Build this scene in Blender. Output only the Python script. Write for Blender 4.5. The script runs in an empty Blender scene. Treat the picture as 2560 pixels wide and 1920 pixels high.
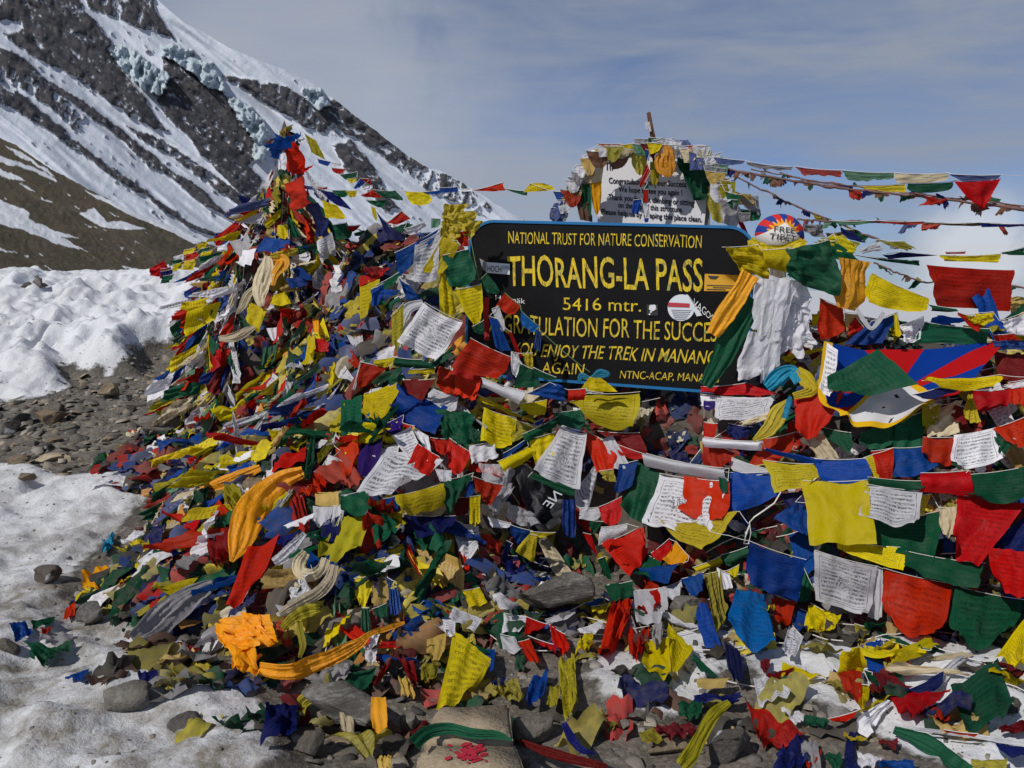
import bpy, bmesh, math, random
import numpy as np
from mathutils import Vector, Matrix

C = bpy.context.scene
COL = C.collection
R = math.radians

# ------------------------------------------------------------------ camera, sky, sun, exposure
CAM_Z, PITCH, FPX = 1.6, math.atan(260 / 2089.0), 2089.0      # focal length in pixels of a 2560 wide picture
cd = bpy.data.cameras.new('camera')
cam = bpy.data.objects.new('camera', cd)
COL.objects.link(cam)
cam.location = (0, 0, CAM_Z)
cam.rotation_euler = (R(90) - PITCH, 0, 0)
cd.sensor_width = 36.0
cd.lens = 36.0 * FPX / 2560.0
cd.clip_start, cd.clip_end = 0.05, 20000
C.camera = cam
C.view_settings.view_transform = 'Standard'
C.view_settings.look = 'None'
C.view_settings.gamma = 1.0
C.view_settings.exposure = -0.22
C.render.resolution_x, C.render.resolution_y = 1024, 768

SUN_DIR = Vector((-0.60, -0.60, 0.80)).normalized()           # towards the sun: high, from the left and behind the camera
sl = bpy.data.lights.new('sun', 'SUN')
sl.energy, sl.angle, sl.color = 4.2, R(0.5), (1.0, 0.955, 0.89)
so = bpy.data.objects.new('sun', sl)
COL.objects.link(so)
so.rotation_euler = SUN_DIR.to_track_quat('Z', 'Y').to_euler()
C.cycles.max_bounces = 6
C.cycles.transparent_max_bounces = 6


def nd(nt, kind, **kw):
    n = nt.nodes.new(kind)
    for k, v in kw.items():
        if k.startswith('i_'):
            key = k[2:]
            n.inputs[int(key) if key.isdigit() else key].default_value = v
        else:
            setattr(n, k, v)
    return n


def mathn(nt, op, a, b=None, c=None):
    n = nt.nodes.new('ShaderNodeMath')
    n.operation = op
    for i, v in enumerate((a, b, c)):
        if v is None:
            continue
        if isinstance(v, (int, float)):
            n.inputs[i].default_value = v
        else:
            nt.links.new(v, n.inputs[i])
    return n.outputs[0]


def mixc(nt, f, a, b, blend='MIX'):
    n = nt.nodes.new('ShaderNodeMix')
    n.data_type = 'RGBA'
    n.blend_type = blend
    for i, v in ((0, f), (6, a), (7, b)):
        if isinstance(v, (int, float)):
            n.inputs[i].default_value = v
        elif isinstance(v, (tuple, list)):
            n.inputs[i].default_value = (*v[:3], 1.0)
        else:
            nt.links.new(v, n.inputs[i])
    return n.outputs[2]


def ramp(nt, f, stops):
    n = nt.nodes.new('ShaderNodeValToRGB')
    e = n.color_ramp.elements
    while len(e) < len(stops):
        e.new(0.5)
    for el, (p, c) in zip(e, stops):
        el.position = p
        el.color = (c, c, c, 1) if isinstance(c, (int, float)) else (*c, 1)
    nt.links.new(f, n.inputs[0])
    return n.outputs[0]


def noise(nt, vec, scale, detail=4.0, rough=0.55, dist=0.0):
    n = nd(nt, 'ShaderNodeTexNoise', i_Scale=scale, i_Detail=detail, i_Roughness=rough, i_Distortion=dist)
    if vec is not None:
        nt.links.new(vec, n.inputs['Vector'])
    return n.outputs['Fac']


def mapping(nt, vec, scale=(1, 1, 1), rot=(0, 0, 0), loc=(0, 0, 0)):
    n = nd(nt, 'ShaderNodeMapping')
    n.inputs['Scale'].default_value = scale
    n.inputs['Rotation'].default_value = rot
    n.inputs['Location'].default_value = loc
    nt.links.new(vec, n.inputs['Vector'])
    return n.outputs[0]


def pix_dir(px, py):
    d = Vector(((px - 1280) / FPX, 1.0, (960 - py) / FPX))
    c, s = math.cos(PITCH), math.sin(PITCH)
    return Vector((d.x, c * d.y + s * d.z, -s * d.y + c * d.z)).normalized()


W = bpy.data.worlds.new('World')
C.world = W
W.use_nodes = True
nt = W.node_tree
nt.nodes.clear()
wo = nd(nt, 'ShaderNodeOutputWorld')
bg = nd(nt, 'ShaderNodeBackground', i_Strength=0.115)
sky = nd(nt, 'ShaderNodeTexSky')
sky.sky_type = 'NISHITA'
sky.sun_disc = False
sky.sun_elevation = math.asin(SUN_DIR.z)
sky.sun_rotation = math.atan2(SUN_DIR.x, SUN_DIR.y)
sky.altitude = 4500
sky.air_density, sky.dust_density, sky.ozone_density = 1.0, 1.2, 1.5
tc = nd(nt, 'ShaderNodeTexCoord')
gv = tc.outputs['Generated']
sep = nd(nt, 'ShaderNodeSeparateXYZ')
nt.links.new(gv, sep.inputs[0])
# high thin cloud: long nearly level streaks, thicker towards the horizon
st = noise(nt, mapping(nt, gv, (1.7, 1.7, 8.0), (0, R(7), 0)), 1.7, 7, 0.58, 0.6)
st2 = noise(nt, mapping(nt, gv, (3.0, 3.0, 26.0), (0, R(4), 0), (3, 1, 2)), 1.5, 4, 0.55, 0.6)
stm = mathn(nt, 'ADD', mathn(nt, 'MULTIPLY', st, 0.7), mathn(nt, 'MULTIPLY', st2, 0.3))
veil = ramp(nt, stm, ((0.36, 0.0), (0.66, 1.0)))
low = ramp(nt, sep.outputs['Z'], ((0.0, 0.70), (0.16, 0.52), (0.45, 0.30), (0.8, 0.1)))
cov = mathn(nt, 'MINIMUM', mathn(nt, 'ADD', mathn(nt, 'MULTIPLY', low, 0.58), mathn(nt, 'MULTIPLY', veil, 0.72)), 0.95)
# soft banks of cloud, each round its own bearing
def bank(px, py, cosw, amt, sc):
    d = pix_dir(px, py)
    dp = nd(nt, 'ShaderNodeVectorMath', operation='DOT_PRODUCT')
    nrm = nd(nt, 'ShaderNodeVectorMath', operation='NORMALIZE')
    nt.links.new(gv, nrm.inputs[0])
    nt.links.new(nrm.outputs[0], dp.inputs[0])
    dp.inputs[1].default_value = d
    rad = ramp(nt, mathn(nt, 'MULTIPLY', mathn(nt, 'SUBTRACT', dp.outputs['Value'], cosw), 1.0 / (1.0 - cosw)), ((0.0, 0.0), (1.0, 1.0)))
    gate = ramp(nt, mathn(nt, 'MULTIPLY', mathn(nt, 'SUBTRACT', dp.outputs['Value'], cosw), 1.0 / (1.0 - cosw)), ((0.0, 0.0), (0.9, 1.0)))
    nz = noise(nt, gv, sc, 7, 0.6, 0.3)
    f = ramp(nt, mathn(nt, 'MULTIPLY', mathn(nt, 'MULTIPLY_ADD', rad, 0.75, mathn(nt, 'MULTIPLY_ADD', nz, 1.5, -0.75)), amt),
             ((0.08, 0.0), (0.75, 1.0)))
    return mathn(nt, 'MULTIPLY', f, mathn(nt, 'POWER', gate, 2.2))
b1 = bank(720, 200, math.cos(R(17)), 1.5, 8.0)
b2 = bank(2440, 640, math.cos(R(5.5)), 1.35, 16.0)
b3 = bank(1250, 470, math.cos(R(14)), 1.3, 9.0)
blue = mixc(nt, 1.0, sky.outputs[0], (0.50, 0.66, 0.88), 'MULTIPLY')
c1 = mixc(nt, cov, blue, (2.85, 3.25, 4.0))
c2 = mixc(nt, mathn(nt, 'MULTIPLY', mathn(nt, 'MINIMUM', mathn(nt, 'ADD', mathn(nt, 'MULTIPLY', b1, 0.9), mathn(nt, 'MULTIPLY', b3, 0.4)), 1.0), 0.72), c1, (4.3, 4.65, 5.3))
c3 = mixc(nt, mathn(nt, 'MULTIPLY', b2, 0.7), c2, (7.2, 7.4, 7.8))
nt.links.new(c3, bg.inputs[0])
nt.links.new(bg.outputs[0], wo.inputs[0])

# ------------------------------------------------------------------ numeric helpers
_T = np.random.RandomState(5).rand(65536)


def vn(x, y, s=0):
    xi, yi = np.floor(x).astype(np.int64), np.floor(y).astype(np.int64)
    fx, fy = x - xi, y - yi
    fx, fy = fx * fx * (3 - 2 * fx), fy * fy * (3 - 2 * fy)
    h = lambda a, b: _T[((a * 73856093) ^ (b * 19349663) ^ (s * 83492791 + 12345)) & 65535]
    return (h(xi, yi) * (1 - fx) + h(xi + 1, yi) * fx) * (1 - fy) + (h(xi, yi + 1) * (1 - fx) + h(xi + 1, yi + 1) * fx) * fy


def fbm(x, y, o=4, s=0, g=0.5):
    a, t, n, f = 1.0, 0.0, 0.0, 1.0
    for i in range(o):
        t = t + a * vn(x * f + i * 17.3, y * f - i * 9.1, s + i)
        n += a
        a *= g
        f *= 2.03
    return t / n * 2 - 1


def sstep(a, b, x):
    t = np.clip((x - a) / (b - a), 0, 1)
    return t * t * (3 - 2 * t)


def inpoly(px, py, poly):
    r = np.zeros(np.shape(px), bool)
    n = len(poly)
    for i in range(n):
        x1, y1 = poly[i]
        x2, y2 = poly[(i + 1) % n]
        if y1 == y2:
            continue
        c = ((y1 > py) != (y2 > py)) & (px < (x2 - x1) * (py - y1) / (y2 - y1) + x1)
        r ^= c
    return r


def pix2ray(px, py):
    px, py = np.asarray(px, float), np.asarray(py, float)
    dx, dz = (px - 1280) / FPX, (960 - py) / FPX
    c, s = math.cos(PITCH), math.sin(PITCH)
    Y, Z = c + s * dz, -s + c * dz
    return dx / Y, Z / Y                        # per metre of depth (world y)


def at(px, py, Y):
    a, b = pix2ray(px, py)
    Y = np.asarray(Y, float)
    return np.stack([a * Y, Y + 0 * a, CAM_Z + b * Y], -1)


def to_pix(P):
    x, y, z = P[..., 0], P[..., 1], P[..., 2] - CAM_Z
    c, s = math.cos(PITCH), math.sin(PITCH)
    f, u = c * y - s * z, s * y + c * z
    return 1280 + FPX * x / f, 960 - FPX * u / f


# windows of the photograph the measurements were taken in: origin and pixels per unit
WIN = dict(A=(0, 0, 900 / 2133), B=(0, 600, 700 / 1787), C=(0, 1200, 700 / 1613), D=(450, 280, 700 / 1613), E=(1100, 260, 800 / 1794),
           F=(1760, 360, 800 / 2074), G=(850, 850, 800 / 2042), H=(1760, 850, 800 / 2042), I=(400, 950, 700 / 1787),
           J=(600, 1400, 700 / 2212), K=(1250, 1250, 700 / 1733), L=(1860, 1350, 700 / 2037), P=(0, 0, 1.0))


def wp(win, x, y):
    ox, oy, s = WIN[win]
    return ox + x * s, oy + y * s


# ------------------------------------------------------------------ object helpers
def link(name, me, mat=None, parent=None):
    o = bpy.data.objects.new(name, me)
    COL.objects.link(o)
    if mat is not None and me is not None:
        me.materials.append(mat)
    if parent is not None:
        o.parent = parent
        o.matrix_parent_inverse = Matrix.Translation(-parent.location)
    return o


def mk(name, V, F, mat, parent=None, uv=None, smooth=True, attr=None, colors=None):
    V = np.ascontiguousarray(V, dtype=np.float32).reshape(-1, 3)
    F = np.ascontiguousarray(F, dtype=np.int32)
    k = F.shape[1]
    me = bpy.data.meshes.new(name)
    me.vertices.add(len(V))
    me.vertices.foreach_set('co', V.ravel())
    me.loops.add(F.size)
    me.loops.foreach_set('vertex_index', F.ravel())
    me.polygons.add(len(F))
    me.polygons.foreach_set('loop_start', np.arange(0, F.size, k, dtype=np.int32))
    if smooth:
        me.polygons.foreach_set('use_smooth', np.ones(len(F), bool))
    if uv is not None:
        l = me.uv_layers.new(name='UVMap')
        l.data.foreach_set('uv', np.asarray(uv, np.float32).reshape(-1, 2)[F.ravel()].ravel())
    for an, av in (attr or {}).items():
        a = me.attributes.new(an, 'FLOAT', 'POINT')
        a.data.foreach_set('value', np.asarray(av, np.float32).ravel())
    if colors is not None:
        a = me.attributes.new('tint', 'FLOAT_COLOR', 'POINT')
        c = np.ones((len(V), 4), np.float32)
        c[:, :3] = colors
        a.data.foreach_set('color', c.ravel())
    me.update(calc_edges=True)
    return link(name, me, mat, parent)


def quads(n, m):
    i, j = np.meshgrid(np.arange(n - 1), np.arange(m - 1), indexing='ij')
    a = (i * m + j).ravel()
    return np.stack([a, a + 1, a + m + 1, a + m], -1)


def tag(o, label, cat, group=None, kind=None):
    o['label'] = label
    o['category'] = cat
    if group:
        o['group'] = group
    if kind:
        o['kind'] = kind
    return o


def thing(name, label, cat, loc, group=None):
    o = bpy.data.objects.new(name, None)
    o.empty_display_size = 0.05
    COL.objects.link(o)
    o.location = loc
    return tag(o, label, cat, group)


def structure(o):
    o['kind'] = 'structure'
    return o


def tube(path, r, sides=5):
    P = np.asarray(path, float)
    n = len(P)
    t = np.gradient(P, axis=0)
    t /= np.linalg.norm(t, axis=1, keepdims=True) + 1e-9
    a = np.cross(t, np.array([0.13, 0.21, 0.97]))
    a /= np.linalg.norm(a, axis=1, keepdims=True) + 1e-9
    b = np.cross(t, a)
    th = np.linspace(0, 2 * np.pi, sides, endpoint=False)
    r = np.broadcast_to(np.asarray(r, float), (n,))
    V = P[:, None] + r[:, None, None] * (np.cos(th)[None, :, None] * a[:, None] + np.sin(th)[None, :, None] * b[:, None])
    F = []
    for i in range(n - 1):
        for j in range(sides):
            k = (j + 1) % sides
            F.append((i * sides + j, i * sides + k, (i + 1) * sides + k, (i + 1) * sides + j))
    return V.reshape(-1, 3), np.array(F)
# ------------------------------------------------------------------ the lie of the land
GX = np.arange(-9.0, 6.01, 0.025)
GY = np.arange(2.0, 14.01, 0.025)
XX, YY = np.meshgrid(GX, GY, indexing='ij')

_py = [0, 3, 4.5, 5.5, 6.5, 7.5, 8.1, 9.5, 11, 12, 13.5, 20]
_pz = [-.02, 0, .03, .14, .3, .5, .60, .86, 1.30, 1.60, 1.66, 1.2]


def base_z(x, y):
    z = np.interp(y, _py, _pz)
    r = sstep(-.6, 1.6, x)                                          # the ground falls away behind the right half of the mound
    return z * (1 - r) + np.minimum(z, .30) * r + 0.05 * fbm(x * 0.7, y * 0.7, 3, 3)


BZ = base_z(XX, YY)
# snow cover, drawn as it lies in the photograph and carried to the ground
SNOW_POLYS = [
    [(-200, 640), (300, 690), (450, 690), (520, 640), (600, 600), (760, 640), (760, 900), (590, 830), (450, 868), (330, 905), (318, 940), (250, 955),
     (140, 935), (168, 980), (150, 1000), (60, 1010), (-200, 1005)],
    [(-200, 1160), (60, 1172), (130, 1192), (260, 1190), (330, 1160), (420, 1140), (480, 1120), (530, 1110), (560, 1180), (430, 1240), (350, 1260),
     (300, 1330), (200, 1420), (150, 1500), (150, 1560), (250, 1560), (330, 1530), (420, 1500), (520, 1490), (560, 1560), (470, 1640), (420, 1700),
     (560, 1730), (700, 1760), (700, 1990), (-400, 1990)],
    [(1440, 1660), (1560, 1640), (1720, 1640), (1800, 1760), (1680, 1790), (1600, 1800), (1560, 1760), (1470, 1760)],
    [(1880, 1640), (2020, 1600), (2350, 1610), (2560, 1600), (2700, 1700), (2700, 1990), (2400, 1990), (2230, 1850), (2140, 1800), (1930, 1770)],
    [(1000, 1380), (1130, 1440), (1330, 1420), (1360, 1560), (1120, 1580), (1010, 1590)],
    [(1700, 1580), (1820, 1560), (1840, 1640), (1720, 1650)],
]
ppx, ppy = to_pix(np.stack([XX, YY, BZ], -1))
wx = 26 * fbm(XX * 2.2, YY * 2.2, 4, 11) + 10 * fbm(XX * 9, YY * 9, 3, 12)
wy = 18 * fbm(XX * 2.2 + 40, YY * 2.2, 4, 13) + 8 * fbm(XX * 9, YY * 9, 3, 14)
SN = np.zeros_like(XX)
for i, pl in enumerate(SNOW_POLYS):
    SN = np.maximum(SN, inpoly(ppx + wx, ppy + wy, pl).astype(float))
SN[(YY > 9.2) & (XX < 1)] = 1


def blur(a, n):
    k = np.ones(2 * n + 1) / (2 * n + 1)
    for ax in (0, 1):
        a = np.apply_along_axis(lambda v: np.convolve(np.pad(v, n, mode='edge'), k, 'valid'), ax, a)
    return a


SNB = blur(SN, 6)
BANK = sstep(7.6, 8.4, YY) * (1 - sstep(11.0, 12.4, YY))
SNH = blur(SN, 5)
lump = fbm(XX * 1.1, YY * 1.1, 4, 21)
fine = fbm(XX * 4.0, YY * 4.0, 4, 22)
mid = fbm(XX * 2.3 + 5, YY * 2.3, 3, 27)
gran = fbm(XX * 8.0, YY * 8.0, 3, 28)
tiny = fbm(XX * 13.0, YY * 13.0, 3, 25)
pits = sstep(0.30, 0.62, fbm(XX * 1.6 + 9, YY * 1.4, 3, 23))
BZ = BZ + SNH * (0.05 + 0.05 * mid + 0.050 * fine + 0.026 * gran + 0.016 * tiny + BANK * (0.22 + 0.18 * lump + 0.10 * mid + 0.10 * fine - 0.30 * pits)) \
    + (1 - SNB) * (0.02 * fbm(XX * 6, YY * 6, 4, 24) + 0.012 * tiny)
# footprints trodden across the near snow
frs = np.random.RandomState(4)
for i in range(150):
    fxp, fyp = frs.uniform(-8, -1.6), frs.uniform(2.4, 10.5)
    a = frs.uniform(0, 3.14)
    dx, dy = XX - fxp, YY - fyp
    u, v = (dx * math.cos(a) + dy * math.sin(a)) / 0.15, (-dx * math.sin(a) + dy * math.cos(a)) / 0.075
    q = u * u + v * v
    BZ = BZ - SNH * frs.uniform(.02, .06) * np.exp(-q ** 1.5) + SNH * 0.014 * np.exp(-(np.sqrt(q) - 1.45) ** 2 * 6)

# the heap of flags: a bell-shaped cairn at the left, a long bank with a steep front at the right
CX, CY = -1.85, 7.0
_cr = [0, .05, .08, .16, .27, .40, .54, .65, .74, .81, .9, 1.1, 1.5, 2.2]
_cz = [2.90, 2.78, 2.45, 2.22, 2.02, 1.82, 1.62, 1.36, 1.0, .75, .58, .44, .28, -.5]
HP = [(-1.3, 5.95, 1.5), (-1.0, 6.3, 1.95), (-.6, 5.9, 1.86), (-.75, 5.55, 1.58), (-.25, 5.5, 1.62), (-.25, 5.15, 1.34), (.3, 5.0, 1.08), (.8, 4.9, 1.04), (1.25, 4.78, 1.12), (1.7, 4.75, 1.30), (2.2, 4.7, 1.27),
      (2.8, 4.65, 1.25), (3.6, 4.7, 1.25), (4.6, 4.8, 1.2),
      (-1.2, 6.9, 1.1), (-.3, 6.4, .9), (.8, 5.9, .6), (1.9, 5.9, .9), (3.2, 5.8, .9), (4.8, 5.9, .8),
      (0, 7.2, .4), (2, 7.2, .4), (4, 7.2, .4),
      (-2.12, 6.0, .15), (-2.2, 5.2, .12), (-2.13, 4.5, .0), (-2.15, 3.85, -.03), (-1.9, 3.75, .07), (-1.4, 3.62, .14), (-.9, 3.45, .12), (-.3, 3.62, .14),
      (.3, 3.85, .08), (.9, 3.9, .1), (1.5, 3.75, .10), (2.1, 3.55, .12), (2.9, 3.4, .14), (4.2, 3.4, .14),
      (-1.9, 5.4, .48), (-1.85, 4.7, .36), (-1.7, 4.2, .28), (-1.3, 5.1, .72), (-1.2, 4.5, .60), (-1.1, 4.0, .38), (-.75, 4.95, .88), (-.6, 4.5, .68),
      (-.5, 4.1, .42), (-.15, 4.75, .92), (.0, 4.62, .66), (.1, 4.42, .22),
      (.35, 4.72, .62), (.4, 4.5, .2), (.7, 4.68, .66), (.75, 4.45, .2), (1.05, 4.55, .78), (1.05, 4.2, .34), (1.45, 4.5, .95), (1.5, 4.15, .42), (1.9, 4.35, 1.05),
      (2.0, 3.95, .40), (2.6, 4.3, 1.02), (2.6, 3.9, .45), (3.4, 4.3, 1.0), (3.6, 3.9, .45), (4.6, 4.4, 1.0), (4.8, 3.8, .3),
      (-2.7, 6.2, -.1), (-2.7, 5, -.25), (-2.75, 4, -.3), (-2.4, 3.4, -.25), (-1.6, 3.2, -.25), (-.8, 3.0, -.25), (.2, 3.2, -.3), (1.2, 3.3, -.25), (2.2, 3.0, -.25), (3.4, 2.8, -.2), (5.4, 3, -.2)]
HP = np.array(HP)


def tps(P, Q, lam=0.002):
    d = np.linalg.norm(P[:, None, :2] - P[None, :, :2], axis=-1)
    K = np.where(d > 0, d * d * np.log(d + 1e-12), 0) + lam * np.eye(len(P))
    A = np.hstack([np.ones((len(P), 1)), P[:, :2]])
    M = np.block([[K, A], [A.T, np.zeros((3, 3))]])
    w = np.linalg.solve(M, np.concatenate([P[:, 2], np.zeros(3)]))
    out = np.zeros(len(Q))
    for s in range(0, len(Q), 20000):
        q = Q[s:s + 20000]
        d = np.linalg.norm(q[:, None] - P[None, :, :2], axis=-1)
        out[s:s + 20000] = (d * d * np.log(d + 1e-12)) @ w[:-3] + w[-3] + q @ w[-2:]
    return out


sub = (slice(None, None, 4), slice(None, None, 4))
hs = tps(HP, np.stack([XX[sub].ravel(), YY[sub].ravel()], -1)).reshape(XX[sub].shape)
_ix, _iy = np.clip((GX - GX[0]) / 0.1, 0, hs.shape[0] - 1.001), np.clip((GY - GY[0]) / 0.1, 0, hs.shape[1] - 1.001)


def bil(Z, fx, fy):
    ix, iy = np.floor(fx).astype(int), np.floor(fy).astype(int)
    ax, ay = fx - ix, fy - iy
    return (Z[ix, iy] * (1 - ax) + Z[ix + 1, iy] * ax) * (1 - ay) + (Z[ix, iy + 1] * (1 - ax) + Z[ix + 1, iy + 1] * ax) * ay


fxg, fyg = np.meshgrid(_ix, _iy, indexing='ij')
HZ = bil(hs, fxg, fyg)
HZ = np.minimum(HZ, 2.0)
HZ = np.where((YY > 7.6) | (XX < -2.9) | (YY < 2.9), -1.0, HZ)
rho = np.hypot(XX - CX, YY - CY) * (1 + 0.06 * fbm(XX * 2, YY * 2, 2, 31))
CZ = np.interp(rho, _cr, _cz)
k = 0.12
h = np.clip(0.5 + 0.5 * (HZ - CZ) / k, 0, 1)
MZ = CZ * (1 - h) + HZ * h + k * h * (1 - h)
MZ = MZ + 0.035 * fbm(XX * 3.2, YY * 3.2, 3, 33)
SZ = np.maximum(MZ, BZ)
HEAP = (MZ > BZ - 0.015)


def samp(Z, x, y):
    fx = np.clip((np.asarray(x, float) - GX[0]) / 0.025, 0, len(GX) - 1.001)
    fy = np.clip((np.asarray(y, float) - GY[0]) / 0.025, 0, len(GY) - 1.001)
    return bil(Z, fx, fy)


SSM = blur(SZ, 2)
GRX, GRY = np.gradient(SSM, 0.025)


def surf_n(x, y):
    n = np.stack([-samp(GRX, x, y), -samp(GRY, x, y), np.ones(np.shape(x))], -1)
    return n / np.linalg.norm(n, axis=-1, keepdims=True)


def hit_depth(px, py, miss=4.8):
    a, b = pix2ray(px, py)
    sh = a.shape
    a, b = a.ravel(), b.ravel()
    ys = np.arange(2.3, 13.5, 0.02)
    out = np.full(a.shape, float(miss))
    for s in range(0, len(a), 4000):
        A, B = a[s:s + 4000, None], b[s:s + 4000, None]
        x, z = A * ys, CAM_Z + B * ys
        below = z < samp(SZ, x, np.broadcast_to(ys, x.shape))
        has = below.any(1)
        first = below.argmax(1)
        out[s:s + 4000] = np.where(has, ys[first], miss)
    return out.reshape(sh)


# ------------------------------------------------------------------ materials of the land
def new_mat(name):
    m = bpy.data.materials.new(name)
    m.use_nodes = True
    t = m.node_tree
    t.nodes.clear()
    out = nd(t, 'ShaderNodeOutputMaterial')
    return m, t, out


def bump(t, h, strength, dist=0.02, normal=None):
    b = nd(t, 'ShaderNodeBump', i_Strength=strength, i_Distance=dist)
    t.links.new(h, b.inputs['Height'])
    if normal is not None:
        t.links.new(normal, b.inputs['Normal'])
    return b.outputs[0]


def principled(t, out, col, rough=0.8, normal=None, spec=0.3):
    p = nd(t, 'ShaderNodeBsdfPrincipled', i_Roughness=rough)
    p.inputs['Specular IOR Level'].default_value = spec
    if isinstance(col, (tuple, list)):
        p.inputs['Base Color'].default_value = (*col[:3], 1)
    else:
        t.links.new(col, p.inputs['Base Color'])
    if normal is not None:
        t.links.new(normal, p.inputs['Normal'])
    t.links.new(p.outputs[0], out.inputs[0])
    return p


def attr(t, name):
    n = nd(t, 'ShaderNodeAttribute')
    n.attribute_name = name
    return n


m_ground, t, out = new_mat('snow_and_gravel')
ob = nd(t, 'ShaderNodeNewGeometry').outputs['Position']
g1, g2, g3 = noise(t, ob, 9, 6, 0.65), noise(t, ob, 55, 4, 0.7), noise(t, ob, 1.7, 4)
vo = nd(t, 'ShaderNodeTexVoronoi', i_Scale=38.0)
t.links.new(ob, vo.inputs['Vector'])
gcol = ramp(t, mathn(t, 'MULTIPLY_ADD', g2, 0.5, mathn(t, 'MULTIPLY', g1, 0.5)),
            ((0.30, (.055, .050, .044)), (0.5, (.140, .125, .105)), (0.62, (.23, .205, .175)), (0.75, (.34, .31, .27))))
gcol = mixc(t, 0.5, gcol, ramp(t, vo.outputs['Distance'], ((0.0, .75), (.6, .25))), 'SOFT_LIGHT')
sn = attr(t, 'snow').outputs['Fac']
dirt = attr(t, 'dirt').outputs['Fac']
dn = mathn(t, 'MULTIPLY', dirt, ramp(t, mathn(t, 'MULTIPLY_ADD', g1, 0.6, mathn(t, 'MULTIPLY', g3, 0.4)), ((0.40, 0.12), (0.58, 1.0))))
scol = mixc(t, dn, (.62, .635, .665), (.18, .16, .13))
speck = ramp(t, g2, ((0.62, 0.0), (0.72, 1.0)))
scol = mixc(t, mathn(t, 'MULTIPLY', speck, mathn(t, 'MULTIPLY_ADD', dirt, 0.75, 0.10)), scol, (.10, .09, .08))
g4 = noise(t, ob, 4.0, 5, 0.7)
snq = mathn(t, 'ADD', mathn(t, 'MULTIPLY', sn, 0.62), mathn(t, 'MULTIPLY_ADD', g4, 0.55, mathn(t, 'MULTIPLY', g1, 0.35)))
edge = ramp(t, snq, ((0.70, 0.0), (0.80, 1.0)))
col = mixc(t, edge, gcol, scol)
wet = ramp(t, snq, ((0.60, 0.0), (0.70, 0.5), (0.80, 0.0)))
col = mixc(t, wet, col, (.018, .016, .014))
hh = mathn(t, 'ADD', mathn(t, 'MULTIPLY', g1, 0.75), mathn(t, 'MULTIPLY', g2, 0.25))
principled(t, out, col, 0.75, bump(t, hh, 0.75, 0.035), 0.25)

m_mount, t, out = new_mat('mountain_rock_and_snow')
ob = nd(t, 'ShaderNodeTexCoord').outputs['Object']
rk, ic = attr(t, 'rock').outputs['Fac'], attr(t, 'ice').outputs['Fac']
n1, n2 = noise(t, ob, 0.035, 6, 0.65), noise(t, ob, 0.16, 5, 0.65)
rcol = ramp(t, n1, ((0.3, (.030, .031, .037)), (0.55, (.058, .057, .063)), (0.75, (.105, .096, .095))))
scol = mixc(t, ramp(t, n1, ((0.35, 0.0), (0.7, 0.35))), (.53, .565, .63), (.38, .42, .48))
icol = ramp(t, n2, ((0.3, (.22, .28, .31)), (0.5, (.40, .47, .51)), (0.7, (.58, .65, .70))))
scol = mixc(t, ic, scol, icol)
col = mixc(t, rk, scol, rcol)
principled(t, out, col, 0.85, bump(t, mathn(t, 'ADD', n1, n2), 0.4, 5.0), 0.15)

m_hill, t, out = new_mat('scree_hillside')
ob = nd(t, 'ShaderNodeTexCoord').outputs['Object']
n1, n2, n3 = noise(t, ob, 0.12, 5, 0.6), noise(t, ob, 1.4, 6, 0.75), noise(t, ob, 0.035, 3)
rcol = ramp(t, mathn(t, 'MULTIPLY_ADD', n2, 0.7, mathn(t, 'MULTIPLY', n1, 0.3)), ((0.32, (.032, .027, .020)), (0.5, (.078, .067, .048)), (0.68, (.14, .122, .092))))
rcol = mixc(t, ramp(t, n3, ((0.4, 0.0), (0.65, 0.5))), rcol, (.095, .075, .045))
snf = mathn(t, 'SUBTRACT', 1.0, attr(t, 'rock').outputs['Fac'])
principled(t, out, mixc(t, snf, rcol, (.58, .61, .66)), 0.9, bump(t, n2, 0.9, 0.6), 0.1)


def stone_mat(name, c0, c1, c2, sc=6.0, vein=None, layer=None):
    m, t, out = new_mat(name)
    ob = nd(t, 'ShaderNodeTexCoord').outputs['Object']
    oi = nd(t, 'ShaderNodeObjectInfo').outputs['Random']
    v = mapping(t, ob, layer or (1, 1, 1))
    a, b = noise(t, v, sc, 6, 0.65), noise(t, v, sc * 7, 4, 0.7)
    f = mathn(t, 'MULTIPLY_ADD', b, 0.45, mathn(t, 'MULTIPLY', a, 0.55))
    col = ramp(t, f, ((0.33, c0), (0.5, c1), (0.67, c2)))
    col = mixc(t, mathn(t, 'MULTIPLY', oi, 0.4), col, (.16, .12, .08), 'MIX')
    if vein:
        w = nd(t, 'ShaderNodeTexWave', i_Scale=1.6, i_Distortion=14.0, i_Detail=5.0)
        t.links.new(ob, w.inputs['Vector'])
        col = mixc(t, ramp(t, w.outputs['Fac'], ((0.93, 0.0), (0.99, 0.8))), col, vein)
    principled(t, out, col, 0.85, bump(t, f, 0.8, 0.02), 0.25)
    return m


m_rock = stone_mat('grey_stone', (.05, .048, .046), (.12, .115, .105), (.22, .21, .19))
m_rock_d = stone_mat('dark_stone', (.02, .02, .022), (.05, .05, .052), (.10, .10, .10), 9, (.45, .45, .47))
m_rock_t = stone_mat('tan_stone', (.22, .17, .11), (.36, .29, .20), (.46, .38, .27), 7)
m_rock_b = stone_mat('brown_stone', (.06, .045, .03), (.15, .115, .075), (.26, .21, .15))
m_slate = stone_mat('layered_slate', (.03, .028, .025), (.10, .095, .085), (.30, .29, .27), 5, None, (1, 1, 6))
m_core = stone_mat('heap_core', (.02, .02, .02), (.06, .055, .05), (.11, .10, .09), 5)

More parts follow.
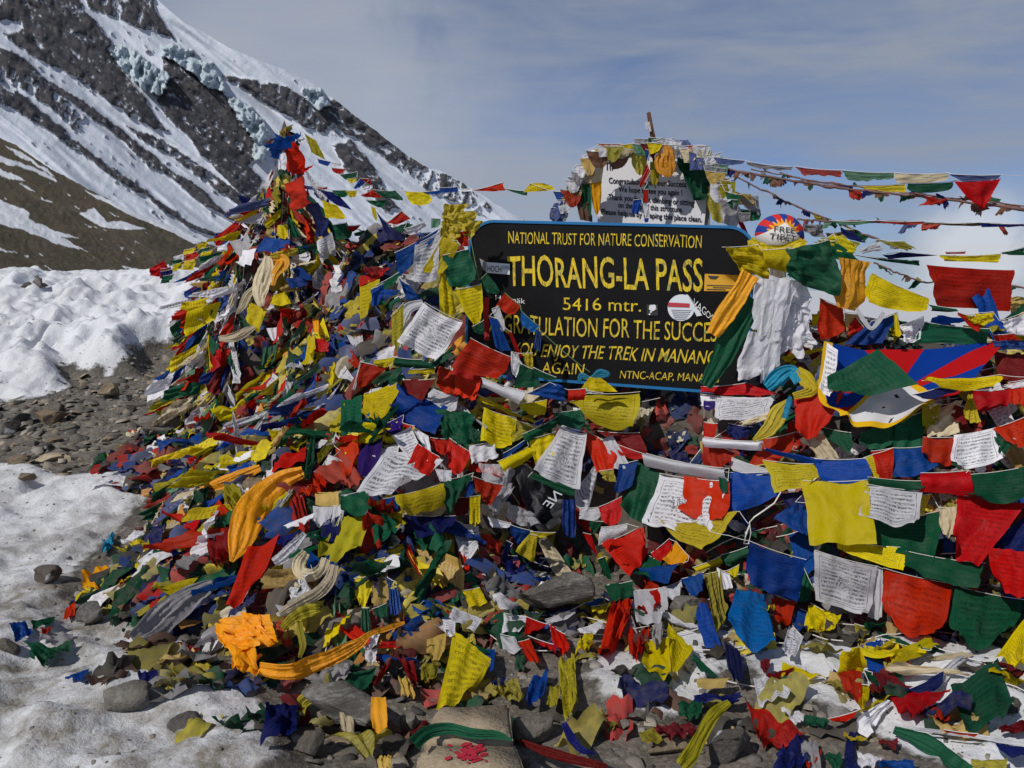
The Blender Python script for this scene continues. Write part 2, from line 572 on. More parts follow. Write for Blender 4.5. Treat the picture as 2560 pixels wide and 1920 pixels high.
# ------------------------------------------------------------------ ground: fine sheet near, coarse skirt to the horizon
dirtA = np.clip(1.75 - (YY - 2.6) / 2.2, 0, 1.4) * (XX < -0.2) + 0.35 * ((XX > -0.2) & (YY < 4.4)) + 0.20
dirtA = dirtA * (0.65 + 0.7 * fbm(XX * 1.3, YY * 1.3, 3, 41))
GF = np.stack([XX, YY, BZ], -1)
ground = structure(mk('ground', GF, quads(*XX.shape), m_ground, attr=dict(snow=SNB, dirt=np.clip(dirtA, 0, 1))))
# skirt: rings around the fine sheet, out to the horizon
ring = []
n_s = 64
x0, x1, y0, y1 = GX[0] + .02, GX[-1] - .02, GY[0] + .02, GY[-1] - .02
per = []
for s in range(n_s):
    per.append((x0 + (x1 - x0) * s / n_s, y0))
for s in range(n_s):
    per.append((x1, y0 + (y1 - y0) * s / n_s))
for s in range(n_s):
    per.append((x1 - (x1 - x0) * s / n_s, y1))
for s in range(n_s):
    per.append((x0, y1 - (y1 - y0) * s / n_s))
per = np.array(per)
ctr = np.array([(x0 + x1) / 2, (y0 + y1) / 2])
pz = samp(BZ, per[:, 0], per[:, 1])
levels = [(1.0, 0, -.02), (1.5, .25, -.1), (2.5, .6, -.8), (5, 1, -5), (15, 1, -18), (60, 1, -45), (300, 1, -70), (1200, 1, -90)]
V = []
for s, w, z in levels:
    q = ctr + (per - ctr) * s
    V.append(np.concatenate([q, ((pz - .02) * (1 - w) + z * w + .15 * w * fbm(q[:, 0], q[:, 1], 3, 6))[:, None]], 1))
V = np.array(V)
n = len(per)
F = [(i * n + j, i * n + (j + 1) % n, (i + 1) * n + (j + 1) % n, (i + 1) * n + j) for i in range(len(levels) - 1) for j in range(n)]
structure(mk('ground_beyond', V, F, m_ground, attr=dict(snow=np.ones(V.shape[:2]) * .8, dirt=np.ones(V.shape[:2]) * .3)))

# ------------------------------------------------------------------ mountain: a real slope 1 to 3 km away, ridges carved in it
sA = WIN['A'][2]
A_ = lambda pts: [(x * sA, y * sA) for x, y in pts]
D_ = lambda pts: [wp('D', x, y) for x, y in pts]
SKYLINE = [(-2000, -900), (-600, -640), (300, -140), (394, 0), (462, 59), (494, 72), (570, 118), (658, 154), (730, 181), (797, 215), (837, 249), (884, 285), (971, 352), (1058, 415),
           (1097, 426), (1150, 452), (1234, 508), (1305, 548), (1420, 610), (1600, 680), (1800, 760)]
ROCKS = [
    (.93, 0, A_([(-400, -400), (380, -300), (440, -60), (500, 60), (560, 120), (640, 250), (680, 360), (740, 450), (800, 540), (900, 640), (960, 740), (870, 720), (700, 600), (600, 560), (450, 470),
                 (330, 400), (200, 330), (20, 205), (60, 190), (140, 170), (120, 120), (-400, 110)])),
    (.80, 1, A_([(480, -200), (870, -200), (900, 0), (960, 100), (1035, 240), (920, 190), (800, 160), (740, 120), (640, 90), (540, 50)])),
    (.90, 0, A_([(950, 345), (1080, 390), (1200, 480), (1330, 540), (1380, 620), (1420, 720), (1500, 800), (1530, 900), (1480, 980), (1560, 1060), (1570, 1240), (1480, 1180), (1300, 1020),
                 (1180, 920), (1100, 800), (1000, 700), (930, 600), (990, 500)])),
    (.78, 1, A_([(1310, 455), (1520, 478), (1700, 515), (1820, 580), (1880, 670), (1990, 800), (1850, 770), (1700, 690), (1560, 620), (1440, 530)])),
    (.72, 0, A_([(1860, 660), (1985, 585), (2133, 690), (2400, 880), (2530, 1000), (2380, 1010), (2240, 900), (2100, 820), (2010, 800)])),
    (.86, 0, D_([(890, 190), (1000, 170), (1090, 300), (1190, 450), (1260, 560), (1180, 560), (1060, 430), (950, 320)])),
    (.55, 1, D_([(1200, 170), (1490, 340), (1613, 400), (1800, 560), (1600, 520), (1430, 470), (1300, 330)])),
    (.97, 0, A_([(0, 270), (120, 330), (250, 450), (420, 550), (560, 640), (700, 750), (860, 890), (1000, 990), (1150, 1090), (1280, 1200), (1450, 1320), (1390, 1310), (1200, 1200), (1050, 1090),
                 (900, 990), (760, 860), (600, 730), (450, 630), (300, 530), (150, 430), (-100, 330)])),
    (.60, 1, A_([(-100, 300), (200, 440), (330, 560), (520, 700), (450, 790), (330, 650), (230, 590), (100, 520), (-100, 470)])),
    (.97, 0, A_([(-100, 450), (160, 590), (300, 720), (450, 830), (600, 950), (760, 1050), (900, 1170), (1100, 1290), (1320, 1395), (1240, 1400), (1050, 1300), (880, 1190), (700, 1070), (520, 940),
                 (380, 840), (230, 735), (100, 660), (-100, 560)])),
    (.72, 0, A_([(740, 740), (900, 800), (1050, 890), (1200, 990), (1320, 1070), (1500, 1190), (1580, 1260), (1500, 1270), (1350, 1160), (1150, 1020), (1000, 910), (850, 830)])),
    (.75, 0, A_([(590, 540), (720, 600), (840, 690), (1010, 780), (920, 770), (760, 690), (650, 600)])),
    (.9, 0, A_([(800, 590), (860, 620), (960, 740), (900, 740), (830, 680)])),
]
ICE = [A_([(660, 270), (780, 290), (900, 370), (1000, 430), (985, 520), (940, 570), (860, 550), (780, 470), (700, 380)]),
       A_([(950, 280), (1040, 265), (1130, 300), (1180, 360), (1260, 380), (1310, 470), (1335, 540), (1240, 520), (1150, 440), (1050, 380), (960, 345)]),
       A_([(1350, 560), (1460, 620), (1560, 720), (1610, 860), (1560, 950), (1500, 930), (1520, 840), (1420, 700)]),
       A_([(1790, 520), (1900, 530), (1960, 620), (1900, 640), (1830, 590)])]
px, py = np.meshgrid(np.concatenate([np.arange(-2000, -600, 9.0), np.arange(-600, 1800, 2.6)]), np.arange(0, 1.0001, 1 / 300.0), indexing='ij')
sk = np.interp(px, [p[0] for p in SKYLINE], [p[1] for p in SKYLINE])
skn = sk + 3.0 * fbm(px / 14, px * 0 + 2, 4, 51) * (px > 800) + 1.2 * fbm(px / 30, px * 0 + 5, 3, 52)
py = skn + (800 - skn) * py
ca, sa = math.cos(R(38)), math.sin(R(38))
du, dv = (px * ca + py * sa), (-px * sa + py * ca)             # along the fall of the slope, and across it
relief = 70 * fbm(du / 520, dv / 70, 4, 61, 0.5)
rough_ = 22 * (1 - np.abs(fbm(du / 170, dv / 30, 4, 62))) + 12 * fbm(px / 20, py / 22, 4, 63)
rock = np.zeros_like(px)
wpx = px + 11 * fbm(du / 60, dv / 22, 4, 71) + 4 * fbm(px / 9, py / 9, 3, 72)
wpy = py + 9 * fbm(du / 60, dv / 22, 4, 73) + 4 * fbm(px / 9, py / 9, 3, 74)
nz_d = 0.5 + 0.5 * (0.6 * fbm(du / 30, dv / 8, 4, 75, .6) + 0.5 * fbm(px / 10, py / 10, 3, 76, .6)) * 1.5
nz_v = 0.5 + 0.5 * (0.65 * fbm((px + .25 * py) / 11, py / 46, 4, 77, .6) + 0.35 * fbm(px / 9, py / 9, 3, 78, .6)) * 1.6
for dens, kind, pl in ROCKS:
    ins = inpoly(wpx, wpy, pl)
    nz = nz_v if kind else nz_d
    rock = np.maximum(rock, ins * sstep(-0.05, 0.05, (0.5 + (dens - .5) * .56) - nz))
scat = sstep(0.80, 0.86, nz_d) * (fbm(du / 160, dv / 60, 2, 79) > -.05)
rock = np.maximum(rock, scat * .9)
ice = np.zeros_like(px)
for pl in ICE:
    ice = np.maximum(ice, inpoly(wpx, wpy, pl).astype(float))
rock = rock * (1 - ice)
relief = relief + rough_ * (.22 + .78 * blur(rock, 2))
depth = 1000 + 0.85 * np.maximum(px + 600, -350) + 1.3 * (760 - py) - relief + ice * (-60 + 60 * fbm(px / 16, py / 20, 4, 81)) - rock * 10
MT = at(px, py, depth)
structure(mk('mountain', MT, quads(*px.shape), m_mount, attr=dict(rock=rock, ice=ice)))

# ------------------------------------------------------------------ brown scree hillside between the snow bank and the mountain
HTOP = A_([(-1400, 300), (-500, 600), (0, 815), (100, 865), (300, 1000), (450, 1080), (640, 1180), (830, 1270), (1000, 1330), (1200, 1430), (1300, 1470), (1700, 1680), (2200, 1800)])
HS = [A_(p) for p in (
    [(-200, 880), (0, 920), (80, 945), (200, 990), (340, 1060), (340, 1080), (180, 1010), (0, 960)],
    [(-200, 960), (0, 1000), (90, 1040), (150, 1072), (60, 1060), (0, 1040)], [(100, 1080), (160, 1105), (220, 1142), (160, 1125)],
    [(-200, 1150), (0, 1180), (180, 1265), (170, 1295), (330, 1370), (470, 1412), (360, 1405), (520, 1492), (330, 1445), (130, 1355), (-200, 1300)],
    [(470, 1270), (560, 1230), (640, 1315), (730, 1310), (870, 1362), (740, 1362), (600, 1345)],
    [(490, 1130), (700, 1200), (900, 1290), (1080, 1345), (1240, 1420), (1150, 1445), (950, 1350), (750, 1265), (600, 1185)],
    [(-100, 1450), (90, 1492), (-100, 1490)], [(720, 1570), (890, 1612), (870, 1626), (740, 1592)], [(240, 1170), (310, 1190), (310, 1200), (250, 1182)],
    [(20, 860), (120, 900), (330, 1040), (300, 1035), (100, 915)])]
px, fr = np.meshgrid(np.concatenate([np.arange(-2000, -590, 8.0), np.arange(-590, 930, 2.6)]), np.linspace(0, 1, 190), indexing='ij')
tp = np.interp(px, [p[0] for p in HTOP], [p[1] for p in HTOP]) + 2.5 * fbm(px / 10, px * 0, 3, 91)
py = tp + (790 - tp) * fr
du, dv = (px * ca * 1.0 + py * .45), (-px * .45 + py * ca)
wpx, wpy = px + 6 * fbm(du / 20, dv / 7, 4, 92), py + 4 * fbm(du / 20, dv / 7, 4, 93)
snow = np.zeros_like(px)
for pl in HS:
    snow = np.maximum(snow, inpoly(wpx, wpy, pl).astype(float))
snow = np.maximum(snow, (fbm(du / 26, dv / 6, 4, 94) > .56) * (fbm(px / 90, py / 90, 2, 95) > 0.05))
depth = 34 + 0.05 * np.maximum(px + 590, -250) + 0.36 * (790 - py) - 4 * fbm(du / 120, dv / 40, 4, 96) - 0.8 * fbm(px / 12, py / 12, 4, 97)
structure(mk('hillside', at(px, py, depth), quads(*px.shape), m_hill, attr=dict(rock=1 - snow)))
# ------------------------------------------------------------------ cloth materials
PAL = dict(W=('white', (.74, .74, .78)), C=('cream', (.62, .53, .36)), Y=('yellow', (.66, .52, .016)), R=('red', (.47, .012, .006)), G=('green', (.008, .085, .040)),
           B=('blue', (.005, .055, .27)), N=('navy blue', (.008, .014, .10)), A=('azure', (.006, .13, .46)), O=('golden orange', (.80, .33, .003)), T=('turquoise', (.01, .26, .42)),
           M=('maroon', (.16, .010, .014)), P=('purple', (.030, .016, .13)), F=('faded red', (.40, .05, .035)), L=('olive yellow', (.36, .31, .045)),
           E=('pale green', (.11, .23, .14)), S=('slate blue', (.10, .13, .28)), K=('grey', (.27, .26, .27)), D=('tan', (.52, .36, .12)), V=('vermilion', (.58, .030, .008)), X=('brown', (.17, .085, .055)))
_cm = {}


def cloth_mat(code, pr='-', sheen=False):
    key = (code, pr, sheen)
    if key in _cm:
        return _cm[key]
    nm, c = PAL[code]
    m, t, out = new_mat(f'{nm} cloth' + (' printed' if pr != '-' else '') + (' silk' if sheen else ''))
    uv = nd(t, 'ShaderNodeUVMap').outputs[0]
    oi = nd(t, 'ShaderNodeObjectInfo').outputs['Random']
    ob = nd(t, 'ShaderNodeTexCoord').outputs['Object']
    hs = nd(t, 'ShaderNodeHueSaturation')
    hs.inputs['Color'].default_value = (*c, 1)
    t.links.new(mathn(t, 'MULTIPLY_ADD', oi, 0.010, 0.496), hs.inputs['Hue'])
    r2 = mathn(t, 'FRACT', mathn(t, 'MULTIPLY', oi, 17.37))
    t.links.new(mathn(t, 'MULTIPLY_ADD', r2, 0.55, 0.70), hs.inputs['Value'])
    r3 = mathn(t, 'FRACT', mathn(t, 'MULTIPLY', oi, 53.11))
    t.links.new(mathn(t, 'MULTIPLY_ADD', r3, 0.14, 0.98), hs.inputs['Saturation'])
    off = nd(t, 'ShaderNodeCombineXYZ')
    t.links.new(mathn(t, 'MULTIPLY', oi, 91.0), off.inputs[0])
    va = nd(t, 'ShaderNodeVectorMath', operation='ADD')
    t.links.new(uv, va.inputs[0])
    t.links.new(off.outputs[0], va.inputs[1])
    st = noise(t, va.outputs[0], 2.6, 5, 0.65)
    fade = ramp(t, st, ((0.40, 0.0), (0.75, 0.36)))
    grey = mixc(t, 0.6, hs.outputs[0], (.30, .27, .24))
    col = mixc(t, mathn(t, 'MULTIPLY', fade, 0.35 if code == 'W' else 0.6 if code in 'CKD' else 0.30), hs.outputs[0], grey)
    stain = ramp(t, noise(t, va.outputs[0], 3.7, 6, 0.7, 0.6), ((0.56, 0.0), (0.72, 1.0)))
    col = mixc(t, mathn(t, 'MULTIPLY', stain, 0.5), col, mixc(t, 0.8, col, (.05, .042, .035)))
    if pr != '-':
        s = nd(t, 'ShaderNodeSeparateXYZ')
        t.links.new(uv, s.inputs[0])
        u, v = s.outputs[0], s.outputs[1]
        rows = 13.0 if pr == 'p' else 10.0
        rv = mathn(t, 'MULTIPLY', v, rows)
        row = mathn(t, 'FLOOR', rv)
        fr = mathn(t, 'FRACT', rv)
        cb = nd(t, 'ShaderNodeCombineXYZ')
        t.links.new(mathn(t, 'MULTIPLY', u, 46.0), cb.inputs[0])
        t.links.new(mathn(t, 'MULTIPLY_ADD', row, 5.37, mathn(t, 'MULTIPLY', oi, 40.0)), cb.inputs[1])
        t.links.new(mathn(t, 'MULTIPLY', fr, 1.2), cb.inputs[2])
        gl = mathn(t, 'GREATER_THAN', noise(t, cb.outputs[0], 1.0, 2, 0.6), 0.47)
        band = mathn(t, 'MULTIPLY', mathn(t, 'GREATER_THAN', fr, 0.24), mathn(t, 'LESS_THAN', fr, 0.70))
        head = mathn(t, 'MULTIPLY', mathn(t, 'GREATER_THAN', fr, 0.60), mathn(t, 'LESS_THAN', fr, 0.72))   # the line the letters hang from
        txt = mathn(t, 'MAXIMUM', mathn(t, 'MULTIPLY', gl, band), mathn(t, 'MULTIPLY', head, mathn(t, 'GREATER_THAN', noise(t, cb.outputs[0], 0.35, 1), 0.42)))
        au, av_ = mathn(t, 'ABSOLUTE', mathn(t, 'SUBTRACT', u, 0.5)), mathn(t, 'ABSOLUTE', mathn(t, 'SUBTRACT', v, 0.5))
        mx = mathn(t, 'MAXIMUM', au, av_)
        ink = mathn(t, 'MULTIPLY', txt, mathn(t, 'LESS_THAN', mx, 0.385))
        frame = mathn(t, 'MULTIPLY', mathn(t, 'GREATER_THAN', mx, 0.412), mathn(t, 'LESS_THAN', mx, 0.424))
        ink = mathn(t, 'MAXIMUM', ink, frame)
        if pr == 'p':
            du = mathn(t, 'MULTIPLY', mathn(t, 'SUBTRACT', u, 0.5), 1.15)
            dv = mathn(t, 'SUBTRACT', v, 0.47)
            rr = mathn(t, 'SQRT', mathn(t, 'ADD', mathn(t, 'MULTIPLY', du, du), mathn(t, 'MULTIPLY', dv, dv)))
            inside = mathn(t, 'LESS_THAN', rr, 0.165)
            rings = mathn(t, 'GREATER_THAN', mathn(t, 'SINE', mathn(t, 'MULTIPLY_ADD', rr, 75.0, mathn(t, 'MULTIPLY', noise(t, va.outputs[0], 16, 3), 26.0))), 0.05)
            ink = mathn(t, 'ADD', mathn(t, 'MULTIPLY', ink, mathn(t, 'SUBTRACT', 1.0, inside)), mathn(t, 'MULTIPLY', rings, inside))
        wear = ramp(t, noise(t, va.outputs[0], 5.0, 3), ((0.35, 0.35), (0.6, 1.0)))
        amt = dict(W=.80, C=.7, Y=.62, D=.55, K=.4, L=.55, O=.5).get(code, .52)
        dark = dict(W=(.035, .033, .045), C=(.06, .045, .04), Y=(.10, .055, .008), D=(.12, .06, .02), L=(.07, .05, .01)).get(code, tuple(x * .22 for x in c))
        col = mixc(t, mathn(t, 'MULTIPLY', mathn(t, 'MULTIPLY', ink, wear), amt), col, dark)
    cre = noise(t, va.outputs[0], 7.0, 5, 0.62, 0.8)
    cre2 = noise(t, va.outputs[0], 90.0, 2, 0.6)
    bn = bump(t, mathn(t, 'MULTIPLY_ADD', cre2, 0.12, cre), 0.35 if not sheen else 0.5, 0.02)
    d = nd(t, 'ShaderNodeBsdfDiffuse')
    tr = nd(t, 'ShaderNodeBsdfTranslucent')
    for q in (d, tr):
        t.links.new(col, q.inputs[0])
        t.links.new(bn, q.inputs['Normal'])
    ms = nd(t, 'ShaderNodeMixShader', i_0=0.36)
    t.links.new(d.outputs[0], ms.inputs[1])
    t.links.new(tr.outputs[0], ms.inputs[2])
    gl = nd(t, 'ShaderNodeBsdfGlossy', i_Roughness=0.38 if sheen else 0.5)
    gl.inputs[0].default_value = (1, 1, 1, 1)
    t.links.new(bn, gl.inputs['Normal'])
    ms2 = nd(t, 'ShaderNodeMixShader', i_0=0.03 if sheen else 0.008)
    t.links.new(ms.outputs[0], ms2.inputs[1])
    t.links.new(gl.outputs[0], ms2.inputs[2])
    t.links.new(ms2.outputs[0], out.inputs[0])
    _cm[key] = m
    return m


m_cord, t, out = new_mat('white_cord')
principled(t, out, (.62, .60, .56), 0.9)
m_rope, t, out = new_mat('weathered_rope')
principled(t, out, mixc(t, noise(t, nd(t, 'ShaderNodeTexCoord').outputs['Object'], 14, 3), (.05, .045, .05), (.26, .12, .09)), 0.9)
m_gcord, t, out = new_mat('green_cord')
principled(t, out, (.20, .34, .14), 0.8)

RS = np.random.RandomState(77)


def push_out(V, off):
    """Lift cloth that would lie inside the heap or the ground back to its surface."""
    for _ in range(8):
        g = samp(SSM, V[..., 0], V[..., 1])
        n = surf_n(V[..., 0], V[..., 1])
        pen = np.maximum((g + off - V[..., 2]) * n[..., 2], 0)
        V = V + n * (pen * 0.8)[..., None]
    return V


def cloth_grid(P, n=19, m=None, wr=1.0, mode='', seed=0, ragged=1.0):
    """A wrinkled cloth hung in the four corners P = tl, tr, br, bl (world); v = 1 along the string."""
    m = m or n
    rs = np.random.RandomState(seed)
    P = np.asarray(P, float)
    u, v = np.meshgrid(np.linspace(0, 1, n), np.linspace(0, 1, m), indexing='ij')      # v: 0 top .. 1 bottom
    uu, vv = u[..., None], v[..., None]
    B = P[0] * (1 - uu) * (1 - vv) + P[1] * uu * (1 - vv) + P[2] * uu * vv + P[3] * (1 - uu) * vv
    nrm = np.cross(P[1] - P[0] + P[2] - P[3], P[3] - P[0] + P[2] - P[1])
    nrm /= np.linalg.norm(nrm) + 1e-9
    toc = np.array([0, 0, CAM_Z]) - P.mean(0)
    if nrm @ toc < 0:
        nrm = -nrm
    e1 = (P[1] - P[0] + P[2] - P[3]) / 2
    e2 = (P[3] - P[0] + P[2] - P[1]) / 2
    L = max(min(np.linalg.norm(e1), np.linalg.norm(e2)), 0.35 * max(np.linalg.norm(e1), np.linalg.norm(e2)))
    k = rs.randint(1 << 20)
    a = rs.uniform(-.5, .5)
    d = 0.075 * fbm(1.5 * u + a * v, 1.5 * v, 3, k)
    free = 0.25 + 0.75 * v
    d = d + 0.030 * fbm(4.2 * u + 5, 3.6 * v, 3, k + 2)
    B = B + np.array([0, 0, -1.0]) * (0.30 * L * u * (1 - u) * (1 - v) * rs.uniform(.2, 1))[..., None]
    # folds running down from the string
    ph, fr = rs.uniform(0, 6.28), rs.uniform(1.2, 2.6)
    d = d + 0.050 * free * np.sin(2 * np.pi * fr * (u + 0.18 * a * v + 0.06 * fbm(2 * u, 2 * v, 2, k + 5)) + ph)
    # sharper creases
    cr = 1 - np.abs(fbm(2.2 * u + 1.4 * a * v, 1.6 * v + 3, 3, k + 9)) * 2.2
    d = d + 0.055 * np.maximum(cr, 0) ** 3
    if 'c' in mode:
        d = d * 1.7 + 0.16 * fbm(3.0 * u, 3.0 * v, 3, k + 20) + 0.09 * (1 - 2 * np.abs(fbm(4 * u + a, 4 * v, 2, k + 24)))
    if 'b' in mode:
        d = d * 0.6 + 0.34 * np.sin(np.pi * v) - .05
    if 's' in mode:
        d = d + 0.07 * np.sin(2 * np.pi * (rs.uniform(2.5, 4) * u + .5 * a * v) + ph * 2 + 1.5 * fbm(2 * u, 2 * v, 2, k + 30))
    V = B + nrm * (d * L * wr)[..., None]
    # edges wander, a corner or two curls over
    ex, ey = fbm(2.4 * v + 7, 2.4 * u, 3, k + 40), fbm(2.4 * u + 3, 2.4 * v, 3, k + 44)
    amp = (0.045 if 'c' not in mode else 0.13) * ragged
    V = V + (ex * amp * wr)[..., None] * e1 + (ey * amp * wr * free)[..., None] * e2
    for cu, cv in ((0, 1), (1, 1)):
        if rs.rand() < 0.55:
            q = np.exp(-((u - cu) ** 2 + (v - cv) ** 2) / 0.05)
            V = V + nrm * (q * L * rs.uniform(.08, .28) * min(wr, 1.2))[..., None] - ((q * .10)[..., None] * ((cu - .5) * 2 * e1 + e2))
    if 't' in mode:                                                 # torn lower hem
        w = sstep(.55, 1, v) * (0.25 * fbm(u * 9, u * 0, 3, k + 60) - .05)
        V = V + w[..., None] * e2
    return V, np.stack([u, 1 - v], -1)


def add_cloth(name, P, code, pr='-', parent=None, off=0.02, seed=None, mode='', wr=1.15, n=19, snap=True):
    seed = RS.randint(1 << 30) if seed is None else seed
    V, uv = cloth_grid(P, n=n, wr=wr, mode=mode, seed=seed)
    if snap:
        V = push_out(V, off)
    return mk(name, V, quads(n, n), cloth_mat(code, pr, 's' in mode), parent, uv=uv)


LAYER = [0.0]
HERO = []
CAMP = np.array([0, 0, CAM_Z])
LIFT = 0.12


def quad_points(win, pts, depth=None, off=None):
    """Corners measured in the photograph, carried to the surface of the heap (or to a given depth for cloth hanging in the air)."""
    q = np.array([wp(win, x, y) for x, y in pts])
    if len(q) == 4:
        HERO.append(q)
        if depth is None:
            q = q.mean(0) + (q - q.mean(0)) * 1.12                  # curled corners and folds shorten a cloth
    if depth is None:
        Y = hit_depth(q[:, 0], q[:, 1])
        md = np.median(Y)
        Y = np.clip(Y, md - .32, md + .32)
        if off is None:
            LAYER[0] += 0.0004
            off = 0.05 + LAYER[0]
        Y = Y - off - LIFT
    else:
        d0, d1 = (depth if isinstance(depth, (tuple, list)) else (depth, depth))
        Y = d0 + (d1 - d0) * np.clip(q[:, 0] / 2560.0, 0, 1)
        LAYER[0] += 0.0002
        Y = np.minimum(Y, hit_depth(q[:, 0], q[:, 1], 99.) - .05 - LAYER[0])       # never inside the heap or the ground
    return at(q[:, 0], q[:, 1], Y)


def parse(s):
    w = s.split()
    code, pr = w[0][0], (w[0][1:] or '-')
    nums = [tuple(float(c) for c in x.split(',')) for x in w[1:] if ',' in x]
    mode = ''.join(x for x in w[1:] if ',' not in x)
    if pr == '-' and code in 'RGBNYVAFLM' and RS.rand() < .8:
        pr = 'p' if RS.rand() < .4 else 't'
    return code, pr, nums, mode


def cord_geo(P, r=0.0015):
    Q = []
    for a, b in zip(P[:-1], P[1:]):
        for i in range(6):
            w = i / 6
            Q.append(a * (1 - w) + b * w + np.array([0, 0, -.10]) * np.linalg.norm(b - a) * w * (1 - w))
    Q.append(P[-1])
    return tube(Q, r)


def bundle(name, label, cat, win, code, quads_, depth=None, off=.05, mode='cs', wr=1.0, group=None, n=15):
    """One cloth bunched in several folds: a single mesh."""
    Vs, Fs, Us, k = [], [], [], 0
    for q in quads_:
        pts = [tuple(float(c) for c in x.split(',')) for x in q.split()]
        V, uv = cloth_grid(quad_points(win, pts, depth, off), n=n, wr=wr, mode=mode, seed=RS.randint(1 << 30), ragged=2.6)
        if depth is None:
            V = push_out(V, .012)
        Vs.append(V.reshape(-1, 3)), Us.append(uv.reshape(-1, 2)), Fs.append(quads(n, n) + k)
        k += n * n
    return tag(mk(name, np.concatenate(Vs), np.concatenate(Fs), cloth_mat(code, '-', True), uv=np.concatenate(Us)), label, cat, group)


def string(label, win, items, depth=None, off=None, lead=None, tail=None, group='strings of prayer flags', cat='prayer flags', cordmat=None, r=0.0015, name='prayer_flag_string', snap=None):
    """One string of prayer flags: an Empty with the cord and each flag as its parts."""
    quadsP, specs = [], []
    for it in items:
        code, pr, pts, mode = parse(it)
        P = quad_points(win, pts, depth, off)
        quadsP.append((P - CAMP) * (1 - .0018 * len(quadsP)) + CAMP)                # each flag lies over the one sewn before it
        specs.append((code, pr, mode))
    base = quadsP[0][0]
    t_ = thing(name, label, cat, tuple(base), group)
    for P, (code, pr, mode) in zip(quadsP, specs):
        add_cloth('flag', P, code, pr, t_, off=.012, mode=mode, snap=(depth is None) if snap is None else snap)
    path = []
    if lead:
        path += list(quad_points(win, lead, depth, off))
    for P in quadsP:
        if path and np.linalg.norm(path[-1] - P[1]) < np.linalg.norm(path[-1] - P[0]) * .6:
            path += [P[1], P[0]]
        else:
            path += [P[0], P[1]]
    if tail:
        path += list(quad_points(win, tail, depth, off))
    # the cord follows the upper hems; where two flags are far apart it runs on out of sight between them
    segs, cur = [], [path[0]]
    hem = {(tuple(P[i]), tuple(P[1 - i])) for P in quadsP for i in (0, 1)}
    gap = .6 if depth is not None and 'sky' in label else .10
    for a, b in zip(path[:-1], path[1:]):
        if np.linalg.norm(b - a) > gap and (tuple(a), tuple(b)) not in hem and not ((lead or tail) and (a is path[0] or b is path[-1])):
            segs.append(cur)
            cur = []
        cur.append(b)
    segs.append(cur)
    sh = np.array([0, -.004, .003])
    VF = [cord_geo(np.array(q) + sh, r) for q in segs if len(q) > 1]
    for v, f in VF:
        mk('cord', v, f, cordmat or m_cord, t_)
    return t_


def single(name, label, cat, win, item, depth=None, off=None, group=None, n=19, wr=1.15):
    """One loose flag or cloth lying or hanging on its own."""
    code, pr, pts, mode = parse(item)
    P = quad_points(win, pts, depth, off)
    return tag(add_cloth(name, P, code, pr, None, off=.012, mode=mode, snap=depth is None, n=n, wr=wr), label, cat, group)


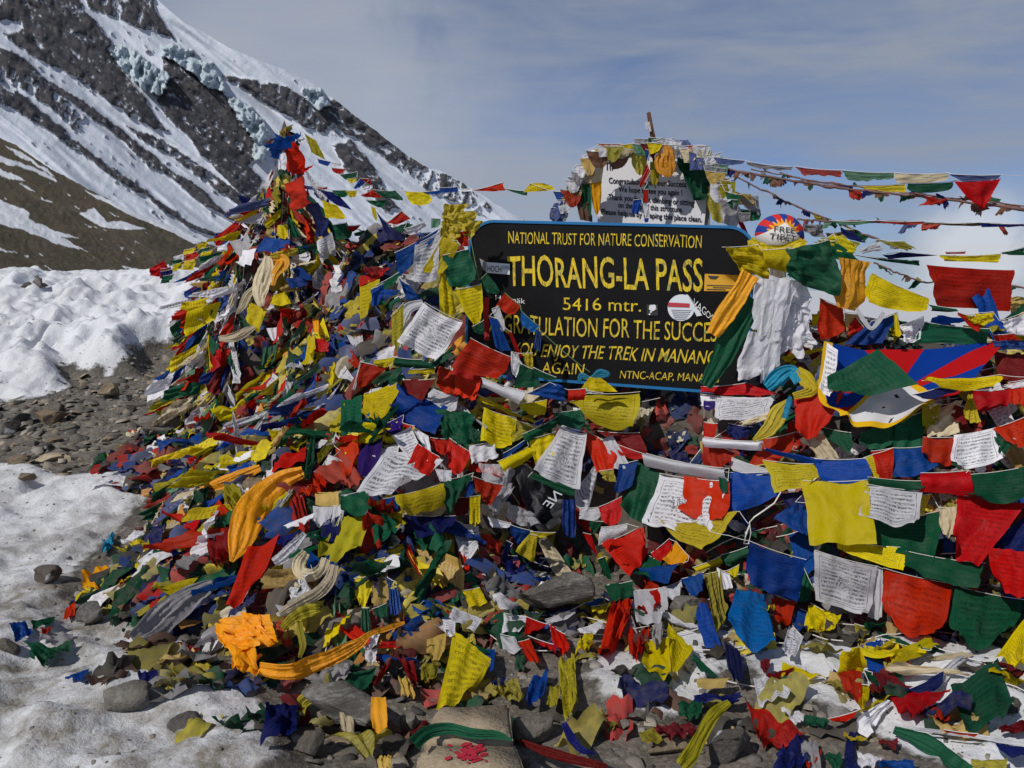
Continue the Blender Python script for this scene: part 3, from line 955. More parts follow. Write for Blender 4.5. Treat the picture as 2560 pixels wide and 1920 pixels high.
def ribbon(name, label, cat, win, code, pts, depth=None, off=.05, sheen=True, folds=2.5, group=None, twist=0.0, wr=1.0, parent=None, seed=None, z=None):
    """A scarf or sash along a path; each point is x, y, half width in the picture."""
    seed = RS.randint(1 << 30) if seed is None else seed
    rs = np.random.RandomState(seed)
    pts = np.array(pts, float)
    s = np.concatenate([[0], np.cumsum(np.hypot(*np.diff(pts[:, :2], axis=0).T))])
    L = max(20, int(len(pts) * 9))
    ss = np.linspace(0, s[-1], L)
    # smooth path (Catmull-Rom through the points)
    def cr(col):
        y = pts[:, col]
        m_ = np.gradient(y, s)
        i = np.clip(np.searchsorted(s, ss, side='right') - 1, 0, len(s) - 2)
        h_ = s[i + 1] - s[i]
        q = (ss - s[i]) / h_
        return (2 * q**3 - 3 * q**2 + 1) * y[i] + (q**3 - 2 * q**2 + q) * h_ * m_[i] + (-2 * q**3 + 3 * q**2) * y[i + 1] + (q**3 - q**2) * h_ * m_[i + 1]
    x, y, w = cr(0), cr(1), np.maximum(cr(2), 2)
    ox, oy, sc = WIN[win]
    X, Y, Wd = ox + x * sc, oy + y * sc, w * sc
    if depth is None:
        D = hit_depth(X, Y) - off - LIFT - .03
        kk = np.ones(5) / 5
        D = np.convolve(np.pad(D, 2, mode='edge'), kk, 'valid')
    else:
        d0, d1 = depth if isinstance(depth, (tuple, list)) else (depth, depth)
        D = np.linspace(d0, d1, L)
        D = np.minimum(D, hit_depth(X, Y, 99.) - .06)
        D = np.convolve(np.pad(D, 2, mode='edge'), np.ones(5) / 5, 'valid')
    if z is not None:
        D = (z - CAM_Z) / pix2ray(X, Y)[1]
    ctr_ = at(X, Y, D)
    tx, ty = np.gradient(X), np.gradient(Y)
    tl = np.hypot(tx, ty) + 1e-9
    nx, ny = -ty / tl, tx / tl
    for i_ in range(0, L - 6, 6):
        j_ = i_ + 6
        HERO.append(np.array([(X[i_] + nx[i_] * Wd[i_], Y[i_] + ny[i_] * Wd[i_]), (X[j_] + nx[j_] * Wd[j_], Y[j_] + ny[j_] * Wd[j_]),
                              (X[j_] - nx[j_] * Wd[j_], Y[j_] - ny[j_] * Wd[j_]), (X[i_] - nx[i_] * Wd[i_], Y[i_] - ny[i_] * Wd[i_])]))
    e = at(X + nx * Wd, Y + ny * Wd, D) - ctr_
    m = 29
    q = np.linspace(-1, 1, m)
    nv = np.cross(np.gradient(ctr_, axis=0), e)
    nv /= np.linalg.norm(nv, axis=1, keepdims=True) + 1e-9
    sg = np.sign((nv * (np.array([0, 0, CAM_Z]) - ctr_)).sum(1, keepdims=True))
    nv *= sg
    k = rs.randint(1 << 20)
    sl_ = ss / s[-1]
    f = folds * np.pi * (q[None] + 0.5 * fbm(sl_[:, None] * 1.6 + q[None] * .3, q[None] * 1.2, 3, k)) + rs.uniform(0, 6)
    wl = np.linalg.norm(e, axis=1)[:, None]
    am = np.clip(.5 + 1.1 * fbm(sl_[:, None] * 2.5 + 3, q[None] * 1.1, 2, k + 11), .05, 1.2)
    d = 0.035 * am * np.sin(f) + 0.24 * fbm(sl_[:, None] * 1.1 * len(pts) / 4 + q[None] * .5, q[None] * 1.9, 3, k + 3) + 0.17 * np.maximum(1 - np.abs(fbm(sl_[:, None] * 1.0 * len(pts) / 4 + q[None] * .8, q[None] * 1.7, 2, k + 6)) * 4.5, 0) + 0.10 * fbm(sl_[:, None] * 4, q[None] * 1.5, 3, k + 13) + 0.08 * (1 - q[None] ** 2)
    V = ctr_[:, None] + e[:, None] * (q[None] * (1 + 0.22 * fbm(sl_[:, None] * 5, q[None] * .4, 3, k + 8)))[..., None] + nv[:, None] * (d * wl * wr)[..., None]
    if depth is None:
        V = push_out(V, .03)
    uv = np.stack(np.broadcast_arrays(q[None] * .5 + .5, sl_[:, None] * s[-1] / (2 * w.mean())), -1)
    o = mk(name, V, quads(L, m), cloth_mat(code, '-', sheen), parent, uv=uv)
    return o if parent else tag(o, label, cat, group)
# ------------------------------------------------------------------ the heap: stones of the cairn and memorial, and old rags grown into it
def heap_mesh(name, sel, mat):
    V = np.stack([XX, YY, np.where(HEAP, MZ - .03, BZ - .12)], -1)
    st = 2
    V = V[::st, ::st]
    f = quads(*V.shape[:2])
    S = sel[::st, ::st].ravel()
    f = f[S[f].any(1)]
    used = np.unique(f)
    mp = -np.ones(S.size, int)
    mp[used] = np.arange(len(used))
    return mk(name, V.reshape(-1, 3)[used], mp[f], mat)


is_c = rho < 1.35
tag(heap_mesh('stone_cairn', HEAP & is_c, m_core), 'tall bell-shaped stone cairn buried under prayer flags left of the sign', 'cairn')
tag(heap_mesh('stone_mound', HEAP & ~is_c, m_core), 'long low stone mound under the flags below and around the black sign', 'mound')

m_rag, t, out = new_mat('old_rags')
tn = attr(t, 'tint').outputs['Color']
ob = nd(t, 'ShaderNodeNewGeometry').outputs['Position']
nz = noise(t, ob, 30, 4)
cc = mixc(t, ramp(t, nz, ((0.4, 0.0), (0.7, 0.5))), tn, (.10, .09, .08))
d = nd(t, 'ShaderNodeBsdfDiffuse')
tr = nd(t, 'ShaderNodeBsdfTranslucent')
t.links.new(cc, d.inputs[0])
t.links.new(cc, tr.inputs[0])
ms = nd(t, 'ShaderNodeMixShader', i_0=0.25)
t.links.new(d.outputs[0], ms.inputs[1])
t.links.new(tr.outputs[0], ms.inputs[2])
t.links.new(ms.outputs[0], out.inputs[0])


def rags(name, N, seed, zone, size, cols, up=.02, flow=None, thick=.55):
    rs = np.random.RandomState(seed)
    area = np.sqrt(1 + GRX ** 2 + GRY ** 2) * zone
    p = area.ravel() / area.sum()
    idx = rs.choice(p.size, N, p=p)
    x = XX.ravel()[idx] + rs.uniform(-.012, .012, N)
    y = YY.ravel()[idx] + rs.uniform(-.012, .012, N)
    c = np.stack([x, y, samp(SZ, x, y)], -1)
    nn = surf_n(x, y)
    a = np.cross(nn, rs.normal(size=(N, 3)))
    if flow is not None:
        a = np.array([*flow, 0.0]) + rs.normal(0, .38, (N, 3))
        a -= nn * (a * nn).sum(1, keepdims=True)
    a /= np.linalg.norm(a, axis=1, keepdims=True)
    b = np.cross(nn, a)
    L = rs.uniform(size[0], size[1], N)
    asp = rs.uniform(.35, 1, N) if flow is None else rs.uniform(.18, .5, N)
    k = 8 if flow is None else 9
    g = np.linspace(-.5, .5, k)
    u, v = np.meshgrid(g, g, indexing='ij')
    U, Vv = u[None] + 0 * L[:, None, None], v[None] + 0 * L[:, None, None]
    o1, o2 = rs.uniform(0, 900, (2, N, 1, 1))
    d = 0.75 * fbm(U * 3.0 + o1, Vv * 3.0 + o2, 3, 5) + .25 * np.sin(7 * U + o1) * rs.uniform(0, 1, (N, 1, 1))
    ex = 0.5 * fbm(U * 2 + o2, Vv * 2 + o1, 2, 8)
    tilt = rs.normal(0, .35, (N, 1, 1))
    P = c[:, None, None] + (L[:, None, None] * (U + ex * .3))[..., None] * a[:, None, None] + (L * asp)[:, None, None, None] * (Vv + ex * .3)[..., None] * b[:, None, None] \
        + ((d + tilt * U) * (L * (thick if flow is None else asp * thick))[:, None, None] + up + .25 * np.abs(tilt) * L[:, None, None])[..., None] * nn[:, None, None]
    F = quads(k, k)
    F = (F[None] + (np.arange(N) * k * k)[:, None, None]).reshape(-1, 4)
    cols = np.array(cols)
    cc = cols[rs.choice(len(cols), N)] * rs.uniform(.5, 1.15, (N, 1))
    g_ = cc.mean(1, keepdims=True)
    cc = cc + (g_ * np.array([[1.0, .95, .9]]) - cc) * rs.uniform(0, .45, (N, 1))
    o = mk(name, P.reshape(-1, 3), F, m_rag, colors=np.repeat(np.clip(cc, 0, 1), k * k, axis=0))
    o['kind'] = 'stuff'
    return o


c5 = [PAL[k][1] for k in 'WYYRRGGBBNNCMFLKVMG']
cav = (XX > -.35) & (XX < .85) & (YY < 4.62) & (YY > 3.9)
o = rags('rag_heap', 7500, 3, (HEAP & ~cav & (MZ > BZ + .04)).astype(float), (.06, .15), c5, up=.0, thick=.6)
o['label'] = 'dense crumpled layer of old prayer flags and rags covering the cairn and mound'
low = [PAL[k][1] for k in 'MXGNKLLRDYBG'] + [(.08, .07, .06)] * 4
o = rags('trodden_rags', 900, 4, (HEAP & (MZ < BZ + .22) & (YY < 5.2)).astype(float) + .35 * ((YY > 2.7) & (YY < 3.75) & (XX > -1.3)) + .8 * ((YY > 3.0) & (YY < 3.8) & (XX > -1.6) & (XX < -.1)), (.07, .20), low, .008, thick=.5)
o['label'] = 'dirty trodden rags lying at the foot of the mound'
dull = [PAL[k][1] for k in 'WKRFBNBGLYYOCGS'] + [(.12, .10, .08)]
bank_ = (HEAP & ~cav & (rho > .95) & (XX < .1) & (YY < 5.9) & (MZ > BZ + .02)).astype(float)
o = rags('matted_cloth_strips', 700, 8, bank_, (.16, .36), dull, .01, flow=(-.83, -.55), thick=.9)
o['label'] = 'matted strips of old flags and cloth lying down the low left bank'

# ------------------------------------------------------------------ the signs
def plain(name, c, rough=.6, spec=.3):
    m, t, out = new_mat(name)
    ob = nd(t, 'ShaderNodeTexCoord').outputs['Object']
    n1 = noise(t, ob, 5, 6, .7)
    col = mixc(t, ramp(t, n1, ((.45, 0), (.75, .35))), c, tuple(x * .6 + .03 for x in c))
    principled(t, out, col, rough, bump(t, noise(t, ob, 60, 3), .15, .004), spec)
    return m


m_black, t, out = new_mat('black_sign_paint')
ob = nd(t, 'ShaderNodeTexCoord').outputs['Object']
n1, n2, n3 = noise(t, ob, 3.2, 6, .7), noise(t, mapping(t, ob, (9, 9, 2.2), (0, R(28), 0)), 5, 6, .75, 1.0), noise(t, ob, 42, 4, .7)
c_ = mixc(t, ramp(t, n1, ((.45, 0), (.8, .8))), (.0030, .0030, .0036), (.008, .008, .009))
c_ = mixc(t, ramp(t, n2, ((.70, 0), (.76, .25))), c_, (.03, .03, .032))
c_ = mixc(t, ramp(t, mathn(t, 'MULTIPLY_ADD', n3, .6, mathn(t, 'MULTIPLY', n1, .4)), ((.66, 0), (.70, .6))), c_, (.06, .055, .05))
pb_ = principled(t, out, c_, .5, bump(t, mathn(t, 'ADD', n1, n3), .12, .006), .16)
t.links.new(ramp(t, n1, ((.3, .42), (.7, .7))), pb_.inputs['Roughness'])
m_edge = plain('blue_sign_edge', (.008, .13, .33), .5)
m_wboard = plain('white_board_paint', (.64, .64, .66), .6)
m_letter, t, out = new_mat('yellow_brush_lettering')
ob = nd(t, 'ShaderNodeTexCoord').outputs['Object']
n1 = noise(t, mapping(t, ob, (1, 1, 1)), 16, 4, .7)
n2 = noise(t, mapping(t, ob, (60, 60, 8)), 2.2, 4, .7)
lc = ramp(t, n1, ((.40, (.70, .50, .012)), (.54, (.62, .45, .02)), (.66, (.28, .28, .10))))
lc = mixc(t, ramp(t, n2, ((.50, 0), (.62, .8))), lc, (.06, .06, .025))
principled(t, out, lc, .6)
m_bletter = plain('dark_blue_lettering', (.008, .009, .02), .6)
m_white = plain('white_sticker', (.62, .66, .70), .5)
m_wpaint = plain('white_pen', (.65, .65, .65), .5)
m_osticker = plain('orange_sticker', (.62, .33, .025), .5)
m_dink = plain('dark_ink', (.03, .03, .035), .6)
m_wood = stone_mat('weathered_wood', (.10, .085, .07), (.22, .19, .16), (.34, .31, .27), 9, None, (6, 6, 1))
m_metal = plain('grey_metal', (.22, .22, .23), .45, .5)


def text_geo(s, offset=0.0):
    cu = bpy.data.curves.new('lettering', 'FONT')
    cu.offset = offset
    cu.body = s
    cu.size = 1.0
    cu.resolution_u = 3
    tmp = bpy.data.objects.new('lettering', cu)
    COL.objects.link(tmp)
    bpy.context.view_layer.update()
    me = bpy.data.meshes.new_from_object(tmp.evaluated_get(bpy.context.evaluated_depsgraph_get()))
    bpy.data.objects.remove(tmp)
    bpy.data.curves.remove(cu)
    return me


class Plane:
    """A flat board through four measured corners; finds where a spot of the photograph lies on it."""

    def __init__(self, win, tl, tr, br, bl, dl, dr):
        P = [at(*wp(win, *q), d) for q, d in ((tl, dl), (tr, dr), (br, dr), (bl, dl))]
        self.c = sum(P) / 4
        self.u = (P[1] + P[2] - P[0] - P[3]) / 2
        v = (P[0] + P[1] - P[2] - P[3]) / 2
        self.w = np.linalg.norm(self.u)
        self.u = self.u / self.w
        v = v - (v @ self.u) * self.u
        self.h = np.linalg.norm(v)
        self.v = v / self.h
        self.n = np.cross(self.u, self.v)
        if self.n @ (np.array([0, 0, CAM_Z]) - self.c) < 0:
            self.n = -self.n
        self.win = win

    def uv(self, x, y):
        px, py = wp(self.win, x, y)
        a, b = pix2ray(px, py)
        d = np.array([a, 1.0, b])
        o = np.array([0, 0, CAM_Z])
        s = ((self.c - o) @ self.n) / (d @ self.n)
        q = o + d * s - self.c
        return np.array([q @ self.u, q @ self.v])

    def pt(self, u, v, off=0.0):
        return self.c + self.u * u + self.v * v + self.n * off


def paint_text(plane, s, xl, yl, xr, yr, hpx, mat, parent, off=.004, slant=0.0, jit=.035, name='painted_lettering', seed=1, bold=0.0):
    me = text_geo(s, bold)
    n = len(me.vertices)
    co = np.zeros(n * 3, np.float32)
    me.vertices.foreach_get('co', co)
    co = co.reshape(-1, 3).astype(float)
    x0, x1 = co[:, 0].min(), co[:, 0].max()
    cap = 0.69
    P0, P1 = plane.uv(xl, yl), plane.uv(xr, yr)
    H = plane.uv(xl, yl - hpx) - P0
    u, v = (co[:, 0] - x0) / (x1 - x0), co[:, 1] / cap
    ch = u * len(s)
    v = v * (1 + jit * 2 * fbm(ch * .7, ch * 0, 2, seed)) + jit * 1.5 * fbm(ch * .5 + 9, ch * 0, 2, seed + 2)
    u = u + jit * .25 / max(len(s), 1) * 8 * fbm(ch * .8, v * .8, 2, seed + 4)
    q = P0[None] + u[:, None] * (P1 - P0)[None] + v[:, None] * H[None] + (slant * v * np.linalg.norm(H))[:, None] * np.array([[1.0, 0]])
    W3 = plane.c + q[:, :1] * plane.u + q[:, 1:] * plane.v + off * plane.n
    me.vertices.foreach_set('co', W3.astype(np.float32).ravel())
    me.materials.clear()
    me.update()
    return link(name, me, mat, parent)


def rounded(w, h, rads, k=8):
    """Outline of a board, corners tl tr br bl rounded."""
    pts = []
    for (sx, sy, a0), r in zip(((-1, 1, 180), (1, 1, 90), (1, -1, 0), (-1, -1, -90)), rads):
        cx_, cy_ = sx * (w / 2 - r), sy * (h / 2 - r)
        for i in range(k + 1):
            a = R(a0 - 90 * i / k)
            pts.append((cx_ + r * math.cos(a), cy_ + r * math.sin(a)))
    return np.array(pts)


def slab(name, plane, outline, z0, z1, mat, parent, bev=0.0):
    bm = bmesh.new()
    rings = []
    ctr_ = outline.mean(0)
    for z, s in ((z0, 1), (z1 - bev, 1), (z1, 1 - bev * 1.5)) if bev else ((z0, 1), (z1, 1)):
        rings.append([bm.verts.new(plane.pt(*(ctr_ + (p - ctr_) * s), z)) for p in outline])
    for a, b in zip(rings[:-1], rings[1:]):
        for i in range(len(a)):
            j = (i + 1) % len(a)
            bm.faces.new((a[i], a[j], b[j], b[i]))
    bm.faces.new(rings[0][::-1])
    bm.faces.new(rings[-1])
    bmesh.ops.recalc_face_normals(bm, faces=bm.faces)
    me = bpy.data.meshes.new(name)
    bm.to_mesh(me)
    bm.free()
    return link(name, me, mat, parent)


def ringband(name, plane, outer, inner, z0, z1, mat, parent):
    bm = bmesh.new()
    V = [[bm.verts.new(plane.pt(*p, z)) for p in o] for o, z in ((outer, z0), (outer, z1), (inner, z1), (inner, z0))]
    n_ = len(outer)
    for k_ in range(4):
        a, b = V[k_], V[(k_ + 1) % 4]
        for i in range(n_):
            j = (i + 1) % n_
            bm.faces.new((a[i], a[j], b[j], b[i]))
    bmesh.ops.recalc_face_normals(bm, faces=bm.faces)
    me = bpy.data.meshes.new(name)
    bm.to_mesh(me)
    bm.free()
    return link(name, me, mat, parent)


def bar(name, p, q, w, d, mat, parent=None):
    p, q = np.asarray(p, float), np.asarray(q, float)
    t_ = (q - p) / np.linalg.norm(q - p)
    a = np.cross(t_, [0, 1, 0.01])
    a /= np.linalg.norm(a)
    b = np.cross(t_, a)
    bm = bmesh.new()
    r = [[bm.verts.new(c + a * sx * w / 2 + b * sy * d / 2) for sx, sy in ((-1, -1), (1, -1), (1, 1), (-1, 1))] for c in (p, q)]
    for i in range(4):
        bm.faces.new((r[0][i], r[0][(i + 1) % 4], r[1][(i + 1) % 4], r[1][i]))
    bm.faces.new(r[0][::-1])
    bm.faces.new(r[1])
    bmesh.ops.recalc_face_normals(bm, faces=bm.faces)
    bmesh.ops.bevel(bm, geom=bm.edges[:], offset=min(w, d) * .12, segments=1, affect='EDGES')
    me = bpy.data.meshes.new(name)
    bm.to_mesh(me)
    bm.free()
    return link(name, me, mat, parent)


SG = Plane('E', (150, 647), (1748, 684), (1748, 1638), (150, 1519), 4.90, 4.48)
sign = thing('sign_board', 'black painted sign board with blue edge and yellow brush lettering on the mound', 'sign', tuple(SG.pt(0, -SG.h / 2)))
ol = rounded(SG.w, SG.h, (.15, .15, .05, .05))
il = rounded(SG.w - .030, SG.h - .030, (.138, .138, .045, .045))
slab('panel', SG, il, -.035, 0, m_black, sign)
ringband('edging', SG, ol, il, -.038, .007, m_edge, sign)
for s in (-1, 1):
    p = SG.pt(s * SG.w * .36, 0, -.075)
    bar('post', (p[0], p[1], .25), tuple(SG.pt(s * SG.w * .36, SG.h * .46, -.075)), .06, .06, m_wood, sign)
paint_text(SG, 'NATIONAL TRUST FOR NATURE CONSERVATION', 385, 781, 1466, 806, 66, m_letter, sign, seed=3, bold=0)
paint_text(SG, 'THORANG-LA PASS', 385, 1020, 1476, 1048, 166, m_letter, sign, seed=9, slant=-.03, bold=.010)
paint_text(SG, '5416 mtr.', 690, 1156, 1130, 1163, 68, m_letter, sign, seed=14)
paint_text(SG, 'CONGRATULATION FOR THE SUCCESS', 185, 1278, 1590, 1334, 100, m_letter, sign, seed=22, bold=0)
paint_text(SG, 'YOU ENJOY THE TREK IN MANANG', 400, 1408, 1540, 1458, 72, m_letter, sign, slant=.22, seed=31, bold=.004)
paint_text(SG, 'AGAIN', 572, 1508, 805, 1518, 62, m_letter, sign, slant=.1, seed=37)
paint_text(SG, 'NTNC-ACAP, MANANG', 1008, 1535, 1560, 1562, 44, m_letter, sign, slant=.12, seed=41)


def quad_sheet(name, plane, pts, off, mat, parent, k=6, curl=0):
    q = np.array([plane.uv(*p) for p in pts])
    u, v = np.meshgrid(np.linspace(0, 1, k), np.linspace(0, 1, k), indexing='ij')
    B = q[0] * ((1 - u) * (1 - v))[..., None] + q[1] * (u * (1 - v))[..., None] + q[2] * (u * v)[..., None] + q[3] * ((1 - u) * v)[..., None]
    V = plane.c + B[..., :1] * plane.u + B[..., 1:] * plane.v + plane.n * (off + curl * np.maximum(u + (1 - v) - 1.45, 0) ** 2)[..., None]
    return mk(name, V, quads(k, k), mat, parent, uv=np.stack([u, 1 - v], -1))


def disc_sheet(name, plane, x, y, r, off, mat, parent, k=28):
    c = plane.uv(x, y)
    rad = np.linalg.norm(plane.uv(x + r, y) - c)
    bm = bmesh.new()
    bm.faces.new([bm.verts.new(plane.pt(c[0] + rad * math.cos(i * 2 * math.pi / k), c[1] + rad * math.sin(i * 2 * math.pi / k), off)) for i in range(k)])
    me = bpy.data.meshes.new(name)
    bm.to_mesh(me)
    bm.free()
    return link(name, me, mat, parent)


st_ = quad_sheet('sticker', SG, [(262, 886), (392, 897), (392, 957), (262, 946)], .005, m_white, sign)
st_['label'] = 'pale rectangular sticker with dark lettering on the black panel'
paint_text(SG, 'HOCH', 268, 938, 345, 944, 34, m_bletter, st_, off=.008, jit=0, name='print')
paint_text(SG, 'ZWEI', 348, 924, 388, 927, 18, m_edge, st_, off=.008, jit=0, name='print')
quad_sheet('sticker', SG, [(222, 865), (262, 885), (262, 944), (240, 925)], .0045, m_metal, sign)
st_ = quad_sheet('sticker', SG, [(1485, 952), (1672, 960), (1662, 1050), (1480, 1048)], .005, m_osticker, sign, curl=.3)
st_['label'] = 'orange rectangular sticker right of the large lettering'
for y_, l_, r_ in ((1014, 1495, 1650), (1026, 1530, 1640), (1036, 1495, 1600)):
    quad_sheet('print', SG, [(l_, y_), (r_, y_ + 3), (r_, y_ + 7), (l_, y_ + 4)], .008, m_dink, st_, k=2)
quad_sheet('print', SG, [(1500, 962), (1565, 965), (1545, 982), (1515, 980)], .008, m_dink, st_, k=3)
st_ = disc_sheet('sticker', SG, 1352, 1142, 76, .005, m_white, sign)
st_['label'] = 'round pale sticker with a red band'
m_redink = plain('red_print', (.42, .04, .05), .5)
quad_sheet('print', SG, [(1280, 1112), (1400, 1118), (1398, 1140), (1279, 1136)], .008, m_redink, st_, k=2)
for i in range(6):
    quad_sheet('print', SG, [(1295 + 4 * i, 1152 + 10 * i), (1410 - 6 * i, 1156 + 10 * i), (1410 - 6 * i, 1159 + 10 * i), (1295 + 4 * i, 1155 + 10 * i)], .008, m_metal, st_, k=2)
st_ = quad_sheet('sticker', SG, [(1378, 1066), (1400, 1072), (1470, 1185), (1440, 1190)], .011, m_white, sign, curl=.2)
st_ = quad_sheet('sticker', SG, [(1160, 1122), (1222, 1124), (1222, 1186), (1160, 1184)], .005, m_dink, sign)
for x_, y_, r_ in ((1186, 1138, 13), (1200, 1136, 12), (1193, 1147, 14), (1180, 1147, 8), (1206, 1146, 8), (1184, 1164, 6), (1176, 1178, 5)):
    disc_sheet('print', SG, x_, y_, r_, .0075 + .0003 * r_, m_wpaint, st_, k=14)
paint_text(SG, 'Hakmäk', 312, 1098, 478, 1120, 28, m_wpaint, sign, off=.005, jit=.01, name='pen_writing')
paint_text(SG, 'VAGOS', 1418, 1128, 1532, 1222, 40, m_wpaint, sign, off=.014, slant=.2, jit=.12, name='pen_writing', seed=5)

# the white board behind and above the sign
WB = Plane('E', (912, 285), (1502, 318), (1492, 720), (882, 690), 5.62, 5.50)
wb = thing('notice_board', 'white notice board with dark printed thanks to trekkers, standing behind the black sign', 'notice board', tuple(WB.pt(0, -WB.h / 2)))
slab('panel', WB, rounded(WB.w, WB.h, (.02,) * 4, 3), -.025, 0, m_wboard, wb)
for s in (-1, 1):
    p = WB.pt(s * WB.w * .47, WB.h * .5, -.05)
    bar('post', (p[0], p[1], .3), tuple(p), .05, .05, m_metal, wb)
bar('crossbar', tuple(WB.pt(-WB.w * .55, WB.h * .47, -.05)), tuple(WB.pt(WB.w * .56, WB.h * .47, -.05)), .05, .045, m_metal, wb)
for s_, a in (('Congratulation on your Success !', (946, 444, 1398, 468, 32)), ('We hope to see you again !', (1000, 492, 1358, 514, 31)), ('Thank you for not climbing or sitting', (944, 536, 1424, 570, 31)),
              ('on the top of this structure.', (998, 580, 1362, 608, 30)), ('Please help us by keeping this place clean.', (906, 617, 1468, 662, 30)), ('Th', (925, 370, 968, 372, 44))):
    paint_text(WB, s_, *a, m_bletter, wb, jit=0, name='printed_lettering', bold=.022)
# pole of the notice frame with a small pennant
P0, P1 = at(*wp('E', 1200, 330), 5.5), at(*wp('E', 1170, 45), 5.5)
pl = thing('pennant_stick', 'thin stick with a brown and white pennant rising above the notice board', 'stick', tuple(P0))
bar('stick', P0, P1, .014, .014, m_wood, pl)
add_cloth('pennant', at(*np.array([wp('E', *q) for q in ((1158, 48), (1180, 44), (1212, 205), (1180, 205))]).T, 5.49), 'X', '-', pl, snap=False, seed=8)
add_cloth('pennant', at(*np.array([wp('E', *q) for q in ((1146, 100), (1176, 100), (1190, 160), (1158, 150))]).T, 5.475), 'W', '-', pl, snap=False, seed=9)

# ------------------------------------------------------------------ cap on a post, right of the sign
capc = at(*wp('F', 490, 590), 4.58)
m_cap, t, out = new_mat('cap_cloth')
ob = nd(t, 'ShaderNodeUVMap').outputs[0]
s = nd(t, 'ShaderNodeSeparateXYZ')
t.links.new(ob, s.inputs[0])
u, v = s.outputs[0], s.outputs[1]                                   # picture-like front coordinates on the cap, metres
cu, cv = mathn(t, 'SUBTRACT', u, -.015), mathn(t, 'SUBTRACT', v, -.005)
ang = mathn(t, 'ARCTAN2', cv, cu)
rad = mathn(t, 'SQRT', mathn(t, 'ADD', mathn(t, 'MULTIPLY', cu, cu), mathn(t, 'MULTIPLY', cv, cv)))
ray = mathn(t, 'SINE', mathn(t, 'MULTIPLY', ang, 9.0))
flame = mathn(t, 'MULTIPLY_ADD', mathn(t, 'SINE', mathn(t, 'MULTIPLY', ang, 22.0)), .012, .074)
c_ = mixc(t, mathn(t, 'GREATER_THAN', ray, 0.0), (.50, .02, .015), (.012, .035, .22))
c_ = mixc(t, mathn(t, 'LESS_THAN', rad, flame), c_, (.66, .30, .012))
tri = mathn(t, 'MULTIPLY', mathn(t, 'LESS_THAN', mathn(t, 'MULTIPLY_ADD', mathn(t, 'ABSOLUTE', mathn(t, 'ADD', u, .015)), 0.72, v), .058), mathn(t, 'LESS_THAN', mathn(t, 'ABSOLUTE', mathn(t, 'ADD', u, .015)), .112))
c_ = mixc(t, tri, c_, (.64, .62, .58))
bd = mathn(t, 'LESS_THAN', v, -.085)
c_ = mixc(t, bd, c_, (.60, .36, .03))
principled(t, out, c_, .85, bump(t, noise(t, ob, 60, 3), .3, .004))
cap = thing('knitted_cap', 'round cap with white front, yellow sun and red and blue rays, on a post', 'cap', tuple(capc))
th, ph = np.meshgrid(np.linspace(0, 2 * np.pi, 49), np.linspace(-.75, np.pi / 2, 22), indexing='ij')
rx, ry, rz = .128, .125, .112
wob = 1 + .03 * fbm(np.cos(th) * 2 + 5, np.sin(th) * 2 + ph * 2, 3, 7)
loc = np.stack([rx * np.cos(ph) * np.cos(th) * wob, ry * np.cos(ph) * np.sin(th) * wob, rz * np.sin(ph) * wob], -1)
ta = R(-8)
rot = lambda p: np.stack([p[..., 0] * math.cos(ta) - p[..., 2] * math.sin(ta), p[..., 1], p[..., 0] * math.sin(ta) + p[..., 2] * math.cos(ta)], -1)
mk('crown', rot(loc) + capc, quads(*th.shape), m_cap, cap, uv=np.stack([loc[..., 0], loc[..., 2]], -1))
for s_, y_, w_ in (('FREE', .004, .104), ('TIBET', -.036, .136)):
    me = text_geo(s_)
    co = np.zeros(len(me.vertices) * 3, np.float32)
    me.vertices.foreach_get('co', co)
    co = co.reshape(-1, 3).astype(float)
    x = (co[:, 0] - co[:, 0].min()) / (np.ptp(co[:, 0])) - .5
    X, Z = -.016 + x * w_, y_ + co[:, 1] / .69 * .030
    q = 1 - (X / rx) ** 2 - (Z / rz) ** 2
    Y_ = -ry * np.sqrt(np.maximum(q, .02)) * 1.03 - .004
    me.vertices.foreach_set('co', (rot(np.stack([X, Y_, Z], -1)) + capc).astype(np.float32).ravel())
    me.update()
    me.materials.clear()
    link('lettering', me, m_dink, cap)
p = at(*wp('F', 480, 1250), 4.66)
post = thing('wooden_post', 'wooden post wrapped in scarves carrying the cap, right of the black sign', 'post', (p[0], p[1], .6))
bar('post', (p[0] + .02, p[1], .5), tuple(capc + np.array([0, .02, .02])), .07, .07, m_wood, post)
pa, pb = at(*wp('F', 300, 740), 4.62), at(*wp('F', 1420, 1050), 4.62)
bar('crossbar', pa, pb, .03, .03, m_wood, post)
# ------------------------------------------------------------------ the large flags one can tell apart, string by string (measured in the photograph's windows)
# --- sky strings and the crowd of flags behind
string('string of small bright flags spanning the sky from the cairn tip to the notice board', 'E',
       ['B 0,470 100,465 102,490 0,502', 'W 102,478 180,474 182,490 104,492', 'R 182,486 352,440 372,484 300,490', 'G 360,474 490,490 488,514 440,506',
        'Y 468,494 505,446 600,440 662,484', 'B 630,490 738,494 712,560 690,596'], depth=(7.6, 4.55), snap=False)
string('flag string from the cairn tip with a long green and a yellow flag', 'D',
       ['B 690,418 785,430 780,452 700,440', 'R 790,430 850,434 846,446 792,444', 'N 782,438 900,462 990,562 890,536', 'G 872,450 962,450 972,492 902,490', 'Y 955,455 1022,452 1012,488 972,492',
        'R 1046,478 1110,450 1168,490 1092,500 c', 'G 1114,450 1242,452 1312,520 1172,490', 'Y 1292,456 1430,462 1466,530 1332,542', 'B 1395,462 1500,450 1505,470 1440,476'], depth=(7.3, 6.3), snap=False)
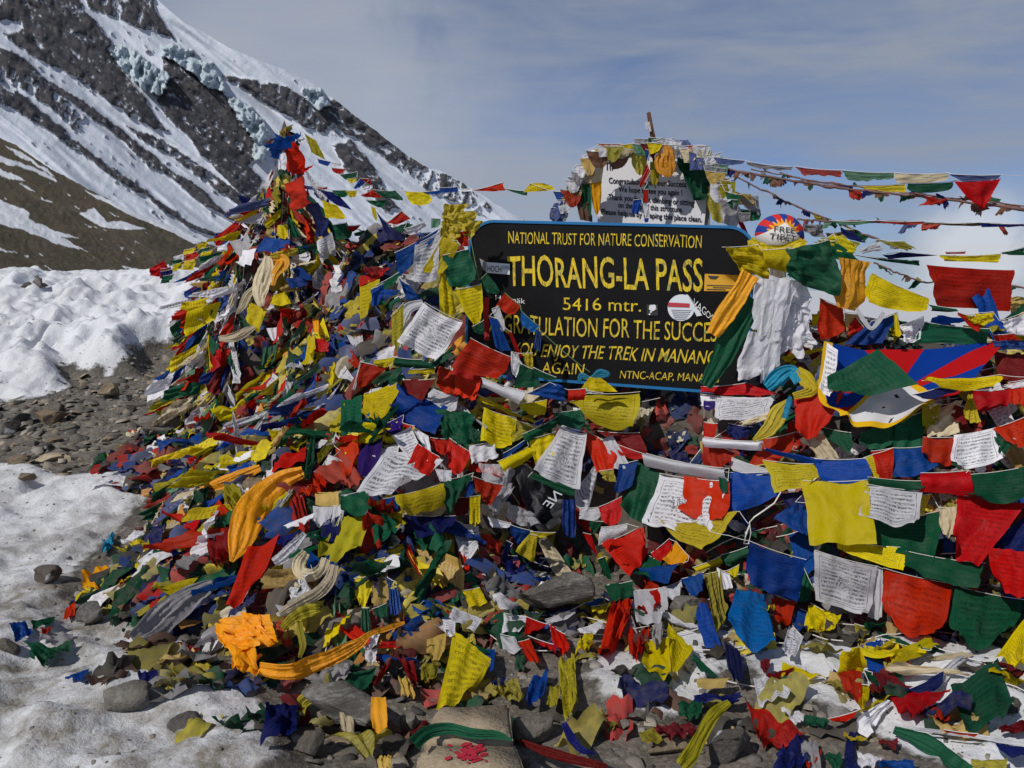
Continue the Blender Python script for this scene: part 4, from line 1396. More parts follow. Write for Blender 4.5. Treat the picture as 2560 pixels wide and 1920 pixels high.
string('flag string with a red and blue loop, streaming right of the cairn tip', 'D',
       ['Y 742,190 802,202 836,262 770,236 c', 'B 792,270 870,288 852,312 800,296', 'W 872,290 930,300 925,316 876,306', 'R 872,322 962,330 932,362 884,350', 'G 922,362 1022,346 1012,384 952,390',
        'Y 962,386 1022,380 1002,412 972,410', 'B 1000,436 1040,384 1062,410 1022,448 c', 'R 1036,384 1096,386 1112,420 1082,410 c', 'W 1050,430 1110,424 1104,450 1060,456 c', 'G 1070,508 1188,506 1180,552 1120,548'], depth=7.0, snap=False)
string('flag string drooping behind the saddle with red and dark flags', 'D',
       ['Y 1100,540 1128,556 1140,640 1112,600', 'N 1130,572 1196,640 1216,720 1180,690', 'R 1190,640 1276,570 1326,616 1250,650', 'G 1222,668 1310,636 1352,652 1270,700',
        'W 1290,676 1410,634 1430,672 1330,716 c', 'E 1450,612 1502,616 1500,660 1446,672'], depth=5.6, snap=False)
string('flag string behind the saddle ending in a yellow flag above the blue one', 'D',
       ['G 880,650 960,636 1010,720 900,740', 'R 960,656 1044,650 1010,690 970,692', 'G 1000,700 1062,682 1058,712 1010,716', 'Y 1222,670 1272,700 1256,810 1222,800', 'R 1270,790 1390,700 1386,730 1290,800'], depth=6.2, snap=False)
string('sky string of faded thin flags, topmost on the right', 'F',
       ['S 60,85 270,110 232,142 92,130', 'K 272,114 580,150 562,176 300,158 t', 'F 582,146 890,172 882,214 652,206 t', 'E 895,172 1235,187 1230,238 932,236 t', 'C 1238,190 1585,190 1580,246 1242,258', 'S 1590,196 1918,202 1908,232 1702,262 t'],
       depth=(5.3, 4.7), tail=[(2080, 206)], snap=False)
string('sky string with yellow and green flags and a red triangle', 'F',
       ['Y 1022,272 1300,262 1326,320 1062,300', 'G 1318,256 1615,246 1610,306 1332,324', 'R 1612,242 1922,226 1822,430 1786,440'], depth=(5.1, 4.6), lead=[(300, 190), (700, 250)], cordmat=m_rope, snap=False)


def tatters(label, pts, depth, seed, n, cols, up=0.3, r=.006):
    """A bare rope on which only shreds of flags are left."""
    q = np.array([wp('F', *p) for p in pts])
    Q = np.stack([np.interp(np.linspace(0, 1, 70), np.linspace(0, 1, len(q)), q[:, i]) for i in (0, 1)], -1)
    P = at(Q[:, 0], Q[:, 1], np.linspace(*depth, 70))
    P = P + .006 * np.stack([fbm(np.arange(70) * .5, np.zeros(70) + i, 2, seed) for i in range(3)], -1)
    t_ = thing('tattered_flag_string', label, 'flag string', tuple(P[0]), 'tattered flag strings in the sky')
    V, F = tube(P, r * (1 + .9 * np.maximum(0, fbm(np.arange(70) * .35, np.zeros(70), 3, seed + 3))), 6)
    mk('cord', V, F, m_rope, t_)
    rr = np.random.RandomState(seed)
    for i in range(n):
        k = rr.randint(2, 66)
        a, b = P[k], P[k + rr.randint(1, 4)]
        h_ = rr.uniform(.02, .07)
        d_ = np.array([rr.normal(0, .5), 0, -1 if rr.rand() > up else .5]) * h_
        add_cloth('shred', [a, b, b + d_ * rr.uniform(.2, 1), a + d_], cols[rr.randint(len(cols))], '-', t_, mode='ct', n=8, seed=rr.randint(1 << 30), snap=False, wr=1.6)
    return t_


tatters('thick sky rope with ragged shreds, running right just below the topmost flags', [(60, 145), (350, 200), (800, 276), (1400, 342), (2090, 424)], (5.4, 4.6), 3, 34, 'XGKFNX', r=.007)
tatters('thin sky rope with dark shreds, nearly touching the thick rope', [(300, 160), (700, 236), (1300, 318), (2090, 400)], (5.4, 4.65), 8, 16, 'XNGK', r=.004)
tatters('sky rope sloping steeply down from the notice board behind the cap', [(200, 208), (430, 322), (570, 392), (800, 484), (1050, 592), (1320, 690)], (5.4, 4.9), 5, 22, 'NGXKL', r=.005)
tatters('low sky rope with faded red wrapping, level with the cap', [(610, 488), (800, 500), (1100, 502), (1440, 514), (2090, 530)], (5.2, 4.7), 6, 14, 'FEGS', r=.006)
string('low sky string of rolled green, red and navy strips beside the cap', 'F', ['E 805,498 1085,500 1070,522 900,528', 'F 1112,498 1432,502 1402,526 1180,520', 'G 1440,508 1790,512 1786,522 1446,520', 'N 1792,512 2074,518 2074,532 1796,540'], depth=(5.15, 4.65), snap=False)
string('blurred dark flag row behind the arm of yellow and green flags', 'F', ['G 962,718 1400,758 1402,790 1182,762', 'N 1150,716 1280,700 1520,722 1200,744', 'Y 1522,720 1930,712 1902,768 1552,760', 'F 1560,700 1700,696 1690,712 1570,714', 'G 1922,704 2074,672 2074,722 1930,720',
                                                                              'N 880,540 960,560 1040,640 900,610', 'L 1110,620 1290,630 1400,690 1240,680 t', 'W 1000,690 1130,640 1150,690 1020,712 c'], depth=(4.95, 4.75), snap=False)
tatters('frayed dark rope behind the red see-through flag', [(1100, 770), (1240, 830), (1430, 900), (1700, 880), (2080, 930)], (4.95, 4.8), 16, 24, 'XGKLN', r=.005)
single('prayer_flag', 'large see-through red flag hanging alone against the sky at right', 'prayer flag', 'F', 'R 1437,782 2012,815 1962,1082 1502,1052', depth=4.72)

# --- fabric piled on the notice board
NB = 'cloths tied over the notice board'
for lab, it in (('white cloth folded over the left corner of the notice board', 'W 860,262 1030,244 985,300 800,400 s'), ('grey cloth lying along the top left of the notice board', 'K 900,250 1100,230 1060,300 940,300 c'),
                ('beige rag hanging left of the notice board lettering', 'C 800,380 905,330 900,440 800,440 c'), ('orange cloth hanging down the left edge of the notice board', 'O 842,452 902,440 900,600 862,610 s'),
                ('green cloth hanging outside the left edge of the notice board', 'G 770,420 840,440 850,640 780,560 c'), ('olive cloth left of the notice board above the sign edge', 'L 730,440 800,400 790,520 735,520 c'),
                ('brown cloth low at the left post of the notice board', 'X 760,530 840,560 850,650 790,650 c'), ('slate blue cloth low left of the notice board', 'S 640,560 700,540 690,650 610,650 c'),
                ('brown flag hanging over the top lettering of the notice board', 'X 940,290 1062,280 1040,350 968,366'), ('pale green flag hanging from the top of the notice board', 'L 1068,280 1160,280 1140,400 1085,380'),
                ('olive flag tail hanging right of the stick on the notice board', 'L 1180,330 1230,330 1220,460 1178,440 s'), ('long green flag stretched down the right side of the notice board', 'G 1335,300 1560,310 1560,490 1420,530 c'),
                ('dark green flag tucked under the gold knot on the notice board', 'G 1330,300 1400,340 1400,440 1340,360'), ('brown cloth folded over the right corner of the notice board', 'X 1380,290 1490,250 1540,310 1420,306'),
                ('purple cloth bunched on top of the notice board', 'P 1260,215 1350,205 1370,260 1270,270 c'), ('blue cloth bunched on top right of the notice board', 'S 1320,205 1390,205 1420,260 1330,270 c'),
                ('green cloth bunched around the stick on the notice board', 'G 1170,215 1260,195 1260,250 1180,260 c'), ('white cloth bunched left of the stick on the notice board', 'W 1075,225 1170,205 1160,260 1080,280 c'),
                ('yellow cloth on the top edge right of the gold knot', 'Y 1300,240 1400,255 1470,300 1340,290 c'), ('olive cloth hanging down outside the right edge of the notice board', 'L 1500,470 1590,480 1610,650 1520,660 s'),
                ('purple flag hanging right of the notice board', 'S 1585,450 1650,490 1640,520 1590,500'), ('white cloth draped below the purple flag right of the notice board', 'W 1610,510 1690,600 1650,690 1560,660 c'),
                ('red strip hanging beside the white cloth right of the notice board', 'R 1670,600 1740,760 1720,770 1660,640'), ('tan rag bundle right of the notice board', 'D 1650,490 1740,510 1760,570 1680,560 c'),
                ('grey rag bundle behind the cap', 'K 1690,520 1780,520 1794,620 1710,610 c'), ('dark green rag bundle behind the cap', 'G 1690,590 1790,600 1790,660 1700,650 c')):
    w_ = it.split()
    pt = np.array([[float(c) for c in x.split(',')] for x in w_[1:5]])
    pt = pt.mean(0) + (pt - pt.mean(0)) * 1.12
    single('draped_cloth', lab, 'cloth', 'E', ' '.join([w_[0] + '-'] + [f'{a:.0f},{b:.0f}' for a, b in pt]), depth=5.44, group=NB, wr=1.9)
for lab, win, it in (('grey rag behind the cap at left of the low sky rope', 'F', 'K 640,520 760,520 780,600 660,600 c'), ('brown rag behind the yellow flag right of the cap', 'F', 'X 770,575 880,570 930,640 800,640 c')):
    single('draped_cloth', lab, 'cloth', win, it, depth=5.0, group=NB)
ribbon('silk_scarf', 'gold silk scarf knotted on the top edge of the notice board', 'scarf', 'E', 'O', [(1250, 235, 26), (1265, 280, 52), (1260, 330, 58), (1275, 375, 46), (1285, 408, 18)], depth=5.36, folds=4)
string('short string of narrow red and blue flags hanging over the notice board lettering', 'E',
       ['B 1150,255 1178,262 1170,320 1152,312', 'R 1160,330 1180,380 1136,470 1110,462 s', 'G 1146,440 1166,440 1172,480 1150,484', 'R 1140,482 1168,480 1168,556 1136,554', 'B 1086,540 1130,534 1112,620 1068,612', 'W 1136,560 1168,570 1180,640 1150,650', 'B 1146,640 1170,640 1168,664 1144,664'],
       depth=5.36, snap=False)

# --- scarves and flags tied to the post with the cap
bundle('silk_scarf', 'long white silk scarf hanging in a broad fold below the cap', 'scarf', 'F', 'W', ['350,870 560,850 490,1210 290,1260', '430,850 610,880 500,1260 400,1230', '300,1210 490,1190 480,1440 180,1580', '400,1180 500,1200 450,1480 330,1590'], depth=(4.42, 4.28), mode='', wr=1.0, n=31)
bundle('silk_scarf', 'ragged white scarf with frayed end beside the broad white scarf', 'scarf', 'F', 'W', ['530,860 690,900 680,1120 510,1140', '520,1080 690,1060 720,1290 500,1330', '560,1150 680,1150 640,1370 510,1300'], depth=(4.46, 4.36), mode='c', wr=.9, n=25)
ribbon('silk_scarf', 'gold satin ribbon with red print hanging across the right edge of the sign', 'scarf', 'F', 'O', [(300, 840, 60), (215, 990, 62), (120, 1130, 60), (55, 1235, 45)], depth=4.30, folds=1.2)
ribbon('silk_scarf', 'dark green cloth hanging along the right edge of the sign', 'scarf', 'F', 'G', [(330, 1010, 50), (200, 1200, 85), (110, 1390, 65), (10, 1570, 40)], depth=4.34, folds=2.5, sheen=False)
ribbon('silk_scarf', 'yellow scarf tied around the neck of the cap', 'scarf', 'F', 'Y', [(296, 625, 26), (380, 680, 36), (470, 690, 34), (560, 670, 36), (640, 630, 24)], depth=4.42, folds=3)
string('arm of tied yellow, green and gold flags reaching right from the post under the cap', 'F',
       ['Yt 115,672 350,655 440,880 225,810 c', 'Y 372,690 570,672 540,835 395,800 b', 'Y 705,660 840,585 985,640 970,720', 'G 735,622 860,632 1010,755 850,760', 'G 545,685 810,625 890,1010 510,840 c', 'Yp 1085,835 1450,1000 1440,1120 1000,1022'], depth=(4.62, 4.28), snap=False, off=0)
ribbon('silk_scarf', 'shiny gold scarf scrunched around the flag arm between green and yellow', 'scarf', 'F', 'O', [(975, 750, 105), (960, 860, 88), (945, 960, 110), (920, 1070, 60)], depth=4.30, folds=4, wr=1.3)
string('flags with a red and a printed white one under the flag arm', 'F',
       ['R 745,1000 905,1060 922,1225 725,1290', 'D 910,1092 1000,1100 992,1200 922,1240 t', 'R 980,1120 1042,1200 932,1250 920,1200', 'B 1085,1150 1252,1092 1150,1300 900,1300', 'Wt 1262,1180 1420,1120 1392,1280 1302,1290 c', 'G 1410,1152 1850,1200 1830,1300 1385,1290', 'R 1870,1240 2000,1230 2074,1290 1900,1290'], depth=(4.5, 4.36), snap=False)
string('rolled green and red flags with a yellow knot under the see-through red flag', 'F', ['G 1452,1040 1640,1070 1622,1092 1470,1082 b', 'R 1640,1090 1800,1132 1782,1232 1650,1122', 'Y 1690,1110 1760,1110 1790,1160 1740,1170 c', 'Y 1745,1098 1872,1090 1872,1152 1790,1182 c', 'W 1912,1150 2074,1092 2074,1250 1952,1212 c'], depth=(4.5, 4.26), snap=False)
ribbon('ribbon', 'thin white ribbon tied in a bow on the blue flag under the flag arm', 'ribbon', 'F', 'W', [(990, 1062, 10), (1040, 1150, 14), (1085, 1195, 12), (1130, 1150, 16), (1165, 1090, 16)], depth=4.24, folds=2)
single('prayer_flag', 'narrow yellow strip of flag standing beside the printed white flag', 'prayer flag', 'F', 'Y 1228,1100 1250,1102 1282,1250 1236,1240', depth=4.22)

# --- left edge of the sign
string('string of broad flags over the left edge of the sign, printed white at its end', 'D',
       ['B 1235,815 1500,668 1385,845 1262,945', 'Wt 1355,768 1500,690 1490,992 1336,968', 'Y 1390,915 1510,718 1613,760 1512,952', 'G 1130,1000 1262,925 1252,985 1160,1036', 'B 1100,1022 1172,990 1162,1102 1110,1132 c', 'B 1262,955 1322,1000 1402,1092 1302,1082 c'], depth=(4.75, 4.45), snap=False)
bundle('silk_scarf', 'crumpled yellow silk over the upper left corner of the sign', 'scarf', 'E', 'Y', ['10,560 150,560 190,650 20,660', '20,600 180,600 170,720 0,700', '0,660 120,680 100,790 -10,780', '130,650 240,655 180,760 140,740'], depth=4.66)
single('prayer_flag', 'small bright red flag behind the yellow silk on the sign corner', 'prayer flag', 'E', 'R 70,705 165,715 160,800 100,790 c', depth=4.66)
string('flags hanging down over the left edge of the sign, green square on top', 'E',
       ['Y -20,750 100,770 90,830 -20,900', 'Y 0,900 70,1000 90,1180 0,1200 c', 'G 15,850 160,812 222,1002 48,1045', 'Yt 82,1042 232,1012 246,1208 180,1252', 'G 180,1250 246,1215 250,1290 200,1290'], depth=4.62, snap=False)
single('prayer_flag', 'blue flag rim peeking under the green square at the sign edge', 'prayer flag', 'E', 'B 0,870 30,850 80,1050 50,1040', depth=4.655)
ribbon('ribbon', 'bright red ribbon hanging over the left side of the sign', 'ribbon', 'E', 'R', [(265, 1085, 14), (258, 1160, 16), (262, 1240, 16), (262, 1325, 14)], depth=4.64, folds=1)
string('narrow blue and white flags hanging on the lower left of the sign', 'E', ['W 290,1152 330,1132 372,1250 350,1290', 'B 276,1192 322,1205 400,1382 312,1382', 'R 380,1270 402,1280 462,1420 440,1430', 'W 400,1390 440,1400 460,1470 402,1530 c', 'Y 470,1400 520,1396 520,1480 480,1480 c'], depth=4.60, snap=False)
string('thin green cord with small flags slanting across the sign', 'E', ['G 220,992 262,950 352,1056 272,1072', 'R 362,1060 452,1132 402,1200 316,1132', 'A 455,1162 560,1252 530,1290 446,1242 t', 'B 540,1262 570,1280 562,1388 522,1372 s'], depth=(4.72, 4.50), lead=[(168, 740)], tail=[(840, 1505)], cordmat=m_gcord, snap=False)
bow = ribbon('bow', 'turquoise bow tied at the lower edge of the sign', 'bow', 'E', 'T', [(780, 1560, 8), (790, 1525, 18), (845, 1540, 12), (900, 1505, 20), (938, 1515, 16), (870, 1535, 8)], depth=4.44, folds=2)
single('prayer_flag', 'yellow flag hanging from the turquoise bow', 'prayer flag', 'E', 'Yt 840,1530 900,1535 1010,1620 780,1605', depth=4.42)

# --- centre of the mound front
string('string with the large printed white flag and large red flag below the sign corner', 'D',
       ['L 1215,1180 1290,1100 1282,1365 1225,1375 t', 'Wp 1408,1098 1628,1210 1490,1452 1252,1318', 'Rt 1610,1400 1780,1480 1735,1560 1560,1505'], depth=(4.48, 4.40), snap=False)
string('string running from the large red flag to the rolled white and blue flags', 'G',
       ['R 830,-12 1100,115 1012,268 705,172', 'Wt 1092,78 1165,152 1122,240 1090,200', 'G 1150,150 1232,190 1292,300 1112,310', 'G 1232,176 1380,240 1362,266 1242,232'], depth=4.34, snap=False)
string('string of twisted green and yellow flags with a red flag at its left end', 'G', ['W 150,140 125,148 82,312 95,332', 'R 135,142 312,172 192,280 92,322', 'Y 218,130 372,104 302,180 216,166 b', 'G 342,112 540,128 642,190 330,172 b', 'Y 442,190 612,178 602,214 432,216'], depth=4.42, snap=False)
string('string with yellow printed, big blue and orange flags left of the mound centre', 'G',
       ['Yp 165,352 392,278 278,546 158,472', 'M 400,258 592,255 522,382 386,312', 'B 392,308 662,428 600,596 332,482', 'Wt 600,320 745,366 720,470 552,376', 'R 642,182 742,210 742,352 616,312', 'V 742,208 892,256 860,382 738,342'], off=.08)
string('string of rolled white and blue flags ending in a red one under the sign', 'G', ['W 900,242 1182,330 1142,412 922,302 b', 'B 1192,340 1340,272 1452,292 1432,392', 'R 1452,320 1572,310 1562,382 1450,392 b', 'W 1570,322 1680,340 1640,346 1576,336'], depth=4.32, snap=False)
string('string of yellow and olive flags sloping below the rolled white flag', 'G', ['Y 880,350 1252,520 1232,545 932,402', 'Y 922,450 1112,508 1090,702 910,642', 'L 1102,512 1232,552 1102,672 1090,602', 'B 1242,530 1300,500 1290,530 1250,552'], off=.09)
string('string with the bulging printed yellow flag just below the sign', 'G', ['Y 1162,410 1312,388 1305,486 1160,462', 'Y 1462,395 1552,378 1552,442 1482,406', 'Yp 1552,352 1895,345 1890,580 1565,522 b', 'G 1372,470 1542,448 1562,562 1402,562'], off=.13, tail=[(2042, 372)])
string('string of rolled green, blue and yellow flags slanting up to the printed white flag', 'G', ['Y 1015,776 1195,688 1238,740 1042,856 b', 'B 1050,722 1182,638 1162,682 1042,752', 'G 1170,602 1380,498 1372,552 1172,672 b', 'Y 1216,640 1366,598 1366,742 1246,782', 'R 1388,570 1432,580 1392,702 1370,682',
                                                                                             'Wp 1420,568 1562,608 1512,936 1216,852', 'G 1216,880 1242,852 1492,948 1472,992'], off=.15)
string('wedge of red flags with a rolled white strip, right of the printed white flag', 'G', ['M 1662,590 1902,600 1962,742 1782,682', 'R 1702,640 1990,745 1880,762 1762,722', 'R 1555,575 1762,690 1752,812 1642,832', 'W 1672,650 1742,622 1842,802 1752,832', 'B 1790,800 1892,780 1862,922 1752,982', 'L 1660,840 1740,830 1760,900 1690,900 c'], off=.12)
string('string of purple and vermilion flags beside white text sheets at left', 'I', ['F 1000,590 1152,468 1292,640 1162,692', 'V 1120,420 1282,330 1292,422 1190,640', 'P 1294,400 1420,348 1375,604 1248,612', 'P 1425,292 1552,232 1560,322 1492,372', 'R 1550,278 1622,296 1590,322 1560,318'], off=.08)
string('white printed sheets bunched with a small red square flag', 'G', ['W 470,560 562,620 582,722 522,682', 'Wt 342,620 452,568 522,722 442,762', 'Wt 312,718 622,790 402,982 140,972', 'R 502,675 622,748 562,862 440,792'], off=.12)
string('pair of red flags with dark green ones behind', 'G', ['G 642,470 852,500 802,682 642,602 c', 'R 582,630 712,640 692,752 602,702', 'R 702,640 832,726 732,892 680,762', 'G 830,560 920,620 900,660 820,660 c', 'W 830,680 972,658 1002,762 842,792 t'], off=.07)
string('string with a curved yellow flag, dark green flags and a red triangle at centre', 'G', ['G 20,1000 152,970 212,1102 10,1132', 'B 282,1020 372,1000 362,1112 332,1082', 'Yt 360,1002 632,930 648,1062 366,1132 b', 'W 615,830 706,840 702,912 632,902', 'G 652,910 842,862 762,1002 690,1112', 'B 820,910 846,900 852,982 792,1002', 'R 852,880 1026,930 952,1052 892,1002', 'Y 832,1010 892,1002 886,1172 830,1172 t'], off=.16)
string('dark green and navy flags hanging over the hollow', 'G', ['G 202,1090 352,1150 342,1282 232,1292 c', 'N 432,1120 722,1130 692,1222 502,1252', 'M 720,1010 820,1010 810,1120 730,1110'], off=.10)
string('string of flags hanging straight down into the hollow, printed yellow at its end', 'G', ['Y 642,1220 722,1200 732,1442 642,1472 s', 'W 702,1180 742,1192 796,1332 762,1332', 'R 756,1350 802,1340 832,1472 790,1492', 'G 790,1500 832,1480 892,1572 842,1602', 'Yt 786,1600 892,1580 942,1682 822,1702'], depth=4.12, snap=False)
single('prayer_flag', 'tall dark green flag hanging in the hollow beside the printed yellow one', 'prayer flag', 'G', 'G 692,1480 742,1482 802,1652 702,1682 s', depth=4.14)
string('string across the hollow with blue, yellow and navy flags', 'G', ['W 946,1130 1092,1170 1082,1202 962,1192', 'B 1086,1180 1232,1220 1152,1312 1090,1262', 'Y 1212,1222 1376,1230 1290,1262 1222,1250', 'Y 1210,1240 1262,1250 1240,1422 1106,1352', 'N 1062,1280 1102,1300 1052,1432 1002,1452', 'N 1052,1372 1132,1380 1192,1482 1052,1532'], depth=4.12, snap=False)
single('prayer_flag', 'bright blue flag hanging narrow and straight beside the white triangle', 'prayer flag', 'G', 'B 1422,1020 1502,1010 1512,1282 1412,1232 s', depth=4.10)
string('white triangle flag with text and rolled white strips above the hollow', 'G', ['Wt 1622,810 1645,815 1572,1116 1475,1000', 'W 1540,1080 1662,1070 1652,1152 1532,1142', 'R 1662,1070 1792,1010 1790,1172 1682,1182', 'Wt 1672,1200 1822,1180 1822,1242 1652,1302 b', 'R 1682,1310 1902,1212 1952,1372 1842,1492'], off=.12)
string('thin red and green strip string hanging right of the hollow', 'G', ['R 1550,1230 1602,1242 1652,1392 1602,1332', 'G 1642,1400 1692,1382 1742,1532 1702,1522', 'G 1590,1152 1680,1160 1620,1240 1590,1220'], depth=4.06, snap=False)
single('prayer_flag', 'big dark green flag behind the printed white flag with a red overlap', 'prayer flag', 'G', 'G 1892,788 2050,868 1995,1170 1790,1092', off=.12)

# --- right half of the mound front
string('string with the framed white flag overlapped by a translucent red one', 'P', ['W 1626,1138 1811,1172 1811,1202 1626,1167 b', 'Wp 1655,1192 1808,1209 1767,1338 1622,1302', 'R 1718,1198 1816,1209 1818,1308 1701,1286', 'G 1798,1180 1818,1184 1818,1230 1798,1226', 'Yt 1697,1310 1836,1284 1764,1390 1648,1312'], off=.15, tail=[(1870, 1310)])
single('prayer_flag', 'large vermilion flag tip hanging under the framed white flag', 'prayer flag', 'K', 'R 640,270 880,190 900,330 780,452', off=.11)
string('white banner strips with a red printed banner under the sign corner', 'H', ['R 0,302 262,280 442,345 12,352', 'W 0,352 422,372 432,402 0,442', 'P 0,386 70,392 60,450 0,450', 'Wt 92,380 432,372 402,462 80,540', 'C 242,522 402,468 420,500 240,552 c'], off=.14)
ribbon('silk_scarf', 'turquoise and yellow scarf knotted left of the dark red flag, upper part', 'scarf', 'H', 'T', [(395, 300, 30), (470, 240, 60), (560, 200, 40), (600, 270, 30)], off=.22, folds=3)
ribbon('silk_scarf', 'yellow half of the knotted scarf above the dark red flag', 'scarf', 'H', 'Y', [(590, 190, 30), (650, 250, 50), (690, 310, 40), (570, 360, 20)], off=.22, folds=3)
ribbon('silk_scarf', 'yellow leaf-shaped scarf end hanging left of the dark red flag', 'scarf', 'H', 'Y', [(545, 390, 18), (490, 450, 50), (420, 560, 50), (315, 640, 12)], off=.22, folds=2)
ribbon('silk_scarf', 'turquoise strip of the knotted scarf beside the dark red flag', 'scarf', 'H', 'T', [(550, 360, 12), (535, 420, 20), (515, 500, 18)], off=.24, folds=1)
single('prayer_flag', 'dark red flag hanging beside the yellow scarf end', 'prayer flag', 'H', 'R 582,365 870,354 760,600 602,642', off=.19)

m_snowlion, t, out = new_mat('flag_with_sunburst')
ob = nd(t, 'ShaderNodeUVMap').outputs[0]
s = nd(t, 'ShaderNodeSeparateXYZ')
t.links.new(ob, s.inputs[0])
u, v = s.outputs[0], s.outputs[1]
cu, cv = mathn(t, 'SUBTRACT', u, .50), mathn(t, 'SUBTRACT', v, .42)
ang = mathn(t, 'ARCTAN2', cv, cu)
c_ = mixc(t, mathn(t, 'GREATER_THAN', mathn(t, 'SINE', mathn(t, 'MULTIPLY_ADD', ang, 6.0, .6)), 0.0), (.44, .010, .012), (.006, .040, .26))
tri = mathn(t, 'LESS_THAN', mathn(t, 'MULTIPLY_ADD', mathn(t, 'ABSOLUTE', mathn(t, 'SUBTRACT', u, .52)), 1.35, v), .60)
trib = mathn(t, 'LESS_THAN', mathn(t, 'MULTIPLY_ADD', mathn(t, 'ABSOLUTE', mathn(t, 'SUBTRACT', u, .52)), 1.35, v), .67)
c_ = mixc(t, trib, c_, (.70, .42, .015))
fig = mathn(t, 'GREATER_THAN', noise(t, mapping(t, ob, (9, 7, 1)), 1.0, 3, .6), .62)
c_ = mixc(t, tri, c_, (.66, .65, .67))
inn = mathn(t, 'LESS_THAN', mathn(t, 'MULTIPLY_ADD', mathn(t, 'ABSOLUTE', mathn(t, 'SUBTRACT', u, .52)), 1.6, v), .42)
c_ = mixc(t, mathn(t, 'MULTIPLY', fig, inn), c_, (.03, .03, .05))
bdr = mathn(t, 'MAXIMUM', mathn(t, 'LESS_THAN', u, .05), mathn(t, 'LESS_THAN', v, .06))
c_ = mixc(t, bdr, c_, (.70, .42, .015))
d = nd(t, 'ShaderNodeBsdfDiffuse')
tr = nd(t, 'ShaderNodeBsdfTranslucent')
t.links.new(c_, d.inputs[0])
t.links.new(c_, tr.inputs[0])
ms = nd(t, 'ShaderNodeMixShader', i_0=0.25)
t.links.new(d.outputs[0], ms.inputs[1])
t.links.new(tr.outputs[0], ms.inputs[2])
t.links.new(ms.outputs[0], out.inputs[0])
V, uv = cloth_grid(quad_points('H', [(800, 45), (1870, 18), (1500, 470), (765, 575)], off=.26), n=31, wr=.6, seed=5)
tag(mk('national_flag', push_out(V, .05), quads(31, 31), m_snowlion, uv=uv), 'large flag with red and blue rays, white mountain and yellow border, half covered by green', 'flag')
ribbon('prayer_flag', 'blue rolled flag end along the top right of the sunburst flag', 'prayer flag', 'H', 'B', [(1850, 40, 25), (1950, 30, 30), (2060, 35, 30)], off=.20)
single('prayer_flag', 'dark green flag blown over the middle of the sunburst flag', 'prayer flag', 'H', 'G 1106,72 1334,288 872,366 800,252', off=.36)
single('prayer_flag', 'narrow white flag with text at the left end of the sunburst flag', 'prayer flag', 'H', 'Wt 790,40 850,80 830,350 750,350', off=.32)
string('rolled yellow flag with a dark blue one under the sunburst flag', 'H', ['N 1340,350 1520,300 1640,310 1440,390', 'Yt 1412,264 1856,230 1856,322 1422,302 b'], off=.34, tail=[(2042, 240)])
string('dark green and cream cloths hanging behind the sunburst flag', 'H', ['G 1010,600 1222,500 1202,682 1002,702', 'G 1232,520 1392,470 1392,682 1212,682', 'Y 1210,500 1386,420 1380,442 1220,560', 'C 1440,430 1622,410 1612,600 1440,600 c', 'L 1392,400 1502,420 1482,552 1402,572 t', 'C 640,620 760,600 850,750 720,750 c', 'G 740,560 930,600 960,720 860,700', 'M 1600,420 1700,440 1660,560 1580,480'], off=.09)
single('prayer_flag', 'folded yellow flag in a small peak right of the cream cloth', 'prayer flag', 'H', 'Y 1688,358 1710,356 1762,542 1646,492 s', off=.18)
string('dark red flags hanging in the upper right corner of the mound', 'H', ['M 1862,80 2060,90 2050,300 1890,230', 'R 1722,330 1962,310 1922,422 1762,452', 'R 1942,280 2060,260 2050,420 1960,400', 'W 1920,290 2050,262 2050,300 1940,310 c'], off=.10)
string('string with a bright white printed flag between red and green ones at far right', 'H', ['R 1072,720 1202,700 1196,872 1112,872 b', 'Y 1020,760 1076,740 1112,872 1062,882', 'Bt 1216,700 1402,690 1492,822 1202,892', 'R 1405,630 1592,630 1562,792 1386,762', 'Wt 1602,620 1832,580 1902,772 1560,842', 'G 1842,590 1982,640 1902,752 1872,682', 'R 1850,572 2052,498 2052,692 1962,652'], off=.13)
string('string of rolled white and blue flags with a yellow flag below the dark red one', 'H', ['W 20,625 352,650 352,702 20,680 b', 'B 410,708 722,758 722,802 432,722 b', 'Yt 398,778 692,800 746,912 470,966', 'B 722,768 1022,765 1062,912 746,916'], off=.16)
string('red flags behind the rolled white one at the middle of the right bank', 'H', ['R 0,530 82,540 62,642 0,622', 'R 0,640 182,720 182,802 0,812', 'R 392,640 572,600 532,762 302,792', 'W 190,760 412,830 422,872 182,842', 'N 160,540 300,560 260,640 150,620 c'], off=.09)
string('deep blue flags stacked left of the big yellow flag', 'H', ['B 142,856 462,850 472,982 152,1112', 'N 480,980 652,960 662,1062 562,1102', 'B 582,1045 662,1050 682,1282 462,1132'], off=.11)
string('string with the big yellow flag, a framed white flag, rolled red and green', 'H', ['Y 652,920 1036,915 1072,1292 690,1272', 'G 1062,880 1386,904 1386,972 1062,930 b', 'Wt 1050,935 1376,975 1330,1222 1012,1112', 'R 1396,856 1672,840 1692,982 1390,962 b', 'G 1680,870 2052,820 2052,1042 1702,1032'], off=.20)
string('yellow printed and green flags behind the bottom of the big yellow flag', 'H', ['Yp 882,1285 1282,1330 1252,1462 866,1352', 'G 1070,1180 1502,1100 1442,1402 1082,1292', 'Y 1372,1000 1442,990 1400,1110 1340,1100', 'C 1500,1080 1600,1080 1580,1250 1500,1250 c', 'G 1312,1360 1762,1430 1722,1572 1302,1482'], off=.12)
single('prayer_flag', 'large vermilion wedge-shaped flag at the right bank', 'prayer flag', 'H', 'R 1640,1010 2022,1060 1762,1412 1566,1352', off=.17)
single('prayer_flag', 'rounded bright red flag at the far right edge of the mound', 'prayer flag', 'H', 'R 1820,1330 2052,1360 2052,1632 1872,1602', off=.20)
